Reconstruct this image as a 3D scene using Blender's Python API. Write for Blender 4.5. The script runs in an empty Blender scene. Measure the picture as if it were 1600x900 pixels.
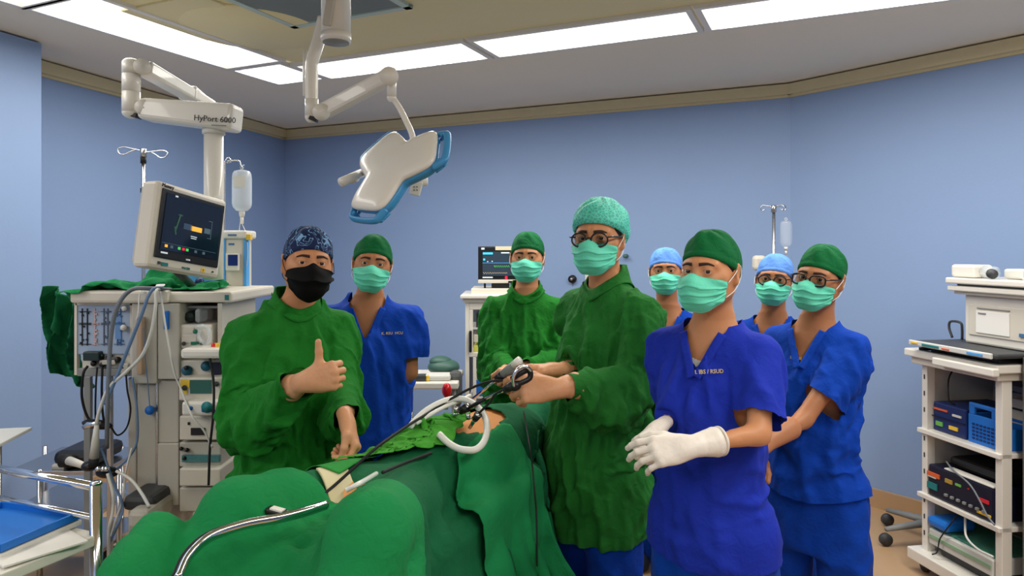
import bpy, bmesh, math, random
import numpy as np
import openvdb as vdb
from mathutils import Vector, Matrix
random.seed(7)
RNG = np.random.default_rng(11)
SC = bpy.context.scene
COL = SC.collection
# ---------------------------------------------------------------- camera, world, lights, exposure
F = 1083.0            # focal length in pixels of the 1600 px wide frame
CAM_H, HOR = 1.58, 390.0
cam_d = bpy.data.cameras.new('camera'); cam = bpy.data.objects.new('camera', cam_d); COL.objects.link(cam)
cam.location = (0, 0, CAM_H); cam.rotation_euler = (math.radians(90), 0, 0)
cam_d.sensor_width = 36; cam_d.lens = 36 * F / 1600; cam_d.shift_y = -(450 - HOR) / 1600
cam_d.clip_start = 0.05
SC.camera = cam
SC.view_settings.view_transform = 'Standard'; SC.view_settings.look = 'None'
SC.view_settings.gamma = 1; SC.view_settings.use_curve_mapping = False
SC.view_settings.exposure = 0.0
SC.cycles.use_denoising = True
SC.cycles.max_bounces = 8; SC.cycles.diffuse_bounces = 5; SC.cycles.transparent_max_bounces = 12
SC.cycles.caustics_reflective = False; SC.cycles.caustics_refractive = False
SC.cycles.sample_clamp_indirect = 6
wd = bpy.data.worlds.new('world'); SC.world = wd; wd.use_nodes = True
wd.node_tree.nodes['Background'].inputs[0].default_value = (0.8, 0.88, 1, 1)
wd.node_tree.nodes['Background'].inputs[1].default_value = 0.3
CEIL = 2.70
A24 = math.radians(24.5)
E1 = np.array([math.cos(A24), -math.sin(A24)]); E2 = np.array([math.sin(A24), math.cos(A24)])
def RW(e1, e2, z):            # room frame (e1 along the back wall, e2 towards it) to world
    p = E1 * e1 + E2 * e2
    return (p[0], p[1], z)
PANELS = [(-3.33, -2.92, 1.98, 3.12), (-3.33, -2.92, 0.80, 1.94), (-3.33, -2.92, -0.38, 0.76), (-3.33, -2.92, -1.56, -0.42),
          (-3.33, -2.97, 3.18, 3.56),
          (-2.91, -1.785, 3.26, 3.58), (-1.71, -0.60, 3.26, 3.58), (-0.53, 0.60, 3.26, 3.58),
          (0.80, 1.12, 1.98, 3.12), (0.80, 1.12, 0.80, 1.94), (0.80, 1.12, -0.38, 0.76),
          (-2.91, -1.785, -1.90, -1.58), (-1.71, -0.60, -1.90, -1.58), (-0.53, 0.60, -1.90, -1.58)]
LIGHT_W = 21.0
for i, (a, b, c, d) in enumerate(PANELS):
    ld = bpy.data.lights.new('fluorescent_light', 'AREA'); ld.shape = 'RECTANGLE'
    ld.size = abs(b - a) * .92; ld.size_y = abs(d - c) * .92
    ld.energy = LIGHT_W * (b - a) * (d - c) / 0.36 * (.36 if i in (0, 2, 3) else .2 if i == 1 else 1.0); ld.color = (1.0, 0.965, 0.90)
    lo = bpy.data.objects.new('fluorescent_light', ld); COL.objects.link(lo)
    lo.location = RW((a + b) / 2, (c + d) / 2, CEIL - 0.012); lo.rotation_euler = (0, 0, -A24)
# ---------------------------------------------------------------- helpers
def W(px, py, d):
    return np.array([(px - 800) / F * d, d, CAM_H - (py - HOR) / F * d])
def lin(c):
    return tuple(((v / 255) / 12.92 if v / 255 <= .04045 else ((v / 255 + .055) / 1.055) ** 2.4) for v in c)
MATS = {}
def mat(name, rgb, rough=.5, metal=0, bump=0, bscale=40, var=0, vscale=6, spec=.5, emit=None, estr=0, alpha=1, trans=0,
        sheen=0, sss=0, ior=1.45, stretch=None, coat=0):
    if name in MATS: return MATS[name]
    m = bpy.data.materials.new(name); m.use_nodes = True; nt = m.node_tree; b = nt.nodes['Principled BSDF']
    c = lin(rgb) + (1,)
    b.inputs['Base Color'].default_value = c
    b.inputs['Roughness'].default_value = rough; b.inputs['Metallic'].default_value = metal
    b.inputs['Specular IOR Level'].default_value = spec; b.inputs['IOR'].default_value = ior
    if alpha < 1: b.inputs['Alpha'].default_value = alpha
    if trans: b.inputs['Transmission Weight'].default_value = trans
    if sheen: b.inputs['Sheen Weight'].default_value = sheen; b.inputs['Sheen Roughness'].default_value = .4
    if coat: b.inputs['Coat Weight'].default_value = coat
    if sss:
        b.inputs['Subsurface Weight'].default_value = sss; b.inputs['Subsurface Radius'].default_value = (.012, .004, .002)
        b.inputs['Subsurface Scale'].default_value = .6
    if emit:
        b.inputs['Emission Color'].default_value = lin(emit) + (1,); b.inputs['Emission Strength'].default_value = estr
    if bump or var:
        tc = nt.nodes.new('ShaderNodeTexCoord'); out = tc.outputs['Object']
        if stretch:
            mp = nt.nodes.new('ShaderNodeMapping'); mp.inputs['Scale'].default_value = stretch
            nt.links.new(out, mp.inputs[0]); out = mp.outputs[0]
    if var:
        n = nt.nodes.new('ShaderNodeTexNoise'); n.inputs['Scale'].default_value = vscale; n.inputs['Detail'].default_value = 5
        nt.links.new(out, n.inputs['Vector'])
        mx = nt.nodes.new('ShaderNodeMix'); mx.data_type = 'RGBA'
        mx.inputs[6].default_value = tuple(v * (1 - var) for v in c[:3]) + (1,)
        mx.inputs[7].default_value = tuple(min(1, v * (1 + var)) for v in c[:3]) + (1,)
        nt.links.new(n.outputs[0], mx.inputs[0]); nt.links.new(mx.outputs[2], b.inputs['Base Color'])
    if bump:
        n = nt.nodes.new('ShaderNodeTexNoise'); n.inputs['Scale'].default_value = bscale; n.inputs['Detail'].default_value = 4
        nt.links.new(out, n.inputs['Vector'])
        bp = nt.nodes.new('ShaderNodeBump'); bp.inputs['Strength'].default_value = bump; bp.inputs['Distance'].default_value = .01
        nt.links.new(n.outputs[0], bp.inputs['Height']); nt.links.new(bp.outputs[0], b.inputs['Normal'])
    MATS[name] = m
    return m
class MB:
    """collects shapes into ONE mesh object"""
    def __init__(s): s.v = []; s.f = []; s.n = 0; s.sm = []
    def add(s, V, Fc, smooth=False):
        V = np.asarray(V, float).reshape(-1, 3); s.v.append(V)
        s.f += [tuple(int(i) + s.n for i in f) for f in Fc]; s.sm += [smooth] * len(Fc); s.n += len(V); return s
    def box(s, c, size, R=None, bev=0, taper=None):
        hx, hy, hz = [v / 2 for v in size]
        if bev <= 0:
            V = np.array([(x, y, z) for z in (-hz, hz) for y in (-hy, hy) for x in (-hx, hx)])
            Fc = [(0, 2, 3, 1), (4, 5, 7, 6), (0, 1, 5, 4), (2, 6, 7, 3), (0, 4, 6, 2), (1, 3, 7, 5)]
        else:
            bev = min(bev, hx * .98, hy * .98, hz * .98)
            bm = bmesh.new(); bmesh.ops.create_cube(bm, size=1, matrix=Matrix.Diagonal((size[0], size[1], size[2], 1)))
            bmesh.ops.bevel(bm, geom=bm.edges[:], offset=bev, segments=2, profile=.5, affect='EDGES')
            bm.verts.index_update()
            V = np.array([v.co[:] for v in bm.verts]); Fc = [[v.index for v in f.verts] for f in bm.faces]; bm.free()
        if taper is not None:
            k = (V[:, 2] + hz) / (2 * hz); V = V.copy(); V[:, 0] *= 1 + (taper - 1) * k; V[:, 1] *= 1 + (taper - 1) * k
        if R is not None: V = V @ np.asarray(R).T
        return s.add(V + np.asarray(c), Fc)
    def tube(s, pts, r, n=10, cap=True, closed=False, flat=1.0):
        P = np.asarray(pts, float); m = len(P)
        r = np.full(m, r) if np.isscalar(r) else np.asarray(r, float)
        T = np.zeros_like(P)
        if closed: T = np.roll(P, -1, 0) - np.roll(P, 1, 0)
        else: T[1:-1] = P[2:] - P[:-2]; T[0] = P[1] - P[0]; T[-1] = P[-1] - P[-2]
        T /= np.linalg.norm(T, axis=1)[:, None] + 1e-12
        up = np.array([0, 0, 1.]) if abs(T[0][2]) < .9 else np.array([1., 0, 0])
        N = np.cross(T[0], up); N /= np.linalg.norm(N); V = []
        for i in range(m):
            N = N - T[i] * N.dot(T[i]); N /= np.linalg.norm(N) + 1e-12; B = np.cross(T[i], N)
            for k in range(n):
                a = 2 * math.pi * k / n; V.append(P[i] + r[i] * (math.cos(a) * N + math.sin(a) * B * flat))
        Fc = []
        for i in range(m if closed else m - 1):
            j = (i + 1) % m
            for k in range(n): Fc.append((i * n + k, i * n + (k + 1) % n, j * n + (k + 1) % n, j * n + k))
        if cap and not closed: Fc.append(tuple(range(n))[::-1]); Fc.append(tuple(range((m - 1) * n, m * n)))
        return s.add(V, Fc, True)
    def cyl(s, a, b, r, r2=None, n=20):
        a = np.asarray(a, float); b = np.asarray(b, float)
        return s.tube([a, b], [r, r if r2 is None else r2], n)
    def lathe(s, prof, c=(0, 0, 0), R=None, n=24):
        V = []; m = len(prof)
        for (r, z) in prof:
            for k in range(n):
                a = 2 * math.pi * k / n; V.append((r * math.cos(a), r * math.sin(a), z))
        V = np.array(V)
        if R is not None: V = V @ np.asarray(R).T
        Fc = [(i * n + k, i * n + (k + 1) % n, (i + 1) * n + (k + 1) % n, (i + 1) * n + k) for i in range(m - 1) for k in range(n)]
        Fc.append(tuple(range(n))[::-1]); Fc.append(tuple(range((m - 1) * n, m * n)))
        return s.add(V + np.asarray(c), Fc, True)
    def sphere(s, c, r, R=None, n=16):
        r = np.full(3, r) if np.isscalar(r) else np.asarray(r)
        pr = [(math.sin(math.pi * i / n), -math.cos(math.pi * i / n)) for i in range(n + 1)]
        pr[0] = (.001, -1); pr[-1] = (.001, 1); V = []
        m = len(pr); q = 2 * n
        for (a, z) in pr:
            for k in range(q): V.append((a * math.cos(2 * math.pi * k / q) * r[0], a * math.sin(2 * math.pi * k / q) * r[1], z * r[2]))
        V = np.array(V)
        if R is not None: V = V @ np.asarray(R).T
        Fc = [(i * q + k, i * q + (k + 1) % q, (i + 1) * q + (k + 1) % q, (i + 1) * q + k) for i in range(m - 1) for k in range(q)]
        return s.add(V + np.asarray(c), Fc, True)
    def prism(s, poly, h, R=None, c=(0, 0, 0)):
        n = len(poly); V = np.array([(x, y, 0) for x, y in poly] + [(x, y, h) for x, y in poly], float)
        if R is not None: V = V @ np.asarray(R).T
        Fc = [tuple(range(n))[::-1], tuple(range(n, 2 * n))] + [(i, (i + 1) % n, n + (i + 1) % n, n + i) for i in range(n)]
        return s.add(V + np.asarray(c), Fc)
    def build(s, name, m, parent=None, loc=None, auto=True):
        """origin is put at the bottom centre unless the thing has a parent"""
        V = np.concatenate(s.v)
        return mesh_obj(name, V, s.f, m, parent, smooth=s.sm)
def mesh_obj(name, V, Fc, m, parent=None, smooth=True, center=True):
    V = np.asarray(V, float)
    if center and parent is None:
        o = np.array([(V[:, 0].min() + V[:, 0].max()) / 2, (V[:, 1].min() + V[:, 1].max()) / 2, V[:, 2].min()])
    else: o = np.zeros(3)
    pl = np.array(parent['_o']) if parent is not None and '_o' in parent else None
    if pl is not None: V = V - pl
    else: V = V - o
    me = bpy.data.meshes.new(name)
    if isinstance(Fc, np.ndarray):
        nf, k = Fc.shape
        me.vertices.add(len(V)); me.vertices.foreach_set('co', V.astype(np.float32).ravel())
        me.loops.add(nf * k); me.loops.foreach_set('vertex_index', Fc.astype(np.int32).ravel())
        me.polygons.add(nf); me.polygons.foreach_set('loop_start', np.arange(0, nf * k, k, dtype=np.int32))
        me.update(calc_edges=True); me.validate()
    else:
        me.from_pydata(V.tolist(), [], Fc)
    if isinstance(smooth, list): me.polygons.foreach_set('use_smooth', smooth)
    elif smooth: me.polygons.foreach_set('use_smooth', [True] * len(me.polygons))
    me.update()
    ob = bpy.data.objects.new(name, me); COL.objects.link(ob)
    for q in (m if isinstance(m, (list, tuple)) else [m]): me.materials.append(q)
    if parent is not None:
        ob.parent = parent
        if pl is not None: ob['_o'] = parent['_o']
        else: ob['_o'] = [0, 0, 0]
    else: ob.location = o; ob['_o'] = o.tolist()
    return ob
def tag(o, label=None, cat=None, group=None, kind=None):
    if label: o['label'] = label
    if cat: o['category'] = cat
    if group: o['group'] = group
    if kind: o['kind'] = kind
    return o
def empty(name, loc, label=None, cat=None, group=None):
    o = bpy.data.objects.new(name, None); COL.objects.link(o); o.empty_display_size = .1
    o.location = tuple(float(v) for v in loc); o['_o'] = [float(v) for v in loc]
    return tag(o, label, cat, group)
def Rz(a): c, s = math.cos(a), math.sin(a); return np.array([[c, -s, 0], [s, c, 0], [0, 0, 1.]])
def Rx(a): c, s = math.cos(a), math.sin(a); return np.array([[1., 0, 0], [0, c, -s], [0, s, c]])
def Ry(a): c, s = math.cos(a), math.sin(a); return np.array([[c, 0, s], [0, 1., 0], [-s, 0, c]])
def spline(pts, n=40):
    """Catmull-Rom through the points"""
    P = np.asarray(pts, float); P = np.vstack([2 * P[0] - P[1], P, 2 * P[-1] - P[-2]]); m = len(P) - 3; out = []
    for t in np.linspace(0, m - 1e-6, n):
        i = int(t); u = t - i; a, b, c, d = P[i:i + 4]
        out.append(.5 * (2 * b + (c - a) * u + (2 * a - 5 * b + 4 * c - d) * u * u + (3 * b - a - 3 * c + d) * u ** 3))
    return np.array(out)
def text(name, s, size, loc, R, m, parent, ext=.0006, align='CENTER'):
    cu = bpy.data.curves.new(name, 'FONT'); cu.body = s; cu.size = size; cu.extrude = ext; cu.align_x = align; cu.align_y = 'CENTER'; cu.resolution_u = 2
    t = bpy.data.objects.new('tmp', cu); COL.objects.link(t); dg = bpy.context.evaluated_depsgraph_get()
    me = bpy.data.meshes.new_from_object(t.evaluated_get(dg)); bpy.data.objects.remove(t); bpy.data.curves.remove(cu)
    me.name = name; me.materials.clear(); me.materials.append(m)
    o = bpy.data.objects.new(name, me); COL.objects.link(o)
    M = Matrix(np.asarray(R).tolist()).to_4x4(); M.translation = Vector([float(v) for v in loc])
    if parent is not None:
        o.parent = parent; M.translation -= Vector(parent['_o'])
    o.matrix_local = M; return o
# ---------------------------------------------------------------- signed distance modelling
def cap(P, a, b, ra, rb=None):
    rb = ra if rb is None else rb; a = np.asarray(a, float); b = np.asarray(b, float); ba = b - a
    t = np.clip(((P - a) @ ba) / (ba @ ba + 1e-12), 0, 1)
    return np.linalg.norm(P - a - t[:, None] * ba, axis=1) - (ra + (rb - ra) * t)
def ell(P, c, r, R=None):
    Q = P - np.asarray(c, float)
    if R is not None: Q = Q @ R
    r = np.asarray(r, float); k0 = np.linalg.norm(Q / r, axis=1); k1 = np.linalg.norm(Q / (r * r), axis=1) + 1e-9
    return k0 * (k0 - 1) / k1
def smin(a, b, k):
    h = np.maximum(k - np.abs(a - b), 0) / k
    return np.minimum(a, b) - h * h * k * .25
def smax(a, b, k): return -smin(-a, -b, k)
def sections(P, prof):
    """vertical loft of ellipses: rows of (z, cx, cy, a, b) sorted by rising z"""
    prof = np.asarray(prof, float); z = P[:, 2]
    g = [np.interp(z, prof[:, 0], prof[:, i]) for i in range(1, 5)]
    q = np.sqrt(((P[:, 0] - g[0]) / g[2]) ** 2 + ((P[:, 1] - g[1]) / g[3]) ** 2)
    d = (q - 1) * np.minimum(g[2], g[3])
    return np.maximum(d, np.maximum(z - prof[-1, 0], prof[0, 0] - z))
def iso(f, lo, hi, vox):
    lo = np.asarray(lo, float); hi = np.asarray(hi, float); n = np.ceil((hi - lo) / vox).astype(int) + 1
    ax = [lo[i] + np.arange(n[i]) * vox for i in range(3)]
    G = np.stack(np.meshgrid(*ax, indexing='ij'), -1).reshape(-1, 3); D = np.empty(len(G), np.float32)
    for k in range(0, len(G), 200000): D[k:k + 200000] = f(G[k:k + 200000])
    D = np.clip(D.reshape(n), -4 * vox, 4 * vox)
    g = vdb.FloatGrid(4 * vox); g.copyFromArray(D)
    pts, quads = g.convertToQuads(isovalue=0.0)
    return pts.astype(float) * vox + lo, quads.astype(np.int64)
def edges_of(Fc):
    k = Fc.shape[1]; E = np.concatenate([Fc[:, [i, (i + 1) % k]] for i in range(k)]); E.sort(1); return np.unique(E, axis=0)
def smooth_v(V, Fc, it=2, lam=.5, fix=None):
    E = edges_of(Fc); n = len(V); deg = np.bincount(E.ravel(), minlength=n)[:, None] + 1e-9
    for _ in range(it):
        S = np.stack([np.bincount(E[:, 0], V[E[:, 1], i], n) + np.bincount(E[:, 1], V[E[:, 0], i], n) for i in range(3)], 1)
        nv = V + lam * (S / deg - V)
        if fix is not None: nv[fix] = V[fix]
        V = nv
    return V
def normals(V, Fc):
    a = V[Fc[:, 2]] - V[Fc[:, 0]]; b = V[Fc[:, 3 if Fc.shape[1] > 3 else 1]] - V[Fc[:, 1 if Fc.shape[1] > 3 else 0]]
    N = np.cross(a, b); out = np.zeros_like(V)
    for i in range(Fc.shape[1]):
        for j in range(3): out[:, j] += np.bincount(Fc[:, i], N[:, j], len(V))
    return out / (np.linalg.norm(out, axis=1)[:, None] + 1e-12)
def clip(V, Fc, g):
    """drop the surface where g > 0, snapping the border vertices onto g = 0"""
    V = V.copy(); G = g(V); E = edges_of(Fc); a, b = E[:, 0], E[:, 1]
    cr = (G[a] > 0) != (G[b] > 0); a, b = a[cr], b[cr]
    near = np.where(np.abs(G[a]) < np.abs(G[b]), a, b); far = np.where(near == a, b, a)
    t = G[near] / (G[near] - G[far] + 1e-12); tgt = V[near] + t[:, None] * (V[far] - V[near])
    cnt = np.bincount(near, minlength=len(V)); m = cnt > 0
    for j in range(3):
        s = np.bincount(near, tgt[:, j], len(V)); V[m, j] = s[m] / cnt[m]
    G = np.where(m, 0, G)
    keep = (G[Fc] <= 1e-9).all(1); Fc = Fc[keep]
    used = np.unique(Fc); mp = -np.ones(len(V), int); mp[used] = np.arange(len(used))
    V = V[used]; Fc = mp[Fc]; m = m[used]
    k = Fc.shape[1]; E = np.concatenate([Fc[:, [i, (i + 1) % k]] for i in range(k)]); E.sort(1); E, ct = np.unique(E, axis=0, return_counts=True)
    E = E[(ct == 1)]; E = E[m[E[:, 0]] & m[E[:, 1]]]; n = len(V)     # border edges made by this cut
    for _ in range(12):
        deg = np.bincount(E.ravel(), minlength=n); S = np.stack([np.bincount(E[:, 0], V[E[:, 1], i], n) + np.bincount(E[:, 1], V[E[:, 0], i], n) for i in range(3)], 1)
        q = deg == 2; V[q] = V[q] * .5 + .5 * S[q] / 2
    return V, Fc
def components_keep_largest(V, Fc):
    n = len(V); lab = np.arange(n); E = edges_of(Fc)
    for _ in range(500):
        m = np.minimum(lab[E[:, 0]], lab[E[:, 1]]); old = lab.copy()
        np.minimum.at(lab, E[:, 0], m); np.minimum.at(lab, E[:, 1], m); lab = lab[lab]
        if (old == lab).all(): break
    u, c = np.unique(lab[Fc[:, 0]], return_counts=True); best = u[c.argmax()]
    Fc = Fc[lab[Fc[:, 0]] == best]; used = np.unique(Fc); mp = -np.ones(n, int); mp[used] = np.arange(len(used))
    return V[used], mp[Fc]
def cloth(V, Fc, stretch=1.06, iters=80, grav=.004, pin=None, sdf=None, thick=.004, bend=.25, seed=1, jitter=.003, zst=None, damp=.9,
          floor=None, every=2, diag=True, fric=.6, stick=0.0):
    """position based cloth: Jacobi distance constraints, longer rest lengths make it buckle into folds"""
    V = V.copy(); n = len(V); E1_ = edges_of(Fc)
    Es = [E1_]; ks = [np.full(len(E1_), .9)]
    if diag and Fc.shape[1] == 4:
        D = np.concatenate([Fc[:, [0, 2]], Fc[:, [1, 3]]]); Es.append(D); ks.append(np.full(len(D), .35))
    # bending: opposite vertices across a shared edge ring (two steps away)
    adj = {}
    srt = np.concatenate([E1_, E1_[:, ::-1]]); srt = srt[np.argsort(srt[:, 0], kind='stable')]
    st = np.searchsorted(srt[:, 0], np.arange(n + 1)); nb = srt[:, 1]; B = []
    cnt = st[1:] - st[:-1]; idx4 = np.where(cnt == 4)[0]
    if len(idx4):
        N4 = np.stack([nb[st[idx4] + i] for i in range(4)], 1); C = V[idx4]
        d = V[N4] - C[:, None]; d /= np.linalg.norm(d, axis=2)[:, :, None] + 1e-9
        dots = np.stack([np.einsum('ij,ij->i', d[:, 0], d[:, k]) for k in (1, 2, 3)], 1); k = dots.argmin(1) + 1
        B.append(np.stack([N4[:, 0], N4[np.arange(len(k)), k]], 1))
        oth = np.array([[2, 3], [1, 3], [1, 2]])[k - 1]
        B.append(np.stack([N4[np.arange(len(k)), oth[:, 0]], N4[np.arange(len(k)), oth[:, 1]]], 1))
        B = np.concatenate(B); Es.append(B); ks.append(np.full(len(B), bend))
    E = np.concatenate(Es); K = np.concatenate(ks); a, b = E[:, 0], E[:, 1]
    dv = V[b] - V[a]; L0 = np.linalg.norm(dv, axis=1)
    L = L0 * stretch if zst is None else np.sqrt((dv[:, 0] * stretch) ** 2 + (dv[:, 1] * stretch) ** 2 + (dv[:, 2] * zst) ** 2)
    rng = np.random.default_rng(seed)
    nrm = normals(V, Fc)
    if jitter:
        w = np.zeros(n)
        for q in range(9):
            dr = rng.normal(size=3) * np.array([1, 1, .22 if q < 6 else 1.2]); dr /= np.linalg.norm(dr); lam_ = rng.uniform(.05, .14)
            w += np.sin(V @ dr * 2 * math.pi / lam_ + rng.random() * 6.3 + 1.5 * np.sin(V @ rng.normal(size=3) * 9)) * lam_ / .10
        V = V + nrm * (w * jitter / 2.2)[:, None]
    wgt = np.ones(n)
    if pin is not None: wgt[pin] = 0
    P0 = V.copy(); vel = np.zeros_like(V)
    den = (np.bincount(a, K, n) + np.bincount(b, K, n))[:, None] * .5 + 1e-9
    wa, wb = wgt[a], wgt[b]; ws = wa + wb + 1e-9
    for it in range(iters):
        old = V.copy(); vel[:, 2] -= grav * wgt * .02; V = V + vel * wgt[:, None]
        for sub in range(3):
            dv = V[b] - V[a]; ln = np.linalg.norm(dv, axis=1) + 1e-9; c = (K * (ln - L) / ln / ws)[:, None] * dv
            S = np.empty_like(V)
            for j in range(3): S[:, j] = np.bincount(a, c[:, j] * wa, n) - np.bincount(b, c[:, j] * wb, n)
            V = V + S / den * 1.0
        if sdf is not None and it % every == 0:
            d = sdf(V) - thick; m = np.where((d < 0) & (wgt > 0))[0]
            if len(m):
                X = V[m]; e = .002; g = np.stack([sdf(X + np.eye(3)[j] * e) - d[m] - thick for j in range(3)], 1)
                g /= np.linalg.norm(g, axis=1)[:, None] + 1e-9
                V[m] = X + g * (-d[m])[:, None]
                if fric and it > 3:
                    fr_ = np.where(g[:, 2] > .55, max(fric, stick), fric)[:, None]; V[m] = old[m] * fr_ + V[m] * (1 - fr_)
                d2 = sdf(V[m]) - thick; V[m] += g * np.maximum(-d2, 0)[:, None]
        if floor is not None: V[:, 2] = np.maximum(V[:, 2], floor)
        vel = (V - old) * damp
        sp = np.linalg.norm(vel, axis=1)[:, None] + 1e-9; vel *= np.minimum(1, .009 / sp)
        if pin is not None: V[pin] = P0[pin]
    if sdf is not None:
        for _ in range(2):
            d = sdf(V) - thick; m = np.where((d < 0) & (wgt > 0))[0]
            if len(m):
                X = V[m]; e = .002; g = np.stack([sdf(X + np.eye(3)[j] * e) - d[m] - thick for j in range(3)], 1)
                g /= np.linalg.norm(g, axis=1)[:, None] + 1e-9; V[m] = X + g * (-d[m])[:, None]
    return V

def folds(V, Fc, seed, amp, lams=(.10, .06, .034), zs=.25, mask=None, axis=None):
    """sharp-crested cloth folds pushed out along the normals"""
    rng = np.random.default_rng(seed); N = normals(V, Fc); w = np.zeros(len(V))
    for lam_, k in zip(lams, (1, .7, .35)):
        for q in range(3):
            dr = rng.normal(size=3) * np.array([1, 1, zs]); dr /= np.linalg.norm(dr)
            wp = .35 * np.sin(V @ (rng.normal(size=3) * 5) + rng.random() * 6) + .25 * np.sin(V @ (rng.normal(size=3) * 11) + rng.random() * 6)
            ph = V @ dr * math.pi / lam_ + wp * math.pi + rng.random() * 6; rg = (1 - np.abs(np.sin(ph))) ** 1.6
            env = .5 + .5 * np.sin(V @ (rng.normal(size=3) * 4) + rng.random() * 6)
            w += k * rg * env
    w = (w - w.mean()) * amp
    if mask is not None: w = w * mask
    return V + N * w[:, None]

def push_out(V, col, off, it=3):
    for _ in range(it):
        dd_ = col(V) - off; m = np.where(dd_ < 0)[0]
        if len(m): X = V[m]; g = np.stack([col(X + np.eye(3)[j] * .002) - dd_[m] - off for j in range(3)], 1); g /= np.linalg.norm(g, axis=1)[:, None] + 1e-9; V[m] = X - g * dd_[m][:, None]
    return V
# ---------------------------------------------------------------- the room
M_wall = mat('wall_paint_blue', (138, 163, 203), .55, bump=.05, bscale=60, var=.03, vscale=2)
M_ceil = mat('ceiling_grey_white', (236, 229, 210), .7, bump=.03, bscale=30, var=.02, vscale=1.5)
M_cream = mat('ceiling_cream', (228, 218, 172), .6, bump=.03, bscale=30, var=.03, vscale=2)
M_trim = mat('cove_cream', (212, 200, 160), .6)
M_floor = mat('floor_vinyl_tan', (182, 149, 112), .35, var=.05, vscale=14, bump=.02, bscale=120)
M_frame = mat('light_frame_white', (228, 226, 220), .4)
M_diff = mat('light_diffuser', (255, 255, 255), .5, emit=(255, 250, 240), estr=2.2)
M_hepa = mat('vent_grille_grey', (120, 130, 130), .6)
M_hepaf = mat('vent_frame_teal', (190, 208, 200), .4)
def wall(name, a, b, m=M_wall, z0=0, z1=CEIL, t=.12):
    a = np.array(a, float); b = np.array(b, float); d = b - a; L = np.linalg.norm(d); d /= L
    n = np.array([d[1], -d[0]])       # outward = right of a->b; rooms are walked anticlockwise
    mb = MB(); P = [a, b, b + n * t, a + n * t]
    mb.add([(p[0], p[1], z) for z in (z0, z1) for p in P], [(3, 2, 1, 0), (4, 5, 6, 7), (0, 1, 5, 4), (1, 2, 6, 5), (2, 3, 7, 6), (3, 0, 4, 7)])
    return tag(mb.build(name, m), kind='structure')
BL = np.array([-2.147, 6.55]); BR = np.array([1.896, 4.72])       # back-left and back-right corner
RC = BR + np.array([.608, -.794]) * 2.6                            # the slanted right wall runs towards the camera
LP = np.array([-2.82, 4.15])
dl = (BL - LP) / np.linalg.norm(BL - LP)
PF = np.array([-2.56, 3.77])                                       # pillar corner
PFn = PF + np.array([-.31, -.95]) * 2.6
LP2 = PF + np.array([-.40, .16])
LPr = LP - dl * .55
C1 = np.array([RC[0] + .3, -2.6]); C2 = np.array([PFn[0] - 1.2, -2.6])
wall('wall_back', BR, BL); wall('wall_left', BL, LPr)
wall('wall_left_return', LP2, PF, t=.05); wall('wall_left_pillar', PF, PFn)
wall('wall_right', RC, BR); wall('wall_right_near', C1, RC); wall('wall_front', C2, C1); wall('wall_left_near', PFn, C2)
fl = MB().box((0.3, 2.0, -.05), (9.5, 10.5, .1)).build('floor', M_floor); tag(fl, kind='structure')
cl = MB().box((0.3, 2.0, CEIL + .06), (9.5, 10.5, .1)).build('ceiling', M_ceil); tag(cl, kind='structure')
cp = MB()                                                          # cream field inside the ring of lights
cp.add([RW(-2.90, -1.56, CEIL + .0), RW(.78, -1.56, CEIL), RW(.78, 3.24, CEIL), RW(-2.90, 3.24, CEIL),
        RW(-2.90, -1.56, CEIL + .02), RW(.78, -1.56, CEIL + .02), RW(.78, 3.24, CEIL + .02), RW(-2.90, 3.24, CEIL + .02)],
       [(0, 1, 2, 3), (7, 6, 5, 4), (0, 4, 5, 1), (1, 5, 6, 2), (2, 6, 7, 3), (3, 7, 4, 0)])
cp = cp.build('ceiling_field', M_cream); tag(cp, kind='structure')
def strip(name, pts, m, w, h, z):                                  # a moulding that runs along walls
    mb = MB()
    for a, b in zip(pts[:-1], pts[1:]):
        a = np.array(a); b = np.array(b); d = (b - a) / np.linalg.norm(b - a); n = np.array([-d[1], d[0]])
        P = [a - d * .0, b, b + n * w, a + n * w]
        mb.add([(p[0], p[1], q) for q in (z, z + h) for p in P], [(3, 2, 1, 0), (4, 5, 6, 7), (0, 1, 5, 4), (1, 2, 6, 5), (2, 3, 7, 6), (3, 0, 4, 7)])
    return tag(mb.build(name, m), kind='structure')
strip('trim_1', [RC, BR, BL, LPr], M_trim, .05, .07, CEIL - .07)
strip('trim_3', [RC, BR, BL, LPr], M_trim, .018, .02, CEIL - .085)
strip('baseboard_back', [BR, BL], M_floor, .03, .11, 0)
strip('baseboard_right', [RC, BR], M_floor, .03, .11, 0)
strip('baseboard_left', [BL, LPr], M_floor, .03, .11, 0)
strip('baseboard_pillar', [PF, PFn], M_floor, .03, .11, 0)
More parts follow.
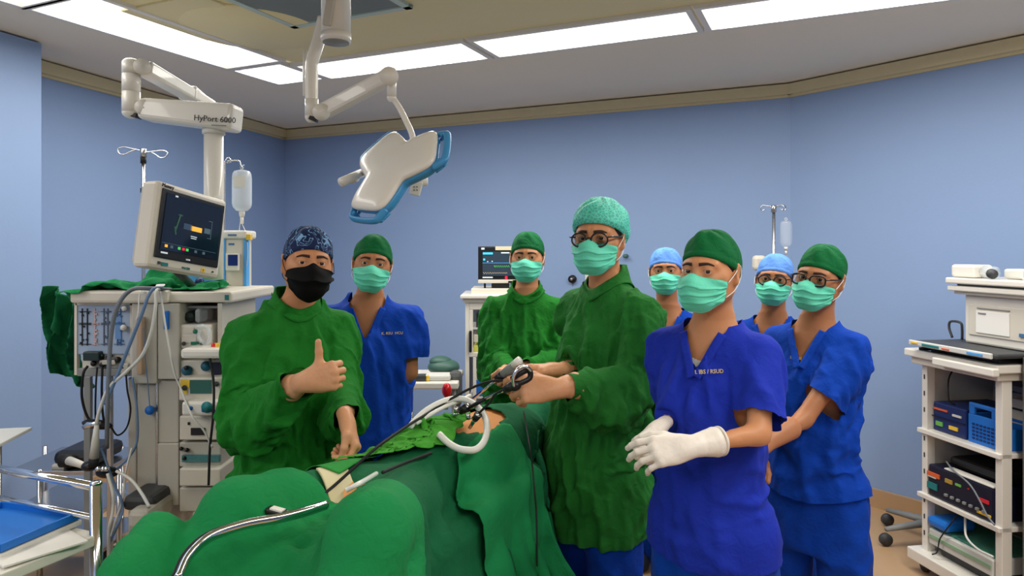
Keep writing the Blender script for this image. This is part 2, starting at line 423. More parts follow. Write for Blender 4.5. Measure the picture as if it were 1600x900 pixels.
# ring of fluorescent panels
for i, (a, b, c, d) in enumerate(PANELS):
    seen = i in (0, 1, 4, 5, 6, 7)
    nm = {0: 'long fluorescent ceiling panel on the left nearest the corner panel', 1: 'long fluorescent ceiling panel leaving the frame at top left',
          4: 'small square ceiling light panel in the corner of the light ring', 5: 'fluorescent ceiling panel directly behind the lamp arm',
          6: 'fluorescent ceiling panel right of the lamp arm in the back row', 7: 'fluorescent ceiling panel cut by the top frame edge at right'}
    lab = nm.get(i, {2: 'left row', 3: 'left row, nearest the front wall', 8: 'right row, farthest from the front wall', 9: 'right row, second from the back', 10: 'right row, nearest the front wall', 11: 'front row, leftmost', 12: 'front row, middle', 13: 'front row, rightmost'}.get(i, '') + ' of the ceiling light panels, outside the picture')
    t = empty('ceiling_light', RW((a + b) / 2, (c + d) / 2, CEIL - .01), lab, 'ceiling light', 'ring of fluorescent ceiling panels')
    z = CEIL - .0; f = MB(); w = .028
    for (p, q, r, s) in ((a - w, b + w, c - w, c), (a - w, b + w, d, d + w), (a - w, a, c, d), (b, b + w, c, d)):
        cc = RW((p + q) / 2, (r + s) / 2, z - .008); f.box(cc, (q - p, s - r, .022), Rz(-A24))
    f.build('frame', M_frame, t)
    df = MB(); df.box(RW((a + b) / 2, (c + d) / 2, z + .004), (b - a, d - c, .006), Rz(-A24))
    df.build('diffuser', M_diff, t)
# HEPA grille
pc = [W(460, 40, 1083 * 1.12 / 350), W(645, 8, 1083 * 1.12 / 382)]
e = [(p[0] * E1[0] + p[1] * E1[1], p[0] * E2[0] + p[1] * E2[1]) for p in pc]
va, vb, vd = e[0][0] - .62, e[1][0], e[0][1]
vt = empty('ceiling_vent', RW((va + vb) / 2, vd - .6, CEIL - .02), 'blue-grey filter grille in a pale frame above the lamp column', 'vent')
vg = MB(); vg.box(RW((e[0][0] + vb) / 2, vd - .62, CEIL - .006), (vb - e[0][0] - .06, 1.16, .01), Rz(-A24)); vg.build('grille', M_hepa, vt)
vf = MB(); x0, x1, y0, y1 = e[0][0], vb, vd - 1.24, vd
for (p, q, r, s) in ((x0, x1, y0, y0 + .035), (x0, x1, y1 - .035, y1), (x0, x0 + .035, y0, y1), (x1 - .035, x1, y0, y1)):
    vf.box(RW((p + q) / 2, (r + s) / 2, CEIL - .008), (q - p, s - r, .018), Rz(-A24))
vf.build('frame', M_hepaf, vt)
# hatch and round mounting plate
M_hatch = mat('hatch_cream', (222, 212, 168), .6)
hx, hy = [(p[0] * E1[0] + p[1] * E1[1], p[0] * E2[0] + p[1] * E2[1]) for p in [W(335, 28, 1083 * 1.12 / 362)]][0]
tag(MB().box(RW(hx - .05, hy - .02, CEIL - .004), (.5, .5, .014), Rz(-A24), bev=.003).build('ceiling_hatch', M_hatch),
    'square cream access hatch in the ceiling at top left', 'hatch')
pp = W(395, 44, 1083 * 1.12 / 346)
tag(MB().lathe([(.335, 0), (.35, .006), (.35, .015)], (pp[0], pp[1], CEIL - .014), n=48).build('mounting_plate', M_cream),
    'round cream mounting plate on the ceiling left of the lamp column', 'ceiling plate')
# ---------------------------------------------------------------- people
def fabric(name, rgb, rgb2=None, bump=.25):
    m = mat(name, rgb, .82, sheen=.02, spec=.2)
    nt = m.node_tree; b = nt.nodes['Principled BSDF']
    tc = nt.nodes.new('ShaderNodeTexCoord')
    n = nt.nodes.new('ShaderNodeTexNoise'); n.inputs['Scale'].default_value = 5; n.inputs['Detail'].default_value = 6
    nt.links.new(tc.outputs['Object'], n.inputs['Vector'])
    mx = nt.nodes.new('ShaderNodeMix'); mx.data_type = 'RGBA'; c = lin(rgb); k = .10
    mx.inputs[6].default_value = tuple(v * (1 - k) for v in c) + (1,); mx.inputs[7].default_value = tuple(v * (1 + k) for v in c) + (1,)
    nt.links.new(n.outputs[0], mx.inputs[0]); nt.links.new(mx.outputs[2], b.inputs['Base Color'])
    n2 = nt.nodes.new('ShaderNodeTexNoise'); n2.inputs['Scale'].default_value = 26; n2.inputs['Detail'].default_value = 3
    n2.inputs['Distortion'].default_value = 1.2
    n3 = nt.nodes.new('ShaderNodeTexNoise'); n3.inputs['Scale'].default_value = 600
    for q in (n2, n3): nt.links.new(tc.outputs['Object'], q.inputs['Vector'])
    ad = nt.nodes.new('ShaderNodeMath'); ad.operation = 'MULTIPLY_ADD'; ad.inputs[1].default_value = .08
    nt.links.new(n3.outputs[0], ad.inputs[0]); nt.links.new(n2.outputs[0], ad.inputs[2])
    mp = nt.nodes.new('ShaderNodeMapping'); mp.inputs['Scale'].default_value = (1, 1, .16); nt.links.new(tc.outputs['Object'], mp.inputs[0])
    n4 = nt.nodes.new('ShaderNodeTexNoise'); n4.inputs['Scale'].default_value = 15; n4.inputs['Detail'].default_value = 1.5; n4.inputs['Distortion'].default_value = .8
    n4.noise_type = 'RIDGED_MULTIFRACTAL' ; nt.links.new(mp.outputs[0], n4.inputs['Vector'])
    a2 = nt.nodes.new('ShaderNodeMath'); a2.operation = 'MULTIPLY_ADD'; a2.inputs[1].default_value = .18
    nt.links.new(n4.outputs[0], a2.inputs[0]); nt.links.new(ad.outputs[0], a2.inputs[2]); ad = a2
    bp = nt.nodes.new('ShaderNodeBump'); bp.inputs['Strength'].default_value = bump; bp.inputs['Distance'].default_value = .03
    nt.links.new(ad.outputs[0], bp.inputs['Height']); nt.links.new(bp.outputs[0], b.inputs['Normal'])
    return m
M_gown = fabric('gown_green', (26, 114, 34))
M_gown2 = fabric('gown_green_worn', (32, 108, 40))
M_scrub = fabric('scrub_blue', (5, 62, 168), bump=.18)
M_scrub2 = fabric('scrub_royal_blue', (26, 48, 166), bump=.18)
M_capg = fabric('cap_green', (10, 98, 52))
M_capb = fabric('cap_light_blue', (98, 148, 226))
M_skin = mat('skin_tan', (198, 138, 96), .5, var=.07, vscale=9, bump=.06, bscale=90, sss=.12, spec=.4)
M_skin2 = mat('skin_brown', (178, 120, 82), .5, var=.07, vscale=9, bump=.06, bscale=90, sss=.12, spec=.4)
M_glove = mat('glove_latex_tan', (208, 152, 112), .42, var=.05, vscale=20, bump=.25, bscale=45, spec=.4, stretch=(1, 1, 1))
M_glovew = mat('glove_latex_white', (226, 218, 206), .45, var=.03, vscale=20, bump=.25, bscale=45)
M_hair = mat('hair_black', (22, 18, 17), .6)
M_brow = mat('brow_hair', (48, 32, 26), .8)
M_mask = mat('mask_teal', (98, 214, 182), .7, var=.04, vscale=30, bump=.12, bscale=160)
M_maskk = mat('mask_black', (9, 9, 10), .8, bump=.1, bscale=160, spec=.15)
M_loop = mat('ear_loop_white', (225, 228, 224), .6)
M_loopk = mat('ear_loop_black', (20, 20, 20), .6)
M_spec = mat('spectacle_black', (20, 17, 18), .25)
M_shoe = mat('clog_dark', (40, 44, 52), .5)
M_tee = mat('undershirt_white', (222, 222, 216), .8)
M_yel = mat('stitching_yellow', (214, 190, 96), .7)
def glassmat():
    m = mat('lens_clear', (235, 245, 250), .02, trans=1.0, ior=1.05); return m
M_lens = glassmat()
def eye_material():
    m = mat('eyeball', (226, 218, 210), .12, spec=.6); nt = m.node_tree; b = nt.nodes['Principled BSDF']
    tc = nt.nodes.new('ShaderNodeUVMap') if False else nt.nodes.new('ShaderNodeAttribute'); tc.attribute_name = 'iris'
    r = nt.nodes.new('ShaderNodeValToRGB'); el = r.color_ramp.elements
    el[0].position = 0; el[0].color = (.004, .003, .003, 1); el[1].position = .42; el[1].color = (.035, .016, .008, 1)
    e = el.new(.22); e.color = (.005, .003, .003, 1); e = el.new(.26); e.color = (.05, .022, .01, 1)
    e = el.new(.46); e.color = (.02, .01, .008, 1); e = el.new(.52); e.color = lin((205, 190, 180)) + (1,)
    nt.links.new(tc.outputs['Fac'], r.inputs[0]); nt.links.new(r.outputs[0], b.inputs['Base Color'])
    return m
M_eye = eye_material()
def paisley():
    m = fabric('cap_navy_patterned', (28, 44, 84)); nt = m.node_tree; b = nt.nodes['Principled BSDF']
    tc = nt.nodes.new('ShaderNodeTexCoord'); n = nt.nodes.new('ShaderNodeTexNoise'); n.inputs['Scale'].default_value = 17; n.inputs['Detail'].default_value = 1.2
    n.inputs['Distortion'].default_value = 2.2
    nt.links.new(tc.outputs['Object'], n.inputs['Vector'])
    r = nt.nodes.new('ShaderNodeValToRGB'); el = r.color_ramp.elements
    dk, lt = lin((26, 40, 78)) + (1,), lin((128, 172, 214)) + (1,)
    el[0].position = .0; el[0].color = dk; el[1].position = 1; el[1].color = dk
    for p, c in ((.475, dk), (.49, lt), (.505, lt), (.52, dk), (.60, dk), (.612, lt), (.628, dk)):
        q = el.new(p); q.color = c
    nt.links.new(n.outputs[0], r.inputs[0]); nt.links.new(r.outputs[0], b.inputs['Base Color'])
    return m
M_capp = paisley()
def netting():
    m = mat('bouffant_teal', (94, 214, 192), .6); nt = m.node_tree; b = nt.nodes['Principled BSDF']
    tc = nt.nodes.new('ShaderNodeTexCoord'); v = nt.nodes.new('ShaderNodeTexVoronoi'); v.inputs['Scale'].default_value = 85
    v.feature = 'DISTANCE_TO_EDGE'; nt.links.new(tc.outputs['Object'], v.inputs['Vector'])
    n = nt.nodes.new('ShaderNodeTexNoise'); n.inputs['Scale'].default_value = 14; nt.links.new(tc.outputs['Object'], n.inputs['Vector'])
    r = nt.nodes.new('ShaderNodeValToRGB'); r.color_ramp.elements[0].position = .03; r.color_ramp.elements[1].position = .16
    r.color_ramp.elements[0].color = (1, 1, 1, 1); r.color_ramp.elements[1].color = (.52, .52, .52, 1)
    nt.links.new(v.outputs['Distance'], r.inputs[0]); nt.links.new(r.outputs[0], b.inputs['Alpha'])
    bp = nt.nodes.new('ShaderNodeBump'); bp.inputs['Strength'].default_value = .5; bp.inputs['Distance'].default_value = .01
    nt.links.new(n.outputs[0], bp.inputs['Height']); nt.links.new(bp.outputs[0], b.inputs['Normal'])
    return m
M_net = netting()

def frame(yaw, pitch=0, roll=0):
    """columns: right, front, up of someone whose front points (-sin yaw, -cos yaw). pitch > 0 looks down, roll > 0 tips the head to their left"""
    R = np.array([[-math.cos(yaw), -math.sin(yaw), 0], [math.sin(yaw), -math.cos(yaw), 0], [0, 0, 1]]).T
    R = np.array([[-math.cos(yaw), -math.sin(yaw), 0], [math.sin(yaw), -math.cos(yaw), 0], [0, 0, 1.]]).T.copy()
    right = np.array([-math.cos(yaw), math.sin(yaw), 0]); front = np.array([-math.sin(yaw), -math.cos(yaw), 0]); up = np.array([0, 0, 1.])
    B = np.stack([right, front, up], 1)
    return B @ Ry(-roll) @ Rx(-pitch)
EYX, EYY, EYZ = .0315, .0735, .002
def face_base(P):
    d = ell(P, (0, -.014, .026), (.075, .094, .088))
    d = smin(d, ell(P, (0, .022, -.040), (.057, .066, .074)), .045)
    Q = P * np.array([1, 1, 1]); Q[:, 0] = np.abs(Q[:, 0])
    d = smin(d, cap(Q, (.050, -.012, -.055), (.012, .070, -.096), .017, .015), .03)
    d = smin(d, cap(Q, (.036, .062, -.026), (.050, .040, -.018), .018, .018), .025)       # cheek bones
    return d
def face_sdf(P):
    Q = P.copy(); Q[:, 0] = np.abs(Q[:, 0])
    d = face_base(P)
    d = smin(d, cap(Q, (.008, .082, .026), (.046, .066, .020), .010, .009), .02)           # brow ridge
    d = smax(d, -ell(Q, (EYX, .098, .001), (.021, .017, .012)), .014)                      # sockets
    d = smin(d, cap(P, (0, .083, .010), (0, .104, -.034), .0075, .0115), .016)             # nose
    d = smin(d, cap(Q, (.011, .093, -.037), (.011, .093, -.037), .0075), .008)
    d = smin(d, ell(P, (0, .088, -.064), (.024, .012, .010)), .012)                        # mouth
    # lids: a ball round the eye with an almond opening
    lid = np.linalg.norm(Q - np.array([EYX, EYY, EYZ]), axis=1) - .0150
    d = smin(d, lid, .008)
    opening = ell(Q, (EYX, .094, EYZ - .0012), (.0142, .022, .0046))
    d = smax(d, -opening, .0025)
    # ears
    Re = Rz(-.35) @ Ry(.12)
    e = ell(Q, (.079, -.014, -.006), (.0075, .018, .031), Re)
    e = smax(e, -ell(Q, (.088, -.011, -.004), (.008, .010, .019), Re), .006)
    e = smin(e, ell(Q, (.076, -.008, -.030), (.006, .009, .010)), .01)
    return smin(d, e, .010)
def trace(fn, o, d, off, n=26):
    t = np.zeros(len(o))
    for _ in range(n): t += (fn(o + d * t[:, None]) - off) * .9
    return o + d * t[:, None]
def mask_base(P):
    d = face_base(P)
    d = smin(d, ell(P, (0, .080, -.062), (.030, .030, .040)), .05)
    return smin(d, cap(P, (0, .082, .000), (0, .104, -.034), .007, .013), .03)
def grid_faces(nu, nv, closed=False):
    F_ = []
    for j in range(nv - 1):
        for i in range(nu if closed else nu - 1):
            k = (i + 1) % nu; F_.append((j * nu + i, j * nu + k, (j + 1) * nu + k, (j + 1) * nu + i))
    return np.array(F_)
def make_mask(kind):
    nu, nv = 61, 49; u = np.linspace(-1, 1, nu); v = np.linspace(0, 1, nv); U, V = np.meshgrid(u, v); U = U.ravel(); V = V.ravel()
    az = U * math.radians(66 if kind == 'surgical' else 63)
    if kind == 'surgical':
        zt = -.012 + .000 * U - .016 * np.abs(U) ** 1.6 + .010 * np.exp(-(U / .16) ** 2)
        zb = -.118 + .042 * np.abs(U) ** 2.0
    else:
        zt = -.010 - .018 * np.abs(U) ** 1.5 + .012 * np.exp(-(U / .15) ** 2); zb = -.130 + .062 * np.abs(U) ** 1.7
    z = zt + (zb - zt) * V
    D = np.stack([-np.sin(az), -np.cos(az), np.zeros_like(az)], 1); c = np.stack([np.zeros_like(az), np.full_like(az, .012), z], 1)
    low = np.clip((-.085 - z) / .04, 0, 1)
    P = trace(mask_base, c - D * .17, D, .0075)
    puff = .010 * np.sin(np.pi * np.clip(V, 0, 1)) * np.cos(az) ** 2
    rad = -D; P = P + rad * puff[:, None]
    # keep the lower lip of the mask on the front of the chin instead of the neck
    rr = np.einsum('ij,ij->i', P - c, rad); want = .074 + .030 * np.cos(az) ** 3 - .035 * low
    rr = np.maximum(rr, want * (V > .3)); P = c + rad * rr[:, None]
    if kind == 'surgical':
        fade = 1 - .55 * U ** 6
        ple = np.zeros_like(U)
        for k in (.28, .50, .72):
            t = (V + .05 * (1 - U ** 2) * 0 - k - .05 * np.abs(U) * (k - .5) * -4) / .045
            ple += np.where(np.abs(t) < 1, (t * .5 + .5), 0) * .0045
        P += rad * (ple * fade)[:, None]
        side = np.clip((np.abs(U) - .45) / .55, 0, 1)
        P += rad * (.0012 * side * np.sin(V * 14 + 3 * np.abs(U)) + .0032 * np.sin(U * 7 + V * 9) * np.sin(V * 5 + 1))[:, None]
        P[:, 2] += .0015 * np.sin(U * 9 + 1) * (V > .9)
    else:
        crease = np.abs(V - .42); P += rad * (.012 * np.exp(-(crease / .10) ** 2) * np.cos(az) + .004 * np.exp(-(crease / .02) ** 2))[:, None]
        P += rad * (.002 * np.sin(U * 5 + V * 12))[:, None]
    Fm = grid_faces(nu, nv)
    N = normals(P, Fm); s = np.sign(np.einsum('ij,ij->i', N, rad).mean()); N *= s
    P2 = P - N * .0012; n = len(P); F2 = Fm[:, ::-1] + n
    border = [i for i in range(nu)] + [j * nu + nu - 1 for j in range(1, nv)] + [(nv - 1) * nu + i for i in range(nu - 2, -1, -1)] + [j * nu for j in range(nv - 2, 0, -1)]
    bf = [(a, b, b + n, a + n) for a, b in zip(border, border[1:] + border[:1])]
    if s > 0: Fa = np.concatenate([Fm, F2, np.array(bf)])
    else: Fa = np.concatenate([Fm[:, ::-1], F2[:, ::-1], np.array(bf)[:, ::-1]])
    corners = {(+1, 0): P[0 * nu + nu - 1], (-1, 0): P[0], (+1, 1): P[(nv - 1) * nu + nu - 1], (-1, 1): P[(nv - 1) * nu]}
    return np.concatenate([P, P2]), Fa, corners
MASKS = {k: make_mask(k) for k in ('surgical', 'beak')}
def make_cap(kind, seed):
    """cap as a closed shell around the skull; kinds: tie, low, bouffant"""
    rng = np.random.default_rng(seed)
    R3 = {'tie': (.0815, .101, .098), 'bouffant': (.093, .121, .106), 'low': (.0815, .101, .090)}[kind]
    c = {'tie': (0, -.016, .029), 'bouffant': (0, -.027, .033), 'low': (0, -.016, .030)}[kind]
    nu, nv = 96, 40; P = []
    for j in range(nv):
        for i in range(nu):
            a = 2 * math.pi * i / nu; fr = math.cos(a)             # front = +1
            if kind == 'bouffant': zb = .047 + .004 * math.cos(a) if fr > 0 else .047
            zrim = {'tie': .046, 'low': .040, 'bouffant': .052}[kind]; zbk = {'tie': -.040, 'low': -.03, 'bouffant': -.075}[kind]
            k = .5 - .5 * fr; k = k ** 1.15; zb = zrim + (zbk - zrim) * k - (.010 * math.sin(a) ** 2 if kind != 'bouffant' else 0)
            el0 = math.asin(max(-.99, min(.99, (zb - c[2]) / R3[2]))); e_ = el0 + (math.pi / 2 - el0) * (j / (nv - 1)) ** .9
            p = np.array([math.sin(a) * math.cos(e_) * R3[0], fr * math.cos(e_) * R3[1], math.sin(e_) * R3[2]])
            P.append(p + c)
    P = np.array(P); Fm = grid_faces(nu, nv, True)
    # keep it on the skull plus cloth slack
    A = np.arctan2(P[:, 0], P[:, 1]); z = P[:, 2]; jj = np.repeat(np.arange(nv), nu) / (nv - 1)
    N = normals(P, Fm); s = np.sign(np.einsum('ij,ij->i', N, P - np.array(c)).mean()); N *= s
    w = np.zeros(len(P))
    if kind == 'bouffant':
        w += .0035 * np.abs(np.sin(A * 17 + 2 * np.sin(jj * 9))) * np.exp(-jj * 3) + .004 * np.sin(A * 5 + jj * 7) * np.sin(jj * 11 + A * 3) * np.sin(np.pi * jj)
        w -= .008 * np.exp(-(jj / .05) ** 2)
    else:
        ph = rng.random(6) * 6
        w += .0045 * np.sin(np.pi * jj) * (np.sin(A * 3 + ph[0] + jj * 4) * .6 + np.sin(A * 6 + ph[1] - jj * 8) * .5)
        back = np.clip(-np.cos(A), 0, 1) ** 2
        w += back * .004 * np.sin(A * 26) * np.exp(-jj * 3) + .0025 * (jj < .10) * (jj > .0)
        w += .005 * np.clip(np.cos(A), 0, 1) * np.exp(-((jj - .55) / .2) ** 2)
    P = P + N * w[:, None]
    n = len(P); inn = P - N * .0015; Fm2 = Fm[:, ::-1] + n
    rim = np.array([(i, (i + 1) % nu, (i + 1) % nu + n, i + n) for i in range(nu)])
    if s > 0: Fa = np.concatenate([Fm, Fm2, rim[:, ::-1]])
    else: Fa = np.concatenate([Fm[:, ::-1], Fm2[:, ::-1], rim])
    return np.concatenate([P, inn]), Fa
def capsdf_hair(P):
    d = ell(P, (0, -.016, .024), (.0785, .0965, .0915))
    front = P[:, 1] - (.028 + .5 * (P[:, 2] + .0)) ; low = -(P[:, 2] + .062 - .35 * (P[:, 1] + .05).clip(0, 1) * 1.6)
    return smax(smax(d, front, .006), low, .006)
HV, HF = iso(lambda P: capsdf_hair(P), (-.09, -.125, -.08), (.09, .11, .125), .004)
HV = smooth_v(HV, HF, 2)
_eye = MB().sphere((0, 0, 0), .0125, Rx(-math.pi / 2), n=14)

HANDS = {}
def hand_sdf_factory(curl, spread=.08, thumb=(0, 0, 0), thumb_dir=(.75, .62, -.25), thumb_bend=(.25, .3), fore=.20, slim=1.0, cuffr=None, wristflex=0., th=1.0):
    """right hand, wrist at the origin, fingers towards +y, palm faces -z, thumb on the -x side (seen from the back, fingers up)"""
    segs = []
    bases = [(-.031, .086, 0), (-.0095, .092, .002), (.0125, .088, .001), (.032, .079, -.003)]
    lens = [(.042, .026, .021), (.046, .030, .022), (.043, .028, .021), (.034, .021, .019)]
    rad = [.0098, .0100, .0094, .0084]
    fingers = []
    for k in range(4):
        p = np.array(bases[k]); a = 0; side = (k - 1.4) * spread; ch = [p]
        for j in range(3):
            a += curl[k][j]; d = np.array([math.sin(side) * math.cos(a), math.cos(side) * math.cos(a), -math.sin(a)])
            p = p + d * lens[k][j]; ch.append(p)
        fingers.append((ch, rad[k]))
    tb = np.array([-.022, .022, -.008]); t1 = np.array([-.043, .052, -.014]) + np.array(thumb)
    td = np.array(thumb_dir, float); td /= np.linalg.norm(td); td[0] = td[0]
    ax = np.cross(td, np.array([1., 0, 0])); ax /= np.linalg.norm(ax) + 1e-9
    t2 = t1 + td * .036
    d2 = td + np.array([.0, .0, -1.]) * thumb_bend[0] + np.array([1., 0, 0]) * thumb_bend[1]; d2 /= np.linalg.norm(d2); t3 = t2 + d2 * .028
    def f(P):
        d = None
        for k in range(4):
            b = np.array(bases[k]); o = np.array([b[0] * .45, .004, 0.])
            q = cap(P, o, b, .0150, .0118); d = q if d is None else smin(d, q, .018)
        d = smin(d, cap(P, tb, t1, .0150, .0128), .022)
        d = smin(d, ell(P, (.012, .045, -.004), (.030, .045, .0125)), .01)
        w = None
        for ch, r in fingers:
            q = None
            for j in range(3):
                c_ = cap(P, ch[j], ch[j + 1], r * (1.03 - .06 * j), r * (.97 - .09 * j)); q = c_ if q is None else smin(q, c_, .003)
            w = q if w is None else smin(w, q, .0018)
        d = smin(d, w, .008)
        q = smin(cap(P, t1, t2, .0125 * th, .0112 * th), cap(P, t2, t3, .0112 * th, .0092 * th), .004)
        d = smin(d, q, .008)
        Pq = P * np.array([1, 1, 1.35])
        d2_ = cap(Pq, (0, .012, 0), (0, -.05, 0), .0255 * slim, .0275 * slim) * .85
        d = smin(d, d2_, .018)
        if fore > .05:
            d = smin(d, cap(P * np.array([1, 1, 1.12]), (0, -.04, 0), (0, -fore, 0), .0275 * slim, .041 * slim) * .92, .02)
        return d
    return f, (fingers, (t1, t2, t3))
def hand_mesh(key, vox=.0028, **kw):
    if key in HANDS: return HANDS[key]
    f, info = hand_sdf_factory(**kw); fo = kw.get('fore', .2)
    V, Fc = iso(f, (-.130, -fo - .035, -.12), (.065, .205, .085), vox)
    V = smooth_v(V, Fc, 1, .4); HANDS[key] = (V, Fc); return HANDS[key]
# hand axes from world directions: fingers along d, back of the hand towards b
def hand_frame(d, b):
    d = np.asarray(d, float); d /= np.linalg.norm(d); b = np.asarray(b, float); b = b - d * b.dot(d); b /= np.linalg.norm(b)
    x = np.cross(d, b); return np.stack([x, d, b], 1)
RELAX = dict(curl=[(.35, .5, .3), (.45, .6, .35), (.5, .65, .4), (.55, .7, .4)], thumb_dir=(-.35, .85, -.35), thumb_bend=(.1, .25))
FIST = dict(curl=[(1.35, 1.55, .9), (1.4, 1.6, .9), (1.4, 1.6, .9), (1.4, 1.55, .9)], spread=.02, thumb=(.0, -.004, .012), thumb_dir=(-.97, .22, .12), thumb_bend=(-.12, -.1))
GRIP = dict(curl=[(.45, .75, .4), (.70, .85, .45), (.85, .95, .5), (.95, 1.0, .5)], spread=.05, thumb_dir=(-.10, .95, -.35), thumb_bend=(.3, .35))
PINCH = dict(curl=[(.75, .75, .35), (.85, 1.0, .5), (1.0, 1.1, .6), (1.05, 1.1, .6)], spread=.05, thumb_dir=(.05, .90, -.62), thumb_bend=(.2, .35))
LOOSE = dict(curl=[(.75, 1.1, .6), (.95, 1.2, .7), (1.05, 1.25, .7), (1.1, 1.25, .7)], spread=.06, thumb_dir=(.0, .92, -.5), thumb_bend=(.25, .4))

def quads_join(parts):
    Vs, Fs, n = [], [], 0
    for V, Fc in parts: Vs.append(V); Fs.append(Fc + n); n += len(V)
    return np.concatenate(Vs), np.concatenate(Fs)
def person(label, head, yaw, pitch=0, roll=0, byaw=None, neck=None, sh=None, sw=.185, scale=1.0, arms=None, garment='scrub', mats=None,
           capkind='tie', capmat=None, maskkind='surgical', skin=None, glasses=None, hem=None, hip=None, girth=1.0, seed=1, text_at=None,
           cloth_iters=60, stance=None, lean=(0, 0), vneck=(.052, -.135), look=(0, 0), scrub_mat=None, sleeve=.62, undershirt=False, vox=None, legs=True):
    """head: head centre (eye level); arms: dict R / L -> (elbow, wrist, hand dict or None)"""
    scrub_mat = scrub_mat or M_scrub; skin = skin or M_skin; byaw = yaw if byaw is None else byaw
    H = np.asarray(head, float); RH = frame(yaw, pitch, roll); RB = frame(byaw)
    right, front = RB[:, 0], RB[:, 1]
    sc = scale
    if neck is None: neck = H + np.array([0, 0, -.185]) * sc - front * .030 * sc
    neck = np.asarray(neck, float)                    # base of the neck, between the shoulders
    S = neck + np.array([0, 0, -.035]) * sc
    foot = np.array([S[0] + lean[0], S[1] + lean[1], 0])
    root = empty('person', foot, label, 'person', None)
    hgt = S[2]
    def axis(z):                                      # centre line of the trunk
        t = np.clip((S[2] - z) / max(S[2] - .85, .1), 0, 1.6); return np.stack([S[0] + (foot[0] - S[0]) * t, S[1] + (foot[1] - S[1]) * t], 1)
    shR = S + right * sw * sc + np.array([0, 0, -.025]) * sc; shL = S - right * sw * sc + np.array([0, 0, -.025]) * sc
    if sh: shR, shL = np.asarray(sh[0], float), np.asarray(sh[1], float)
    def loc(P):
        c = axis(P[:, 2]); Q = np.empty_like(P); dx = P[:, 0] - c[:, 0]; dy = P[:, 1] - c[:, 1]
        Q[:, 0] = dx * right[0] + dy * right[1]; Q[:, 1] = dx * front[0] + dy * front[1]; Q[:, 2] = P[:, 2] - S[2]; return Q
    g = girth * sc
    bprof = [(-.74 * sc, 0, 0, .165 * g, .11 * g), (-.58 * sc, 0, 0, .170 * g, .120 * g), (-.44 * sc, 0, .005, .152 * g, .108 * g), (-.28 * sc, 0, .008, .158 * g, .112 * g),
             (-.12 * sc, 0, .004, .160 * g, .108 * g), (-.03 * sc, 0, -.005, .135 * g, .08 * g), (.03 * sc, 0, -.012, .07 * g, .06 * g), (.07 * sc, 0, -.012, .052 * g, .052 * g)]
    def body_sdf(P, off=0.0):
        Q = loc(P); d = sections(Q, bprof)
        for s_ in (shR, shL): d = smin(d, cap(P, s_, S + (s_ - S) * .35 + np.array([0, 0, .0]), .052 * g, .055 * g), .05)
        return d - off
    def arms_sdf(P, r0=.047, r1=.038, r2=.029):
        d = None
        for k, s_ in (('R', shR), ('L', shL)):
            if arms and k in arms:
                el_, wr = arms[k][0], arms[k][1]
                q = smin(cap(P, s_, el_, r0 * g, r1 * g), cap(P, el_, wr, r1 * g, r2 * g), .015); d = q if d is None else np.minimum(d, q)
        return d if d is not None else np.full(len(P), 9.)
    # --- body: head and neck fine, the rest coarser, one mesh
    HL = lambda P: (P - H) @ RH / sc
    nk0, nk1 = H + RH @ np.array([0, -.028, -.05]) * sc, neck + np.array([0, 0, -.03]) * sc - front * .01
    def headf(P):
        d = face_sdf(HL(P)) * sc
        n_ = cap(P, nk0, nk1, .052 * sc, .057 * sc); d = smin(d, n_, .022)
        return smin(d, body_sdf(P, -.004), .05)
    lo = np.minimum(H - .14 * sc, S - np.array([.15, .13, .16]) * sc); hi = np.maximum(H + .14 * sc, S + np.array([.15, .13, .02]))
    lo[2] = S[2] - .16 * sc
    Vh, Fh = iso(headf, lo, hi, .0030)
    Vh, Fh = clip(Vh, Fh, lambda V: (S[2] - .15 * sc) - V[:, 2])
    Vh = smooth_v(Vh, Fh, 1, .3)
    lowz = .10
    legsX = .095 * sc; st = stance or (0, 0)
    hipz = S[2] - .60 * sc; cen = axis(np.array([hipz]))[0]
    hR = np.array([cen[0], cen[1], hipz]) + right * legsX; hL = np.array([cen[0], cen[1], hipz]) - right * legsX
    fR = np.array([hR[0], hR[1], .09]) + right * .03; fL = np.array([hL[0], hL[1], .09]) - right * .03
    def coarse(P):
        d = body_sdf(P, -.008)
        d = smin(d, arms_sdf(P, .047, .036, .016), .04)
        for a_, b_ in ((hR, fR), (hL, fL)):
            kn = (a_ + b_) / 2 + front * .01; d = smin(d, smin(cap(P, a_, kn, .078 * g, .052 * g), cap(P, kn, b_, .052 * g, .036 * g), .03), .03)
            d = smin(d, cap(P, b_ + np.array([0, 0, -.045]), b_ + front * .13 + np.array([0, 0, -.05]), .032, .028), .03)
        return d
    allp = [S, hR, hL, fR, fL, shR, shL] + ([q for k in arms for q in arms[k][:2]] if arms else [])
    lo = np.min(allp, 0) - .2; hi = np.max(allp, 0) + .2; lo[2] = .0; hi[2] = S[2] + .02
    Vc, Fc_ = iso(coarse, lo, hi, .013); Vc = smooth_v(Vc, Fc_, 2)
    parts = [(Vh, Fh), (Vc, Fc_)]
    gloves = []
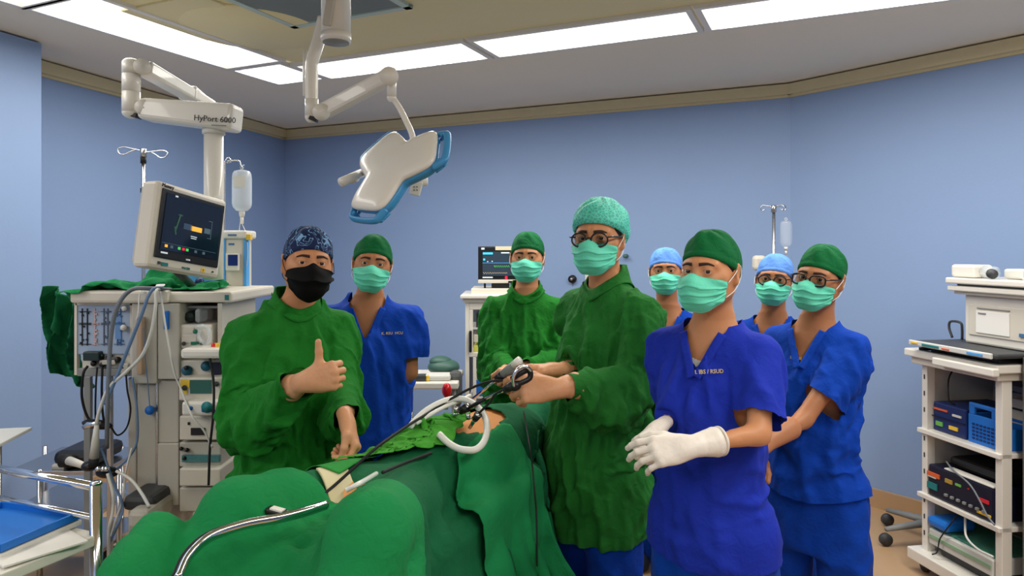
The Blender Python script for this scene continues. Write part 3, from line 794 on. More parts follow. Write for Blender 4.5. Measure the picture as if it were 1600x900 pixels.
    if arms:
        for k in arms:
            el_, wr, hd = arms[k]
            if hd is None: continue
            V, Fq = hand_mesh(hd['key'], fore=hd.get('fore', .2), **hd['pose'])
            V = V.copy(); V[:, 0] *= (1 if k == 'R' else -1)
            if k == 'L': Fq = Fq[:, ::-1]
            b_ = hd['back']; d_ = hd['dir']; R = hand_frame(d_, b_)
            if hd.get('bend', True):                  # the forearm part turns towards the elbow
                fa = np.asarray(wr) - np.asarray(el_); fa = fa / np.linalg.norm(fa); Rf = hand_frame(fa, b_)
                t = np.clip(-V[:, 1] / .045, 0, 1)[:, None]; t = t * t * (3 - 2 * t)
                Vw = (V @ R.T) * (1 - t) + (V @ Rf.T) * t
            else: Vw = V @ R.T
            hs = hd.get('size', 1.0); Vw = Vw * hs * sc + np.asarray(wr)
            if hd.get('glove') is not None: gloves.append((Vw, Fq, hd, k))
            else: parts.append((Vw, Fq))
    Vb, Fb = quads_join(parts)
    mesh_obj('body', Vb, Fb, skin, root)
    for Vw, Fq, hd, k in gloves:
        gob = mesh_obj('glove', Vw, Fq, hd['glove'], root)
        if hd.get('rolled'):
            el_, wr, _ = arms[k]; fa = (np.asarray(el_) - wr); fa /= np.linalg.norm(fa); c_ = np.asarray(wr) + fa * (hd['fore'] + .012) * hd.get('size', 1)
            u = np.cross(fa, [0, 0, 1.]); u /= np.linalg.norm(u); v = np.cross(fa, u)
            MB().tube([c_ + (u * math.cos(a) + v * math.sin(a)) * .037 * sc * hd.get('size', 1) for a in np.linspace(0, 2 * math.pi, 28)[:-1]], .0035, 6, closed=True).build('rolled_cuff', hd['glove'], gob)
    toW = lambda V: (V * sc) @ RH.T + H
    def tsdf(P):
        d = None
        for a_, b_ in ((hR, fR), (hL, fL)):
            q = cap(P, a_ + np.array([0, 0, .02]), b_ + np.array([0, 0, -.06]), .108 * g, .088 * g); d = q if d is None else smin(d, q, .02)
        return smin(d, sections(loc(P), [(-.78 * sc, 0, 0, .17 * g, .122 * g), (-.60 * sc, 0, .002, .178 * g, .128 * g), (-.40 * sc, 0, .004, .158 * g, .116 * g)]), .04)
    def neckbody(P, off): return smin(body_sdf(P, off), cap(P, nk0, nk1, .060 * sc, .064 * sc), .05)
    # --- hair, cap, mask, eyes, brows
    mesh_obj('hair', toW(HV), HF, M_hair, root)
    CV, CF = make_cap(capkind, seed)
    capo = mesh_obj('cap', toW(CV), CF, capmat, root)
    if capkind in ('tie',):
        k = MB(); b0 = np.array([.0, -.112, -.020])
        k.sphere(toW(b0[None])[0], (.010, .009, .008)); 
        for sx in (-1, 1):
            k.tube(toW(spline([b0, b0 + [sx * .012, -.012, -.02], b0 + [sx * .016, -.006, -.055]], 8)), [.005] * 7 + [.002], 6, flat=.4)
        k.build('tie', capmat, capo)
    MV, MF, cor = MASKS[maskkind]
    mm, lm = (M_mask, M_loop) if maskkind == 'surgical' else (M_maskk, M_loopk)
    mo = mesh_obj('mask', toW(MV), MF, mm, root)
    for s_ in (1, -1):
        p0, p1 = cor[(-s_ if False else s_, 0)], cor[(s_, 1)]
        sx = math.copysign(1, p0[0]); ear = np.array([sx * .0835, -.022, .018]); ear2 = np.array([sx * .080, -.036, -.010]); ear3 = np.array([sx * .078, -.024, -.034])
        mid = (p0 + ear) / 2 + [sx * .004, 0, 0]; mid2 = (p1 + ear3) / 2 + [sx * .006, 0, 0]
        MB().tube(toW(spline([p0 + [sx * .002, 0, -.003], mid, ear, ear2, ear3, mid2, p1 + [sx * .002, 0, .004]], 30)), .0013 * sc, 6).build('ear_loop', lm, mo)
    for sx in (-1, 1):
        ed = MB(); V = _eye.v[0]; c_ = np.array([sx * EYX, EYY + .0012, EYZ])
        Re = Rz(look[0]) @ Rx(look[1])
        eo = mesh_obj('eye', toW(V @ Re.T + c_), _eye.f, M_eye, root)
        at = eo.data.attributes.new('iris', 'FLOAT', 'POINT')
        dfr = np.arccos(np.clip(V[:, 1] / .0125, -1, 1)) / 1.15
        at.data.foreach_set('value', dfr.astype(np.float32))
        # eyebrow
        nu, nv = 16, 5; g_ = []
        for j in range(nv):
            for i in range(nu):
                t = i / (nu - 1); x = .011 + .040 * t; z = .0205 + .0035 * math.sin(math.pi * min(1, t * .75 + .1)) - .004 * max(0, t - .6) * 2.5
                wd_ = (.0046 * (1 - t) ** .5 + .0018) * (j / (nv - 1) - .5) * 1.6; g_.append((sx * x, .14, z + wd_))
        g_ = np.array(g_); D = np.tile([0, -1., 0], (len(g_), 1)); off = .0004 + .0016 * np.sin(np.pi * np.repeat(np.arange(nv), nu) / (nv - 1))
        o_ = trace(face_sdf, g_, D, 0); o_[:, 1] += off
        mesh_obj('eyebrow', toW(o_), grid_faces(nu, nv), M_brow, root)
    if glasses:
        go = MB(); z0 = -.003; shp = glasses; lensp = []
        for sx in (-1, 1):
            cx = sx * .0335; n = 30; pts = []
            for i in range(n):
                a = 2 * math.pi * i / n; ca, sa = math.cos(a), math.sin(a); p_ = 2 if shp == 'round' else 3.2
                rr = 1 / ((abs(ca / .0262) ** p_ + abs(sa / (.0222 if shp == 'round' else .0190)) ** p_) ** (1 / p_))
                x = cx + rr * ca; pts.append((x, .1125 - .9 * abs(x) ** 2 * 7.5 * .35 - .0 * z0, z0 + rr * sa))
            go.tube(toW(np.array(pts)), .0030 * sc, 6, closed=True)
            tp = spline([(sx * .0590, .102, z0 + .008), (sx * .072, .086, z0 + .009), (sx * .0795, .03, z0 + .007), (sx * .080, -.012, z0 + .006)], 14)
            go.tube(toW(tp), .0031 * sc, 6)
            lensp.append(np.array(pts))
        go.tube(toW(spline([(-.0085, .1125, z0 + .004), (0, .115, z0 + .007), (.0085, .1125, z0 + .004)], 8)), .0021 * sc, 6)
        gob = go.build('spectacles', M_spec, root)
        for L_ in lensp:
            lm_ = MB(); P_ = toW(L_ * np.array([1, 1, 1])); q = toW(L_ + np.array([0, -.0012, 0])); n = len(P_)
            lm_.add(np.concatenate([P_, q]), [tuple(range(n)), tuple(range(2 * n - 1, n - 1, -1))] + [(i, n + i, n + (i + 1) % n, (i + 1) % n) for i in range(n)])
            lm_.build('lens', M_lens, gob)
    # --- clothing
    gm, gtop = (mats or (M_gown,))[0], None
    if garment == 'gown':
        hem = .45 if hem is None else hem
        off = .022
        gp = [(hem - .08 - S[2], 0, .0, .235 * g, .185 * g), (-.80 * sc, 0, .0, .215 * g, .172 * g), (-.58 * sc, 0, .01, .202 * g, .158 * g), (-.42 * sc, 0, .01, .190 * g, .148 * g), (-.26 * sc, 0, .010, .188 * g, .142 * g),
              (-.12 * sc, 0, .008, .182 * g, .132 * g), (-.03 * sc, 0, -.002, .155 * g, .105 * g), (.02 * sc, 0, -.010, .105 * g, .086 * g), (.045 * sc, 0, -.010, .080 * g, .075 * g), (.12 * sc, 0, -.010, .068 * g, .066 * g)]
        vx = vox or .011
        def gf(P):
            Q = loc(P); d = sections(Q, gp)
            for s_ in (shR, shL): d = smin(d, cap(P, s_, S + (s_ - S) * .35, .074 * g, .075 * g), .06)
            for k, s_ in (('R', shR), ('L', shL)):
                if arms and k in arms:
                    el_, wr = np.asarray(arms[k][0]), np.asarray(arms[k][1]); fa = (wr - el_); L_ = np.linalg.norm(fa); e_ = wr - fa / L_ * arms[k][2].get('cuff', .06)
                    q = smin(cap(P, s_, el_, .083 * g, .074 * g), cap(P, el_, e_ + fa / L_ * .05, .074 * g, .046 * g), .03)
                    q = smin(q, ell(P, el_ + (wr - el_) * .25 + np.array([0, 0, -.025]), (.085 * g, .085 * g, .075 * g)), .04)
                    d = smin(d, q, .022)
            return d
        allp = [S, shR, shL] + [np.asarray(q) for k in (arms or {}) for q in arms[k][:2]]
        lo = np.min(allp, 0) - .13; hi = np.max(allp, 0) + .13; c_ = axis(np.array([hem]))[0]
        lo[:2] = np.minimum(lo[:2], c_ - .28 * g); hi[:2] = np.maximum(hi[:2], c_ + .28 * g); lo[2] = hem - .05; hi[2] = S[2] + .10
        V, Fq = iso(gf, lo, hi, vx)
        V, Fq = clip(V, Fq, lambda V: hem - V[:, 2])
        nax = np.array([0, 0, 1.]) + front * .22; nax /= np.linalg.norm(nax); nc = S + np.array([0, 0, .05]) * sc - front * .004
        def gn(V):
            Y = V - nc; x = Y @ right; y = Y @ np.cross(nax, right) * -1; h = Y @ nax
            r = np.sqrt(x ** 2 + (y * np.where(y * 1 > 0, .92, 1)) ** 2); return np.where((r < .14) & (h > -.10), .073 * sc - r, -1)
        V, Fq = clip(V, Fq, gn)
        for k in arms or {}:
            el_, wr = np.asarray(arms[k][0]), np.asarray(arms[k][1]); fa = wr - el_; L_ = np.linalg.norm(fa); fa = fa / L_; cu = arms[k][2].get('cuff', .06)
            def gc(V, fa=fa, wr=wr, cu=cu):
                h = (V - wr) @ fa + cu; r = np.linalg.norm((V - wr) - ((V - wr) @ fa)[:, None] * fa, axis=1); return np.where((r < .075) & (h > -.05), h, -1)
            V, Fq = clip(V, Fq, gc)
        V, Fq = components_keep_largest(V, Fq)
        V = smooth_v(V, Fq, 2)
        pin = gn(V) > -.02
        cuffs = np.zeros(len(V), bool)
        for k in arms or {}:
            el_, wr = np.asarray(arms[k][0]), np.asarray(arms[k][1]); fa = wr - el_; fa = fa / np.linalg.norm(fa); cu = arms[k][2].get('cuff', .06)
            h = (V - wr) @ fa + cu; r = np.linalg.norm((V - wr) - h[:, None] * 0 - ((V - wr) @ fa)[:, None] * fa, axis=1); m_ = (r < .09) & (h > -.03) & (h < .02)
            cuffs |= m_
            cc = wr + fa * ((V[m_] - wr) @ fa)[:, None]; dd = V[m_] - cc; V[m_] = cc + dd / np.linalg.norm(dd, axis=1)[:, None] * .040 * g
        def col(P):
            d = neckbody(P, .010); return np.minimum(np.minimum(d, tsdf(P) - .012), arms_sdf(P, .056, .050, .034))
        V = cloth(V, Fq, stretch=1.16, zst=1.04, iters=cloth_iters, grav=.006, pin=np.where(pin | cuffs)[0], sdf=col, thick=.004, bend=.05, seed=seed, jitter=.024, fric=.5)
        V = smooth_v(V, Fq, 1, .3)
        mk = np.clip((np.linalg.norm(V - nc, axis=1) - .09 * sc) / .06, 0, 1)
        for k in arms or {}: mk = mk * np.clip((np.linalg.norm(V - np.asarray(arms[k][1]), axis=1) - .09) / .06, .25, 1)
        V = push_out(folds(V, Fq, seed, .019, (.085, .05, .028), zs=.13, mask=mk), col, .004)
        go = mesh_obj('gown', V, Fq, gm, root)
        sd = go.modifiers.new('sub', 'SUBSURF'); sd.levels = 1; sd.render_levels = 1
        nn_, mm_ = 56, 6; P0_, D0_ = [], []; fw = -np.cross(nax, right) if np.cross(nax, right) @ front < 0 else np.cross(nax, right)
        for j in range(mm_):
            for i in range(nn_):
                a = 2 * math.pi * i / nn_; r_ = (.069 + .026 * j / (mm_ - 1)) * sc; P0_.append(nc + right * math.sin(a) * r_ + fw * math.cos(a) * r_ * 1.06 + nax * .09); D0_.append(-nax)
        Pb = trace(gf, np.array(P0_), np.array(D0_), .0045, 30)
        mesh_obj('collar_band', Pb, grid_faces(nn_, mm_, True), gm, go).modifiers.new('t', 'SOLIDIFY').thickness = .004
        gtop = V
        # blue scrub collar inside the gown neck
        cc = MB(); n = 40; ring = []
        for i in range(n):
            a = 2 * math.pi * i / n; rr = .066 * sc; x, y = math.sin(a), math.cos(a)
            if abs(a - 0) < .5 or abs(a - 2 * math.pi) < .5: pass
            ring.append(nc - nax * .0 + right * x * rr + front * y * (rr * .95))
        ring = np.array(ring); up = nax
        Vc2 = np.concatenate([ring - up * .03, ring + up * (.024 + .010 * np.abs(np.sin(np.linspace(0, 2 * math.pi, n, endpoint=False))))[:, None] - right * 0])
        # collar opening: lower towards the front
        fr = np.clip((ring - nc) @ front / .06, 0, 1); Vc2[n:] -= up * (fr * .05)[:, None]
        mesh_obj('scrub_collar', Vc2, grid_faces(n, 2, True), scrub_mat, root).modifiers.new('t', 'SOLIDIFY').thickness = .003
    else:
        hem = S[2] - .70 * sc if hem is None else hem
        gp = [(hem - .06 - S[2], 0, 0, .205 * g, .152 * g), (-.60 * sc, 0, .002, .196 * g, .146 * g), (-.42 * sc, 0, .008, .178 * g, .134 * g), (-.26 * sc, 0, .010, .178 * g, .134 * g),
              (-.12 * sc, 0, .008, .175 * g, .126 * g), (-.03 * sc, 0, -.002, .148 * g, .098 * g), (.025 * sc, 0, -.012, .088 * g, .074 * g), (.055 * sc, 0, -.012, .068 * g, .066 * g)]
        def tor(P):
            Q = loc(P); d = sections(Q, gp)
            for s_ in (shR, shL): d = smin(d, cap(P, s_, S + (s_ - S) * .35, .066 * g, .070 * g), .05)
            return d
        def gf(P):
            d = tor(P)
            for k, s_ in (('R', shR), ('L', shL)):
                if arms and k in arms:
                    el_ = np.asarray(arms[k][0]); fa_ = (el_ - s_) / np.linalg.norm(el_ - s_); q = cap(P, s_, s_ + (el_ - s_) * .95, .070 * g, .080 * g); q = np.maximum(q, (P - s_) @ fa_ - np.linalg.norm(el_ - s_) * sleeve - .016); d = smin(d, q, .02)
            return d
        allp = [S, shR, shL] + [np.asarray(arms[k][0]) for k in (arms or {})]
        lo = np.min(allp, 0) - .16; hi = np.max(allp, 0) + .16; lo[2] = hem - .04; hi[2] = S[2] + .10
        c_ = axis(np.array([hem]))[0]; lo[:2] = np.minimum(lo[:2], c_ - .24 * g); hi[:2] = np.maximum(hi[:2], c_ + .24 * g)
        V, Fq = iso(gf, lo, hi, vox or .0125)
        V, Fq = clip(V, Fq, lambda V: hem - V[:, 2])
        nc = S + np.array([0, 0, .045]) * sc - front * .012
        vw, vd_ = vneck
        def gn(V):
            Q = loc(V); x, y, z = Q[:, 0] / sc, Q[:, 1], Q[:, 2] / sc
            cyl = .069 - np.sqrt(x ** 2 + ((y / sc) + .010) ** 2)
            fv = vw * np.clip((z - vd_) / (.045 - vd_), 0, 9) - np.abs(x); fv = np.where((y > 0) & (z > vd_ - .04), np.minimum(fv, z - vd_), -1)
            d = np.where(z > -.07, np.maximum(cyl, fv), fv)
            return np.where(np.abs(x) < .11, d, -1)
        V, Fq = clip(V, Fq, gn)
        for k, s_ in (('R', shR), ('L', shL)):
            if arms and k in arms:
                el_ = np.asarray(arms[k][0]); fa = el_ - s_; L_ = np.linalg.norm(fa); fa = fa / L_
                def gc(V, fa=fa, s_=s_, L_=L_, el_=el_):
                    h = (V - s_) @ fa - L_ * sleeve; r = np.linalg.norm((V - s_) - ((V - s_) @ fa)[:, None] * fa, axis=1)
                    Q = loc(V); out = np.abs(Q[:, 0]) > .0; return np.where((r < .115) & (h > -.05) & (h < L_ * .35 + .10) & (np.maximum(cap(V, s_, s_ + (el_ - s_) * .95, .070 * g, .080 * g), h - .016) < tor(V) - .003), h, -1)
                V, Fq = clip(V, Fq, gc)
        V, Fq = components_keep_largest(V, Fq)
        V = smooth_v(V, Fq, 2)
        pin = gn(V) > -.014
        def col(P):
            d = neckbody(P, .006); return np.minimum(np.minimum(d, tsdf(P) - .007), arms_sdf(P, .058, .044, .03))
        V = cloth(V, Fq, stretch=1.10, zst=1.03, iters=cloth_iters, grav=.005, pin=np.where(pin)[0], sdf=col, thick=.004, bend=.08, seed=seed, jitter=.016, fric=.5)
        V = smooth_v(V, Fq, 1, .3)
        V = folds(V, Fq, seed, .0115, (.10, .055, .03), zs=.2, mask=np.clip((np.linalg.norm(V - nc, axis=1) - .12 * sc) / .08, 0.1, 1)); V = push_out(V, col, .004); nrm = normals(V, Fq)
        for k, s_ in (('R', shR), ('L', shL)):
            if arms and k in arms:
                el_ = np.asarray(arms[k][0]); fa = el_ - s_; L_ = np.linalg.norm(fa); fa = fa / L_
                h = (V - s_) @ fa - L_ * sleeve; r = np.linalg.norm((V - s_) - ((V - s_) @ fa)[:, None] * fa, axis=1); m_ = (r < .12) & (h > -.028) & (np.abs(loc(V)[:, 0]) > .15 * g)
                V = V + nrm * np.where(m_, .003, 0)[:, None]
        go = mesh_obj('shirt', V, Fq, gm, root)
        sd = go.modifiers.new('sub', 'SUBSURF'); sd.levels = 1; sd.render_levels = 1
        for s1 in (-1, 1):
            nn_, mm_ = 26, 5; P0_ = []
            for j in range(mm_):
                for i in range(nn_):
                    u = i / (nn_ - 1); z_ = (vd_ - .004 + (.040 - vd_) * u); x_ = vw * np.clip((z_ - vd_) / (.045 - vd_), 0, 9); o_ = .024 * j / (mm_ - 1)
                    P0_.append(S + right * s1 * (x_ + o_ - .002) * sc + np.array([0, 0, (z_ - o_ * .42) * sc]) + front * .24)
            Pb = trace(gf, np.array(P0_), np.tile(-front, (len(P0_), 1)), .0055, 34); Pb = Pb + front * .001 * s1
            mesh_obj('neck_band', Pb, grid_faces(nn_, mm_), gm, go).modifiers.new('t', 'SOLIDIFY').thickness = .003
        if undershirt:                                # a strip of undershirt closing the point of the V
            Q = loc(Vh); z_ = Q[:, 2] / sc; k_ = (Q[:, 1] > 0) & (np.abs(Q[:, 0]) < .05) & (z_ < vd_ + .035 + .35 * np.abs(Q[:, 0])) & (z_ > vd_ - .02)
            Fu = Fh[k_[Fh].all(1)]
            if len(Fu):
                used = np.unique(Fu); mp = -np.ones(len(Vh), int); mp[used] = np.arange(len(used)); mesh_obj('undershirt', Vh[used] + normals(Vh, Fh)[used] * .0035, mp[Fu], M_tee, root)
        gtop = V
    if text_at is not None and gtop is not None:
        wtxt, tp = text_at; tp = np.asarray(tp, float)
        Nn = normals(gtop, Fq); dd = (tp - np.array([0, 0, CAM_H])); dd /= np.linalg.norm(dd)
        rel = gtop - np.array([0, 0, CAM_H]); perp = np.linalg.norm(rel - (rel @ dd)[:, None] * dd, axis=1); m_ = np.where((perp < .02) & (Nn @ dd < 0))[0]
        if len(m_):
            q = m_[np.argmin(rel[m_] @ dd)]; nn = Nn[q]; c_ = gtop[q] + nn * .008
            xr = np.cross([0, 0, 1.], nn); xr /= np.linalg.norm(xr); zr = np.cross(nn, xr)
            text('name_stitching', wtxt, .016, c_, np.stack([xr, zr, nn], 1), M_yel, root)
    # --- trousers and shoes
    if legs:
        top = hem + .10
        tf = tsdf
        lo = np.minimum(hR, hL) - .2; hi = np.maximum(hR, hL) + .2; lo = np.minimum(lo, np.minimum(fR, fL) - .16); hi = np.maximum(hi, np.maximum(fR, fL) + .16); lo[2] = .0; hi[2] = max(top, .3)
        V, Fq = iso(tf, lo, hi, .016)
        V, Fq = clip(V, Fq, lambda V: np.maximum(.045 - V[:, 2], V[:, 2] - top)); V = smooth_v(V, Fq, 1)
        pin = V[:, 2] > top - .03
        def col(P):
            d = None
            for a_, b_ in ((hR, fR), (hL, fL)):
                kn = (a_ + b_) / 2; q = cap(P, a_, b_, .085 * g, .05 * g); d = q if d is None else np.minimum(d, q)
            return d
        V = cloth(V, Fq, stretch=1.05, zst=1.05, iters=40, grav=.004, pin=np.where(pin)[0], sdf=col, bend=.2, seed=seed + 5, jitter=.006)
        V = smooth_v(V, Fq, 1, .3); V[:, 2] = np.maximum(V[:, 2], .02)
        to = mesh_obj('trousers', V, Fq, scrub_mat, root); sd = to.modifiers.new('sub', 'SUBSURF'); sd.levels = 1; sd.render_levels = 1
        for f_ in (fR, fL):
            s_ = MB(); V2, F2 = iso(lambda P: smax(smin(cap(P, (0, -.06, .03), (0, .12, .028), .040, .044), cap(P, (0, -.05, .05), (0, .0, .06), .036), .03), -P[:, 2], .01), (-.08, -.13, -.01), (.08, .20, .12), .008)
            R0 = np.stack([right, front, np.array([0, 0, 1.])], 1); mesh_obj('shoe', V2 @ R0.T + np.array([f_[0], f_[1], 0]), F2, M_shoe, root)
    return root
# ---------------------------------------------------------------- the team
PX = W
def hd(key, pose, dir, back, glove=None, fore=.2, size=1.0, cuff=.06, rolled=False):
    return dict(key=key + str(fore), pose=pose, dir=dir, back=back, glove=glove, fore=fore, size=size, cuff=cuff, rolled=rolled)
# surgeon in spectacles
person('tall surgeon in green gown, teal bouffant cap, black glasses and teal mask holding instruments', PX(936, 372, 2.50), .42, .04, .0, byaw=1.0,
       neck=PX(948, 454, 2.57), scale=1.08, lean=(-.04, 0), sw=.165, garment='gown', mats=(M_gown2,), capkind='bouffant', capmat=M_net, glasses='round', skin=M_skin, hem=.61, seed=4, girth=.90, look=(.22, 0),
       arms={'L': (PX(984, 592, 2.34), PX(864, 607, 2.18), hd('grip', GRIP, (-1, -.1, .02), (.1, -.85, .45), M_glove, .08, cuff=.055)),
             'R': (PX(970, 570, 2.68), PX(868, 578, 2.42), hd('pinch', PINCH, (-1, -.15, .05), (.0, .35, .95), M_glove, .10, cuff=.03))})
# thumbs up
person('man in green gown, patterned navy cap and black mask giving a thumbs up', PX(481, 411, 2.35), -.45, .0, .08, byaw=-.55,
       neck=PX(462, 488, 2.40), sw=.152, girth=.92, garment='gown', mats=(M_gown,), capkind='tie', capmat=M_capp, maskkind='beak', skin=M_skin, hem=.55, seed=9, look=(-.08, 0),
       arms={'R': (PX(382, 640, 2.24), PX(478, 596, 2.03), hd('fist', FIST, (.95, -.1, .22), (-.15, -1, .1), M_glove, .075, cuff=.055)),
             'L': (PX(534, 605, 2.34), PX(541, 655, 2.12), hd('loose', LOOSE, (.35, -.25, -.75), (.8, .3, .5), M_glove, .10, cuff=.02))})
# blue scrubs behind him
person('man in blue scrubs and green cap standing against the wall, arms behind his back', PX(582, 412, 2.95), -.2, .0, .12, byaw=-.12,
       neck=PX(575, 478, 3.0), sw=.175, mats=(M_scrub,), capkind='tie', capmat=M_capg, skin=M_skin2, hem=.77, seed=12, look=(0, 0), text_at=('K. RSU  HCU', PX(612, 519, 2.9)), vneck=(.062, -.105), sleeve=.52,
       arms={'R': (PX(520, 585, 3.08), PX(560, 650, 3.2), hd('relax', RELAX, (.6, .3, -.6), (0, 1, 0), None, .2)), 'L': (PX(640, 582, 3.02), PX(596, 648, 3.16), hd('relax', RELAX, (-.6, .3, -.6), (0, 1, 0), None, .2))})
# green gown at the head of the table
person('man in green gown, green cap and teal mask at the head of the table', PX(824, 402, 3.40), .12, .02, .0, byaw=.1,
       neck=PX(822, 466, 3.44), sw=.160, girth=.95, garment='gown', mats=(M_gown,), capkind='tie', capmat=M_capg, skin=M_skin, hem=.5, seed=17, look=(.05, 0),
       arms={'R': (PX(776, 560, 3.34), PX(806, 588, 3.10), hd('grip', GRIP, (.2, -.9, -.3), (-.5, 0, .8), M_glove, .10, cuff=.03)),
             'L': (PX(872, 560, 3.34), PX(812, 578, 3.12), hd('loose', LOOSE, (-.8, -.5, -.2), (.3, -.6, .7), M_glove, .10, cuff=.03))})
# front right in royal blue
person('man in royal blue scrubs and green cap in front on the right, wearing white gloves', PX(1110, 424, 1.96), .74, .0, .0, byaw=.72, scale=.94, sleeve=.66,
       neck=PX(1112, 515, 2.02), sw=.152, mats=(M_scrub2,), capkind='tie', capmat=M_capg, skin=M_skin, hem=.73, seed=23, girth=.92, look=(.30, 0), text_at=('I. IBS / RSUD', PX(1111, 575, 1.95)), undershirt=True,
       vneck=(.058, -.088),
       arms={'L': (PX(1186, 678, 1.80), PX(1076, 698, 1.73), hd('lax', RELAX, (-1, -.05, -.12), (.05, -.75, .6), M_glovew, .08, rolled=True)),
             'R': (PX(1062, 640, 2.10), PX(1030, 668, 1.92), hd('loose', LOOSE, (-.75, -.45, -.30), (-.1, .45, .8), M_glovew, .05))})
person('assistant in blue scrubs and light blue cap between surgeon and royal blue man', PX(1040, 423, 3.45), .27, .0, -.02, byaw=.3,
       neck=PX(1043, 492, 3.5), sw=.165, mats=(M_scrub,), capkind='low', capmat=M_capb, skin=M_skin2, seed=31, scale=.97, look=(.05, 0), vneck=(.06, -.12),
       arms={'R': (PX(985, 590, 3.45), PX(1020, 650, 3.3), hd('relax', RELAX, (.7, -.4, -.4), (0, -.8, .6), None, .2)), 'L': (PX(1100, 590, 3.5), PX(1060, 650, 3.3), hd('relax', RELAX, (-.7, -.4, -.4), (0, -.8, .6), None, .2))})
person('assistant in blue scrubs, light blue cap and thin glasses, farthest right in the back', PX(1210, 436, 3.15), .45, .0, .06, byaw=.5,
       neck=PX(1206, 505, 3.22), sw=.165, mats=(M_scrub,), capkind='low', capmat=M_capb, skin=M_skin2, seed=37, glasses='round', scale=.97, look=(.08, 0), vneck=(.06, -.12),
       arms={'R': (PX(1160, 610, 3.2), PX(1190, 680, 3.0), hd('relax', RELAX, (.7, -.4, -.4), (0, -.8, .6), None, .2)), 'L': (PX(1265, 600, 3.3), PX(1230, 680, 3.1), hd('relax', RELAX, (-.7, -.4, -.4), (0, -.8, .6), None, .2))})
person('woman in blue scrubs, green cap and square black glasses, rightmost of the group', PX(1281, 434, 2.60), .78, .02, .12, byaw=.85,
       neck=PX(1272, 512, 2.68), sw=.148, girth=.92, mats=(M_scrub,), capkind='tie', capmat=M_capg, skin=M_skin2, seed=41, glasses='square', hem=.69, look=(.26, 0), vneck=(.058, -.098), text_at=('IBS RSUD', PX(1241, 561, 2.45)),
       arms={'L': (PX(1256, 655, 2.50), PX(1176, 705, 2.36), hd('relax', RELAX, (-.9, -.2, -.3), (0, -.8, .5), None, .2)),
             'R': (PX(1235, 640, 2.85), PX(1180, 700, 2.55), hd('relax', RELAX, (-.3, -.8, -.4), (.3, .3, .8), None, .2))})
# ---------------------------------------------------------------- materials of the equipment
M_white = mat('enamel_white', (226, 222, 212), .35, coat=.3)
M_cream2 = mat('enamel_cream', (212, 206, 192), .4)
M_beige = mat('machine_beige', (186, 182, 170), .45, var=.03, vscale=8)
M_grey = mat('plastic_grey', (132, 134, 132), .5)
M_dgrey = mat('plastic_dark_grey', (58, 60, 62), .5)
M_black = mat('plastic_black', (18, 18, 20), .4)
M_rubber = mat('rubber_black', (20, 20, 21), .7)
M_steel = mat('steel_brushed', (190, 190, 190), .25, metal=1)
M_chrome = mat('chrome', (215, 218, 222), .12, metal=1)
M_lblue = mat('lamp_rim_blue', (60, 142, 196), .35)
M_pblue = mat('panel_blue', (84, 160, 224), .45)
M_blue = mat('plastic_blue', (26, 110, 200), .4)
M_navy = mat('casing_navy', (22, 42, 96), .4)
M_navy2 = mat('casing_dark_navy', (16, 20, 44), .4)
M_yel2 = mat('label_yellow', (232, 192, 60), .5)
M_red = mat('bulb_red', (214, 20, 30), .25, coat=.6)
M_teal = mat('label_teal', (30, 120, 122), .5)
M_ink = mat('ink_black', (20, 22, 26), .6)
M_paper = mat('paper_white', (222, 220, 212), .8)
M_screen = mat('screen_dark', (10, 16, 26), .12, emit=(14, 26, 44), estr=.5)
M_screen2 = mat('screen_slate', (34, 44, 54), .15, emit=(52, 66, 78), estr=.6)
M_clear = mat('clear_plastic', (225, 235, 240), .12, alpha=.35, spec=.7)
M_milky = mat('bottle_milky', (224, 232, 240), .25, alpha=.72, spec=.6)
M_cable_bl = mat('cable_blue_grey', (96, 124, 160), .45)
M_cable_w = mat('cable_white', (206, 206, 200), .45)
M_cable_g = mat('cable_grey', (110, 116, 124), .45)
M_drape = fabric('drape_green', (22, 128, 72), bump=.2)
M_drape2 = fabric('drape_dark_green', (16, 96, 58), bump=.2)
M_towelg = fabric('towel_leaf_green', (66, 150, 46), bump=.2)
def glow(name, rgb, s=.9): return mat(name, rgb, .4, emit=rgb, estr=s)
G_cyan = glow('trace_cyan', (60, 190, 220)); G_green = glow('trace_green', (70, 190, 80), .7); G_amber = glow('trace_amber', (230, 170, 60), .8)
G_white = glow('trace_white', (190, 200, 205), .6); G_red = glow('trace_red', (220, 30, 60), .7); G_dim = glow('trace_dim', (70, 90, 100), .5)
def slab(mb, x0, y0, x1, y1, d, dep, bev=0):
    a = W(x0, y0, d); b = W(x1, y1, d)
    return mb.box(((a[0] + b[0]) / 2, d + dep / 2, (a[2] + b[2]) / 2), (abs(b[0] - a[0]), dep, abs(a[2] - b[2])), bev=bev)
# ---------------------------------------------------------------- surgical lamp
d = 2.5
lampc = W(525, 30, d)
lt = empty('surgical_lamp', (lampc[0], lampc[1], CEIL), 'white three-lobed surgical lamp with blue underside on a jointed ceiling arm', 'surgical lamp')
zc = W(525, 66, d)[2]
mb = MB(); mb.cyl((lampc[0], d, CEIL + .0), (lampc[0], d, zc + .03), .052, n=36); mb.cyl((lampc[0], d, zc + .03), (lampc[0], d, zc), .0545, .053, n=36)
mb.cyl((lampc[0], d, CEIL), (lampc[0], d, CEIL - .018), .075, n=36)
col_ = mb.build('column', M_white, lt)
mb = MB(); mb.cyl((lampc[0], d, zc + .001), (lampc[0], d, zc - .004), .047, n=36); mb.build('end_cap', M_grey, col_)
mb = MB(); mb.box((lampc[0] - .008, d - .056, W(525, 18, d)[2]), (.030, .016, .14), Ry(.16), bev=.004); mb.build('bracket', M_beige, col_)
J1 = W(487, 178, 2.55)
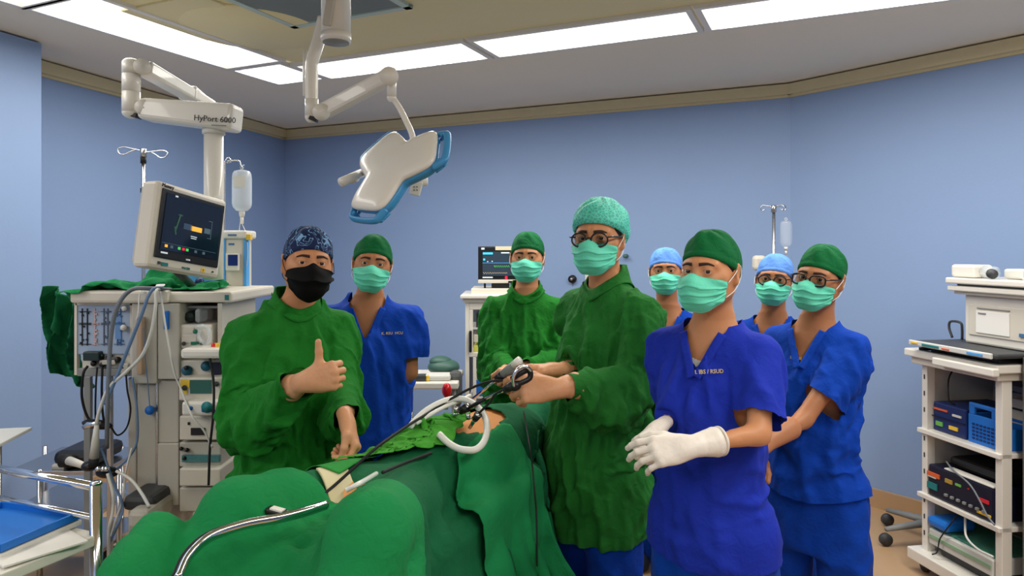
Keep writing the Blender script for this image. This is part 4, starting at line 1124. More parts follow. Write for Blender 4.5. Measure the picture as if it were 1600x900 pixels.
mb = MB(); mb.tube(spline([W(506, 28, 2.56), W(500, 55, 2.56), W(489, 92, 2.55), W(487, 108, 2.55), W(487, 165, 2.55)], 24), .023, 20)
mb.tube([W(478, 80, 2.6), W(478, 150, 2.6)], .012, 12)
mb.build('drop_tube', M_white, lt)
Rlook = np.array([[1., 0, 0], [0, 0, -1], [0, 1, 0]])        # z of the shape points at the camera
mb = MB(); mb.cyl(W(487, 155, 2.55), W(487, 182, 2.55), .0245, n=24); mb.sphere(W(487, 182, 2.55), .0245)
mb.cyl(W(502, 175, 2.50), W(502, 175, 2.58), .031, n=28); mb.build('lower_joint', M_white, lt)
mb = MB(); mb.box(W(490, 186, 2.54), (.03, .03, .016), Ry(.35), bev=.003); mb.build('joint_plug', M_black, lt)
a, b = W(506, 174, 2.54), W(606, 121, 2.42); dd = (b - a) / np.linalg.norm(b - a); R_ = np.stack([dd, np.cross([0, 0, 1.], dd) / np.linalg.norm(np.cross([0, 0, 1.], dd)), [0, 0, 0]], 1); R_[:, 2] = np.cross(R_[:, 0], R_[:, 1])
mb = MB(); mb.box((a + b) / 2, (np.linalg.norm(b - a), .046, .056), R_, bev=.012)
mb.box((a + b) / 2 + dd * .10, (np.linalg.norm(b - a) * .30, .050, .052), R_, bev=.012); mb.build('spring_arm', M_white, lt)
mb = MB(); mb.cyl(W(608, 119, 2.36), W(608, 119, 2.45), .032, n=28); mb.cyl(W(612, 120, 2.41), W(612, 152, 2.41), .0165, n=20); mb.sphere(W(612, 153, 2.41), .0165)
mb.build('upper_joint', M_white, lt)
mb = MB(); mb.tube(spline([W(614, 154, 2.41), W(622, 165, 2.40), W(634, 188, 2.38), W(645, 216, 2.36), W(640, 246, 2.34)], 30), .0105, 14); mb.build('curved_stem', M_white, lt)
C0 = W(613, 261, 2.30)
nn = np.array([-.50, -.66, .56]); nn /= np.linalg.norm(nn)
u1 = np.array([-.083, -.0525, -.136]); u1 -= nn * nn.dot(u1); u1 /= np.linalg.norm(u1); u2 = np.cross(nn, u1)
if u2[0] < 0: u2 = -u2
c5, s5 = math.cos(.09), math.sin(.09); u1, u2 = u1 * c5 + u2 * s5, u2 * c5 - u1 * s5
nn = np.cross(u1, u2); RL = np.stack([u1, u2, nn], 1)
def trefoil(r0, r1, n=150):                                   # rounded three-lobed outline
    out = []
    for i in range(n):
        a = 2 * math.pi * i / n; best = 0
        for k in range(3):
            t = a - k * 2 * math.pi / 3; t = (t + math.pi) % (2 * math.pi) - math.pi
            # lobe = rounded rectangle pointing along t = 0
            c_, s_ = math.cos(t), abs(math.sin(t)); L = r1; w0 = r0 * (1.0)
            if c_ > 0:
                p = 7; rr = 1 / (((c_ / L) ** p + (s_ / w0) ** p) ** (1 / p)); best = max(best, rr)
        out.append((best * math.cos(a), best * math.sin(a)))
    P = np.array(out)
    for _ in range(5): P = (np.roll(P, 1, 0) + P * 2 + np.roll(P, -1, 0)) / 4
    return P
def shell(levels, name, m, parent):
    """closed loft through outlines; levels: (half width, reach, height)"""
    V = []; n = 150
    for (r0, r1, h) in levels:
        P = trefoil(r0, r1, n); V.append(np.column_stack([P, np.full(n, h)]))
    V = np.concatenate(V); k = len(levels)
    Fc = [(j * n + i, j * n + (i + 1) % n, (j + 1) * n + (i + 1) % n, (j + 1) * n + i) for j in range(k - 1) for i in range(n)]
    Fc.append(tuple(range((k - 1) * n, k * n))); Fc.append(tuple(range(n))[::-1])
    mb = MB(); mb.add(V @ RL.T + C0, Fc, True); return mb.build(name, m, parent)
hd_ = shell([(.088, .176, -.006), (.091, .180, .0), (.090, .179, .008), (.083, .171, .014), (.06, .13, .018), (.02, .05, .020)], 'lamp_head', M_white, lt)
shell([(.070, .150, -.046), (.079, .163, -.041), (.088, .174, -.025), (.090, .178, -.006)], 'lamp_rim', M_lblue, lt)
shell([(.062, .143, -.049), (.064, .145, -.046)], 'lamp_lens', mat('lamp_glass', (205, 212, 214), .15), lt)
for k in range(3):                                            # open grips at the tips of the lobes
    a = k * 2 * math.pi / 3; R3 = RL @ Rz(a); mb = MB()
    g = spline([(.160, -.078, -.012), (.192, -.070, -.014), (.206, -.056, -.014), (.210, 0, -.014), (.206, .056, -.014), (.192, .070, -.014), (.160, .078, -.012)], 30)
    mb.tube(g @ R3.T + C0, .0085, 10, flat=1.5); g2 = spline([(.158, -.076, -.034), (.194, -.062, -.030), (.202, 0, -.028), (.194, .062, -.030), (.158, .076, -.034)], 24); mb.tube(g2 @ R3.T + C0, .006, 8)
    for s in (-1, 1): mb.box(np.array((.190, s * .064, -.020)) @ R3.T + C0, (.022, .016, .030), R3 @ Rz(s * .5), bev=.005)
    mb.build('grip', M_lblue, lt)
mb = MB(); mb.tube([C0 - nn * .04, W(645, 262, 2.46), W(660, 258, 2.52)], .010, 10); mb.tube(spline([W(660, 250, 2.52), W(666, 262, 2.52), W(664, 278, 2.5), W(660, 290, 2.5)], 12), .010, 10); mb.cyl(W(642, 283, 2.5), W(668, 283, 2.5), .017, n=18)
mb.build('control_bracket', M_white, lt)
mb = MB(); mb.box(W(650, 294, 2.47), (.040, .012, .052), Ry(.25), bev=.004); cp_ = mb.build('control_panel', M_white, lt)
mb = MB(); [mb.box(W(647 + 4.5 * (k % 2), 292 + 5 * (k // 2), 2.461), (.005, .002, .003), Ry(.25)) for k in range(4)]; mb.build('button', M_dgrey, cp_)
mb = MB(); mb.tube([C0 - nn * .04, W(585, 266, 2.46), W(566, 270, 2.52)], .012, 10); mb.cyl(W(566, 270, 2.52), W(533, 285, 2.44), .015, .017, n=18); mb.cyl(W(556, 276, 2.50), W(548, 279, 2.48), .0185, n=18); mb.build('side_handle', M_white, lt)
# ---------------------------------------------------------------- ceiling pendant (left)
d = 3.0
pt = empty('equipment_pendant', W(334, 205, d), 'white ceiling pendant with jointed arms, a round column and a lettered beam', 'equipment pendant')
mb = MB()
for (y0, y1) in ((98, 115.5), (116.5, 143), (144, 176)): mb.cyl(W(205, y0, d), W(205, y1, d), .037, n=28)
mb.sphere(W(205, 99, d), (.037, .037, .022)); mb.sphere(W(205, 176, d), (.037, .037, .026)); mb.build('elbow_column', M_white, pt)
for (x, y) in ((222, 104), (224, 168)):
    mb = MB(); mb.cyl(W(x, y, d - .06), W(x, y, d + .06), .034, n=32); mb.cyl(W(x, y, d - .063), W(x, y, d - .06), .003, n=8); mb.build('joint', M_white, pt)
def beam(name, a, b, w, h0, h1, m, parent, bev=.012):
    a = np.asarray(a, float); b = np.asarray(b, float); x = (b - a) / np.linalg.norm(b - a); y = np.cross([0, 0, 1.], x); y /= np.linalg.norm(y); z = np.cross(x, y); L = np.linalg.norm(b - a)
    bm = bmesh.new(); vs = [bm.verts.new(Vector((a + x * (L * i) + y * (w / 2 * j) + z * ((h0 if i == 0 else h1) / 2 * k)).tolist())) for i in (0, 1) for j in (-1, 1) for k in (-1, 1)]
    for f in ((0, 1, 3, 2), (4, 6, 7, 5), (0, 4, 5, 1), (2, 3, 7, 6), (0, 2, 6, 4), (1, 5, 7, 3)): bm.faces.new([vs[i] for i in f])
    bmesh.ops.recalc_face_normals(bm, faces=bm.faces[:]); bmesh.ops.bevel(bm, geom=bm.edges[:], offset=bev, segments=3, profile=.5, affect='EDGES')
    bm.verts.index_update(); mb = MB(); mb.add([v.co[:] for v in bm.verts], [[v.index for v in f.verts] for f in bm.faces]); bm.free(); return mb.build(name, m, parent)
beam('upper_beam', W(224, 106, d), W(328, 166, d + .45), .075, .062, .050, M_white, pt)
beam('beam_cover', W(292, 144, d + .28), W(326, 168, d + .5), .085, .070, .040, M_white, pt)
bmn = beam('lower_beam', W(226, 172, d), W(372, 186, d - .02), .12, .090, .115, M_white, pt, .02)
mb = MB(); mb.box(W(213, 181, d), (.03, .05, .02), Ry(.3), bev=.004); mb.build('joint_plug', M_black, pt)
yf = d - .02 - .063
text('lettering', 'HyPort 6000', .034, W(336, 186.5, yf) + [0, -.002, 0], Rlook @ Rz(-.07), M_ink, bmn, ext=.001)
mb = MB(); mb.box(W(342, 196, yf) + [0, -.001, 0], (.062, .002, .004), Ry(.05)); mb.build('print_line', M_grey, bmn)
mb = MB(); mb.cyl(W(334, 202, d), W(334, 210, d), .047, n=32); mb.cyl(W(334, 208, d), W(334, 436, d + .02), .040, n=32); mb.build('column', M_white, pt)
# service tower hanging on the pendant
d = 3.2
mb = MB(); slab(mb, 345, 372, 381, 545, d, .10, bev=.008); tw = mb.build('service_head', M_cream2, pt)
mb = MB(); slab(mb, 343, 360, 385, 373, d - .015, .13, bev=.01); mb.build('top_cover', M_white, tw)
for (x0, x1) in ((345, 352), (380, 385)):
    mb = MB(); slab(mb, x0, 373, x1, 520, d - .006, .04, bev=.003); mb.build('side_strip', M_pblue, tw)
mb = MB(); slab(mb, 352, 396, 372, 423, d - .03, .03, bev=.004); dv = mb.build('control_unit', M_white, tw)
mb = MB(); slab(mb, 356, 398, 371, 415, d - .034, .005, bev=.001); mb.build('display', mat('display_navy', (20, 34, 84), .15, emit=(20, 40, 100), estr=.3), dv)
for q_ in ((356, 366, 369, 368.5, d - .018), (357, 380, 366, 383, d - .002)): mb = MB(); slab(mb, *q_, .004); mb.build('label_strip', mat('label_steel_blue', (70, 110, 160), .5), tw)
mb = MB(); [mb.cyl(W(x, y, d - .01), W(x, y, d + .01), .006, n=12) for x, y in ((341, 417), (341, 440), (340, 460))]; mb.build('socket', M_dgrey, tw)
mb = MB(); slab(mb, 384, 366, 391, 375, d - .01, .03, bev=.002); mb.build('tag_yellow', M_yel2, tw)
mb = MB(); mb.tube(spline([W(386, 378, d), W(387, 400, d), W(384, 430, d), W(386, 470, d), W(378, 520, d)], 24), .002, 6); mb.tube(spline([W(354, 424, d - .03), W(356, 460, d - .02), W(362, 500, d - .03)], 16), .0015, 6); mb.build('cord', M_cable_w, tw)
# ---------------------------------------------------------------- infusion stands
def iv_stand(px, ytop, d, label, kind, base=True):
    top = W(px, ytop, d); t = empty('infusion_stand', (top[0], d, 0), label, 'infusion stand')
    mb = MB(); mb.cyl((top[0], d, .9), (top[0], d, top[2] - .03), .0085, n=16); mb.cyl((top[0], d, .12), (top[0], d, .95), .0125, n=16); mb.build('pole', M_steel, t)
    mb = MB(); mb.cyl(top + [0, 0, -.035], top + [0, 0, .004], .015, n=16); mb.build('hub', M_steel, t)
    if kind == 'loops':
        SCL = 1.16
        for s, dy in ((-1, -.006), (1, .02)):
            k = 1 if s < 0 else .95
            pts = [(0, -.006), (.05, .004), (.085, .010), (.108, .002), (.100, -.018), (.078, -.022), (.055, -.010), (.035, -.002)]
            mb = MB(); mb.tube(spline([top + SCL * np.array([s * x * k, -.0 + y * .3, y * (1 if s < 0 else 1) - (.006 + x * .08 if s > 0 else -x * .02)]) for x, y in pts], 36), .003, 8); mb.build('hook', M_steel, t)
    else:
        for a in (.15, 2.9, 4.4, 5.3):
            u = np.array([math.cos(a), math.sin(a) * .7, 0]); pts = [(0, -.004), (.04, .002), (.062, .004), (.072, -.010), (.064, -.024), (.048, -.018)]
            mb = MB(); mb.tube(spline([top + u * x + np.array([0, 0, y]) for x, y in pts], 24), .0028, 8); mb.build('hook', M_steel, t)
    mb = MB()
    for yy in ((.035, .055), (.19, .20)) if kind == 'loops' else ((.9, .92),): mb.cyl(top - [0, 0, yy[0]], top - [0, 0, yy[1] + .012], .0135, n=16)
    mb.build('collar', M_rubber, t)
    if base:
        mb = MB()
        for k in range(5):
            a = k * 2 * math.pi / 5 + .3; mb.tube([(top[0], d, .13), (top[0] + .13 * math.cos(a), d + .13 * math.sin(a), .10), (top[0] + .24 * math.cos(a), d + .24 * math.sin(a), .065)], [.016, .013, .010], 10)
            mb.sphere((top[0] + .24 * math.cos(a), d + .24 * math.sin(a), .03), (.03, .03, .03), n=8)
        mb.build('wheel_base', M_dgrey, t)
    return t
iv_stand(224, 234, 3.42, 'steel infusion stand with two wire loops behind the tilted monitor at left', 'loops')
iv_stand(1209, 322, 3.9, 'steel infusion stand behind the two assistants at right', 'hooks')
# pole and hook carrying the bottle beside the pendant
d = 3.25; t = empty('drip_pole', (W(350, 360, d)[0], d, W(350, 360, d)[2]), 'thin steel drip pole with bent hook beside the pendant column', 'drip pole')
mb = MB(); mb.tube(spline([W(351, 480, d), W(351, 300, d), W(351, 262, d), W(352, 253, d)], 20), .006, 10); mb.build('pole', M_steel, t)
mb = MB(); mb.tube(spline([W(350, 256, d), W(354, 248, d), W(358, 247, d), W(361, 253, d), W(352, 254, d)], 16), .0028, 8); mb.tube(spline([W(354, 252, d), W(366, 251, d), W(374, 252, d), W(376, 258, d), W(379, 262, d), W(381, 257, d)], 20), .0035, 8); mb.build('hook', M_chrome, t)
def bottle(name, c, w, h, label, m, cat='drip bottle', paper=True):
    t = empty(name, c, label, cat); prof = [(.010, -.5), (.012, -.46), (.30, -.44), (.46, -.36), (.5, -.28), (.5, .30), (.47, .40), (.40, .46), (.1, .49), (.001, .5)]
    mb = MB(); mb.lathe([(max(r * w, .0005), z * h) for r, z in prof], c, n=28); V = np.concatenate(mb.v); mb.v = [V]; b = mb.build('bottle', m, t)
    mb = MB(); mb.cyl(c + [0, 0, -h * .46], c + [0, 0, -h * .58], w * .17, w * .13, n=14); mb.cyl(c + [0, 0, -h * .58], c + [0, 0, -h * .74], w * .09, n=12); mb.build('spout', M_white, t)
    mb = MB(); mb.tube(spline([c + [0, 0, h * .5], c + [-.008, 0, h * .54], c + [0, 0, h * .60], c + [.008, 0, h * .54], c + [0, 0, h * .5]], 16), .0015, 6); mb.build('hanger', M_white, t)
    if paper:
        mb = MB(); mb.box(c + [.006, -w * .5, h * .20], (w * .62, .002, h * .26)); mb.build('label', M_paper, t)
    return t
c = W(378, 299, 3.25); bottle('drip_bottle', c, .088, .205, 'milky plastic drip bottle with a paper label hanging beside the pendant column', M_milky)
mb = MB(); mb.tube(spline([W(376, 345, 3.25), W(374, 358, 3.25), W(374, 372, 3.25)], 10), .0018, 6); mb.tube(spline([W(376, 345, 3.25), W(382, 358, 3.25), W(387, 372, 3.25), W(388, 420, 3.25), W(392, 470, 3.26)], 20), .0018, 6)
tag(mb.build('drip_tube', M_cable_w), 'thin clear drip line running down from the milky bottle', 'tube')
c = W(1228, 366, 3.9); bottle('drip_bottle', c, .066, .155, 'clear collapsed drip bottle hanging on the stand at right', mat('clear_bottle', (225, 232, 236), .1, alpha=.16, spec=.8), paper=False)
# ---------------------------------------------------------------- anaesthesia machine (left)
d = 2.75; am = empty('anaesthesia_machine', (W(230, 600, d)[0], d + .2, 0), 'beige anaesthesia machine with gas-flow panel, worktop and stacked modules', 'anaesthesia machine')
mb = MB(); slab(mb, 108, 454, 262, 474, d, .52, bev=.012); slab(mb, 250, 456, 362, 473, d + .02, .5, bev=.010); wt = mb.build('worktop', M_cream2, am)
mb = MB(); slab(mb, 351, 461, 357, 469, d + .016, .006); mb.build('badge', M_teal, wt)
mb = MB(); slab(mb, 205, 474, 245, 600, d + .02, .40, bev=.006); slab(mb, 246, 474, 280, 593, d + .015, .38, bev=.006); slab(mb, 214, 600, 244, 900, d + .06, .34, bev=.004); slab(mb, 246, 594, 279, 692, d + .05, .34, bev=.004)
mb.build('upright', M_beige, am)
mb = MB(); slab(mb, 246, 693, 279, 790, d + .04, .34, bev=.004); slab(mb, 200, 590, 213, 900, d + .10, .3, bev=.004); mb.build('upright', M_beige, am)
mb = MB(); slab(mb, 243.5, 594, 246.5, 780, d + .045, .02); mb.build('rail', M_steel, am)
# back wall of the module bay
mb = MB(); slab(mb, 280, 474, 345, 800, d + .34, .05); slab(mb, 340, 474, 347, 545, d + .02, .36); mb.build('bay_panel', M_beige, am)
# gas-flow panel: clear cover over printed tubing
mb = MB(); slab(mb, 118, 474, 206, 554, d + .05, .20, bev=.004); fp = mb.build('flow_panel', mat('panel_pale_blue', (158, 176, 200), .4), am)
rr = random.Random(3)
for (xs, m_) in (((128, 136), M_ink), ((148,), mat('print_pink', (206, 170, 165), .6)), ((162, 168), mat('print_slate', (80, 92, 112), .6)), ((183, 188), mat('print_blue', (60, 98, 148), .6))):
    mb = MB()
    for x in xs: slab(mb, x - .6, 482, x + .6, 540, d + .046, .004)
    for y in (487, 505, 507, 538): slab(mb, min(xs) - 5, y - .5, max(xs) + 6, y + .5, d + .045, .004)
    for k in range(9): x = rr.choice(xs) + rr.uniform(-3, 3); y = rr.uniform(486, 538); slab(mb, x - 1.6, y - 1.2, x + 1.6, y + 1.2, d + .044, .004)
    mb.build('tubing_diagram', m_, fp)
mb = MB(); slab(mb, 180, 495, 189, 530, d + .045, .004); mb.build('flow_scale', mat('scale_blue', (98, 140, 190), .5), fp)
for (x, y, r) in ((194, 482, .010), (193, 512, .012)):
    mb = MB(); mb.cyl(W(x, y, d + .02), W(x, y, d + .05), r, n=18); mb.build('valve_knob', M_white, fp)
mb = MB(); slab(mb, 116, 474, 120, 586, d + .045, .02); slab(mb, 203, 474, 208, 586, d + .045, .02); slab(mb, 118, 472, 206, 477, d + .045, .02); mb.build('panel_frame', M_cream2, fp)
# manifold under the panel
mb = MB(); slab(mb, 128, 552, 206, 576, d + .06, .2, bev=.004); mf = mb.build('manifold', M_cream2, am)
mb = MB(); slab(mb, 120, 576, 208, 588, d + .04, .22, bev=.003); mb.build('bracket', M_grey, am)
mb = MB(); slab(mb, 129, 550, 154, 564, d + .02, .08, bev=.004); mb.build('sample_module', mat('module_dark_green', (30, 48, 48), .4), mf)
mb = MB(); [mb.cyl(W(x, y, d + .03), W(x, y, d + .08), r, n=14) for x, y, r in ((160, 556, .006), (168, 557, .006), (174, 556, .006), (184, 562, .012), (192, 572, .010), (146, 568, .011), (160, 570, .011))]; mb.build('port', M_black, mf)
mb = MB(); slab(mb, 155, 563, 180, 570, d + .03, .05, bev=.003); slab(mb, 186, 568, 200, 584, d + .03, .05, bev=.004); mb.build('connector', M_beige, mf)
# legs of the side frame
for x in (138, 172):
    a = W(x, 588, d + .15); mb = MB(); mb.box((a[0], a[1], a[2] / 2 + .03), (.028 if x == 138 else .02, .02, a[2] - .06), bev=.003); mb.build('leg', M_steel if x == 172 else M_grey, am)
mb = MB(); a = W(276, 700, d + .22); mb.box((a[0], a[1], .09), (.50, .42, .12), bev=.03); am_base = mb.build('base', M_grey, am)
for sx in (-.2, .2):
    for sy in (-.16, .16): mb = MB(); mb.cyl((a[0] + sx, a[1] + sy, .035), (a[0] + sx + .02, a[1] + sy, .035), .035, n=16); mb.build('castor', M_rubber, am)
# modules in the bay
def module(x0, y0, x1, y1, name, m, dd_=0, dep=.3, bev=.006): mb = MB(); slab(mb, x0, y0, x1, y1, d + dd_, dep, bev=bev); return mb.build(name, m, am)
module(280, 478, 342, 482, 'shelf', M_grey, .08)
b_ = module(284, 487, 303, 504, 'breathing_bag', mat('bag_dark_green', (22, 36, 32), .5), .06, .1, .02); module(303, 482, 313, 505, 'plastic_wrap', M_clear, .05, .08, .02)
v_ = module(281, 507, 332, 545, 'ventilator_panel', M_white, .03, .2, .008)
mb = MB(); slab(mb, 286, 512, 303, 521, d + .026, .004); slab(mb, 284, 526, 306, 536, d + .024, .004); mb.build('printed_label', M_cream2, v_)
mb = MB(); slab(mb, 298, 534, 310, 539, d + .022, .004); mb.cyl(W(305, 518, d + .0), W(305, 518, d + .03), .009, n=16); mb.build('green_knob', mat('knob_green', (20, 110, 84), .4), v_)
for x, y in ((287, 537), (316, 537)): mb = MB(); mb.cyl(W(x, y, d + .01), W(x, y, d + .03), .008, n=14); mb.build('knob', M_dgrey, v_)
mb = MB(); mb.tube(spline([W(308, 510, d), W(318, 509, d - .01), W(326, 514, d - .01), W(328, 526, d - .01), W(322, 538, d), W(312, 528, d), W(312, 516, d)], 30), .007, 10); mb.build('clear_tube', M_clear, v_)
module(281, 545, 354, 561, 'pull_out_tray', M_white, -.10, .4, .012)
for x, m_ in ((334, M_red), (340, M_yel2), (345, M_yel2)):
    mb = MB(); mb.cyl(W(x, 545, d - .04), W(x, 536, d - .04), .011, .008, n=12); tag(mb.build('bottle_cap', m_), {334: 'small red cap lying on the white pull-out tray', 340: 'small yellow vial left of its twin on the pull-out tray', 345: 'small yellow vial right of its twin on the pull-out tray'}[x], 'vial')
m1 = module(280, 563, 352, 591, 'vaporizer_box', M_cream2, .03, .3)
for x, y in ((292, 579), (322, 572)): mb = MB(); mb.cyl(W(x, y, d + .01), W(x, y, d + .04), .020, n=20); mb.build('dial', mat('dial_teal', (28, 92, 112), .4), m1)
mb = MB(); mb.cyl(W(291, 575, d - .0), W(291, 575, d + .02), .009, n=16); mb.build('dial_cap', M_navy2, m1); mb = MB(); slab(mb, 330, 567, 344, 586, d + .015, .03); mb.build('dark_panel', M_navy2, m1)
m2 = module(279, 590, 345, 626, 'gas_monitor', M_cream2, -.04, .34)
mb = MB(); slab(mb, 297, 594, 330, 615, d - .045, .006); mb.build('display', mat('display_green', (40, 78, 70), .2, emit=(40, 80, 70), estr=.25), m2)
for q_ in ((282, 594, 296, 606), (283, 610, 292, 616)): mb = MB(); slab(mb, *q_, d - .045, .006); mb.build('yellow_label', M_yel2, m2)
for x, y in ((288, 606), (338, 600)): mb = MB(); mb.cyl(W(x, y, d - .055), W(x, y, d - .04), .010, n=14); mb.build('knob', M_dgrey, m2)
m3 = module(283, 628, 345, 650, 'keypad_console', M_white, -.10, .3, .01)
mb = MB(); mb.lathe([(.020, 0), (.022, .004)], W(324, 636, d - .106), Rx(math.pi / 2), n=20); mb.build('touch_ring', M_teal, m3)
mb = MB(); [mb.cyl(W(x, y, d - .104), W(x, y, d - .09), .008, n=14) for x, y in ((298, 638), (333, 642), (318, 641))]; mb.build('key', M_blue, m3)
m4 = module(280, 650, 345, 688, 'module_box', M_cream2, .0, .3)
mb = MB(); slab(mb, 298, 669, 320, 680, d - .006, .01); slab(mb, 293, 660, 296, 664, d - .006, .01); mb.build('slot', M_black, m4)
m5 = module(280, 691, 345, 730, 'instrument_drawer', M_beige, .02, .3)
mb = MB(); slab(mb, 284, 712, 342, 722, d + .005, .02); mb.build('tubing_tray', mat('tray_teal', (66, 122, 124), .5, var=.3, vscale=60), m5)
mb = MB(); [mb.cyl(W(x, y, d + .0), W(x, y, d + .03), .008, n=12) for x, y in ((283, 701), (292, 703), (288, 716))]; mb.build('knob', M_black, m5)
module(280, 732, 345, 760, 'lower_drawer', M_cream2, -.02, .3); module(280, 762, 345, 800, 'lower_drawer', M_beige, .0, .3)
mb = MB(); mb.cyl(W(234, 641, d + .05), W(234, 641, d + .02), .018, n=20); mb.build('gas_plug', M_blue, am)
mb = MB(); slab(mb, 255, 486, 262, 515, d + .0, .02, bev=.004); mb.build('blue_tag', M_blue, am)
mb = MB(); slab(mb, 213, 495, 221, 586, d - .015, .03, bev=.004); mb.build('hose_guide', mat('tube_tan', (188, 160, 132), .5), am)
# monitor
a70 = math.radians(70); mc = W(297, 362, 2.62); wM, hM, tM = .345, .315, .075
nM = np.array([math.sin(a70), -math.cos(a70), 0.]); tMx = np.array([math.cos(a70), math.sin(a70), 0.]); RM = np.stack([tMx, -nM, [0, 0, 1.]], 1) @ Ry(math.radians(9))
mo = empty('patient_monitor', mc + [0, 0, -.2], 'large tilted grey monitor with dark screen above the anaesthesia machine', 'monitor')
def mbx(c, s, name, m, parent, bev=.0): mb = MB(); mb.box(mc + RM @ np.array(c, float), s, RM, bev=bev); return mb.build(name, m, parent)
cs = mbx((0, tM / 2, 0), (wM, tM, hM), 'casing', M_cream2, mo, .014); mbx((0, tM * .95, 0), (wM * .93, .05, hM * .93), 'rear_shell', M_beige, cs, .014)
bz = mbx((.002, -.002, .008), (wM * .89, .008, hM * .80), 'bezel', M_black, cs, .003); sc_ = mbx((.004, -.0065, .016), (wM * .80, .004, hM * .66), 'screen', M_screen, bz)
FM = RM @ np.array([[1., 0, 0], [0, 0, -1], [0, 1, 0]])
G_teal = glow('trace_teal_dim', (44, 84, 66), .4)
def ms(x, z, w, h, m, name, ang=0, par=None): mb = MB(); mb.box(mc + RM @ np.array((x, -.0092, z)), (w, .0014, h), RM @ Ry(ang)); return mb.build(name, m, par or sc_)
ms(.02, .012, .055, .018, G_amber, 'graphic_bar'); ms(-.022, .014, .04, .022, mat('trace_steel', (50, 70, 92), .4, emit=(40, 60, 84), estr=.5), 'graphic_bar')
ms(-.07, .02, .006, .07, G_teal, 'graphic_outline', .25); ms(-.062, .05, .02, .004, G_teal, 'graphic_outline'); ms(-.078, -.01, .006, .03, G_teal, 'graphic_outline', -.3)
ms(.095, .022, .002, .07, G_dim, 'graphic_outline'); ms(.075, .015, .03, .02, G_dim, 'graphic_outline'); ms(.088, .055, .02, .002, G_dim, 'graphic_outline'); ms(.088, -.012, .02, .002, G_dim, 'graphic_outline')
for i, (x, m_) in enumerate(((-.11, G_amber), (-.085, G_dim), (-.05, G_green), (-.03, G_red), (-.012, G_green), (.03, G_dim), (.07, G_dim))): ms(x, -.072, .012, .010, m_, 'menu_icon')
ms(0, -.062, .26, .0012, G_dim, 'menu_line'); ms(.012, -.018, .03, .003, G_white, 'caption'); ms(.012, -.025, .026, .003, G_white, 'caption'); ms(-.09, .115, .012, .006, G_white, 'caption'); ms(-.115, -.098, .03, .006, G_white, 'caption')
def mtext(s, size, x, z, m): return text('lettering', s, size, mc + RM @ np.array((x, -.0018, z)), FM, m, cs, ext=.0012)
mtext('Memry', .019, -.128, .144, M_ink); mtext('PACEN', .012, .0, -.140, M_teal); mtext('2', .012, .085, -.136, M_ink)
text('lettering', 'LUXR', .008, mc + RM @ np.array((.0, -.0075, -.108)), FM, G_white, bz, ext=.0008)
mbx((.085, -.0005, -.136), (.020, .003, .016), 'yellow_sticker', M_yel2, cs); mbx((-.10, -.001, -.138), (.03, .004, .012), 'teal_sticker', M_teal, cs); mbx((-.125, -.001, -.136), (.010, .006, .010), 'button', M_dgrey, cs); mbx((.135, -.001, -.136), (.006, .006, .006), 'button', M_dgrey, cs)
mb = MB(); mb.cyl(mc + RM @ np.array((0, .07, -.13)), W(306, 452, d + .22), .016, n=16); mb.build('neck', M_dgrey, mo); mb = MB(); mb.lathe([(.09, 0), (.085, .012), (.02, .018)], W(304, 455, d + .2), n=28); mb.build('foot', M_dgrey, mo)
# things lying on the worktop behind the cloth
mb = MB(); slab(mb, 272, 428, 322, 454, d + .40, .06, bev=.006); tag(mb.build('storage_box', M_pblue), 'light blue box on the worktop under the tilted monitor', 'box')
mb = MB(); mb.sphere(W(312, 441, d + .33), .020); tag(mb.build('rubber_ball', M_navy), 'small dark blue rubber ball beside the light blue box', 'ball')
# ---- green cloths
def cloth_grid(nx, ny, sx, sy):
    X, Y = np.meshgrid(np.linspace(-sx / 2, sx / 2, nx), np.linspace(-sy / 2, sy / 2, ny)); V = np.stack([X.ravel(), Y.ravel(), np.zeros(nx * ny)], 1)
    return V, grid_faces(nx, ny)
V, Fq = cloth_grid(60, 40, .62, .40); zt = W(200, 454, d)[2]; cx = W(236, 454, d + .18)
V0 = V.copy(); V = V @ Rz(.15).T; A_, B_ = V[:, 0], V[:, 1]
V = np.stack([V[:, 0] * .92 + cx[0], V[:, 1] * .8 + cx[1], zt + .018 + .055 * np.exp(-((A_ - .02) / .11) ** 2) * (1 + .5 * np.sin(B_ * 20)) + .02 * np.sin(A_ * 26 + B_ * 9) + .018 * np.sin(B_ * 34 - A_ * 12) + .02], 1)
V = cloth(V, Fq, stretch=1.12, iters=45, grav=.008, sdf=lambda P: np.maximum(np.maximum(np.abs(P[:, 0] - W(235, 454, d)[0]) - .32, np.abs(P[:, 1] - (d + .26)) - .26), P[:, 2] - zt), bend=.1, jitter=.01, seed=5, thick=.004)
o = mesh_obj('surgical_cloth', V, Fq, M_drape); o.modifiers.new('t', 'SOLIDIFY').thickness = .002; tag(o, 'crumpled green cloth heaped on the anaesthesia machine worktop', 'cloth')
V, Fq = cloth_grid(30, 48, .26, .46); A_, B_ = V[:, 0], V[:, 1]; hx = W(106, 472, d + .2)
t_ = (.23 - B_) / .46
V = np.stack([hx[0] + A_ * .42 - .035 * np.sin(t_ * 3) + .02 * np.sin(t_ * 5 + A_ * 10) - .01 + .07 * t_ * (A_ > 0), hx[1] + .03 * np.sin(A_ * 60 + t_ * 2) + .04 * A_, hx[2] + .03 - t_ * .34 - .04 * np.sin(A_ * 14)], 1)
V = cloth(V, Fq, stretch=1.08, iters=25, grav=.003, pin=np.where(t_ < .05)[0], bend=.15, jitter=.008, seed=8)
o = mesh_obj('surgical_cloth', V, Fq, M_drape2); o.modifiers.new('t', 'SOLIDIFY').thickness = .002; tag(o, 'dark green cloth hanging from the left end of the anaesthesia machine', 'cloth')
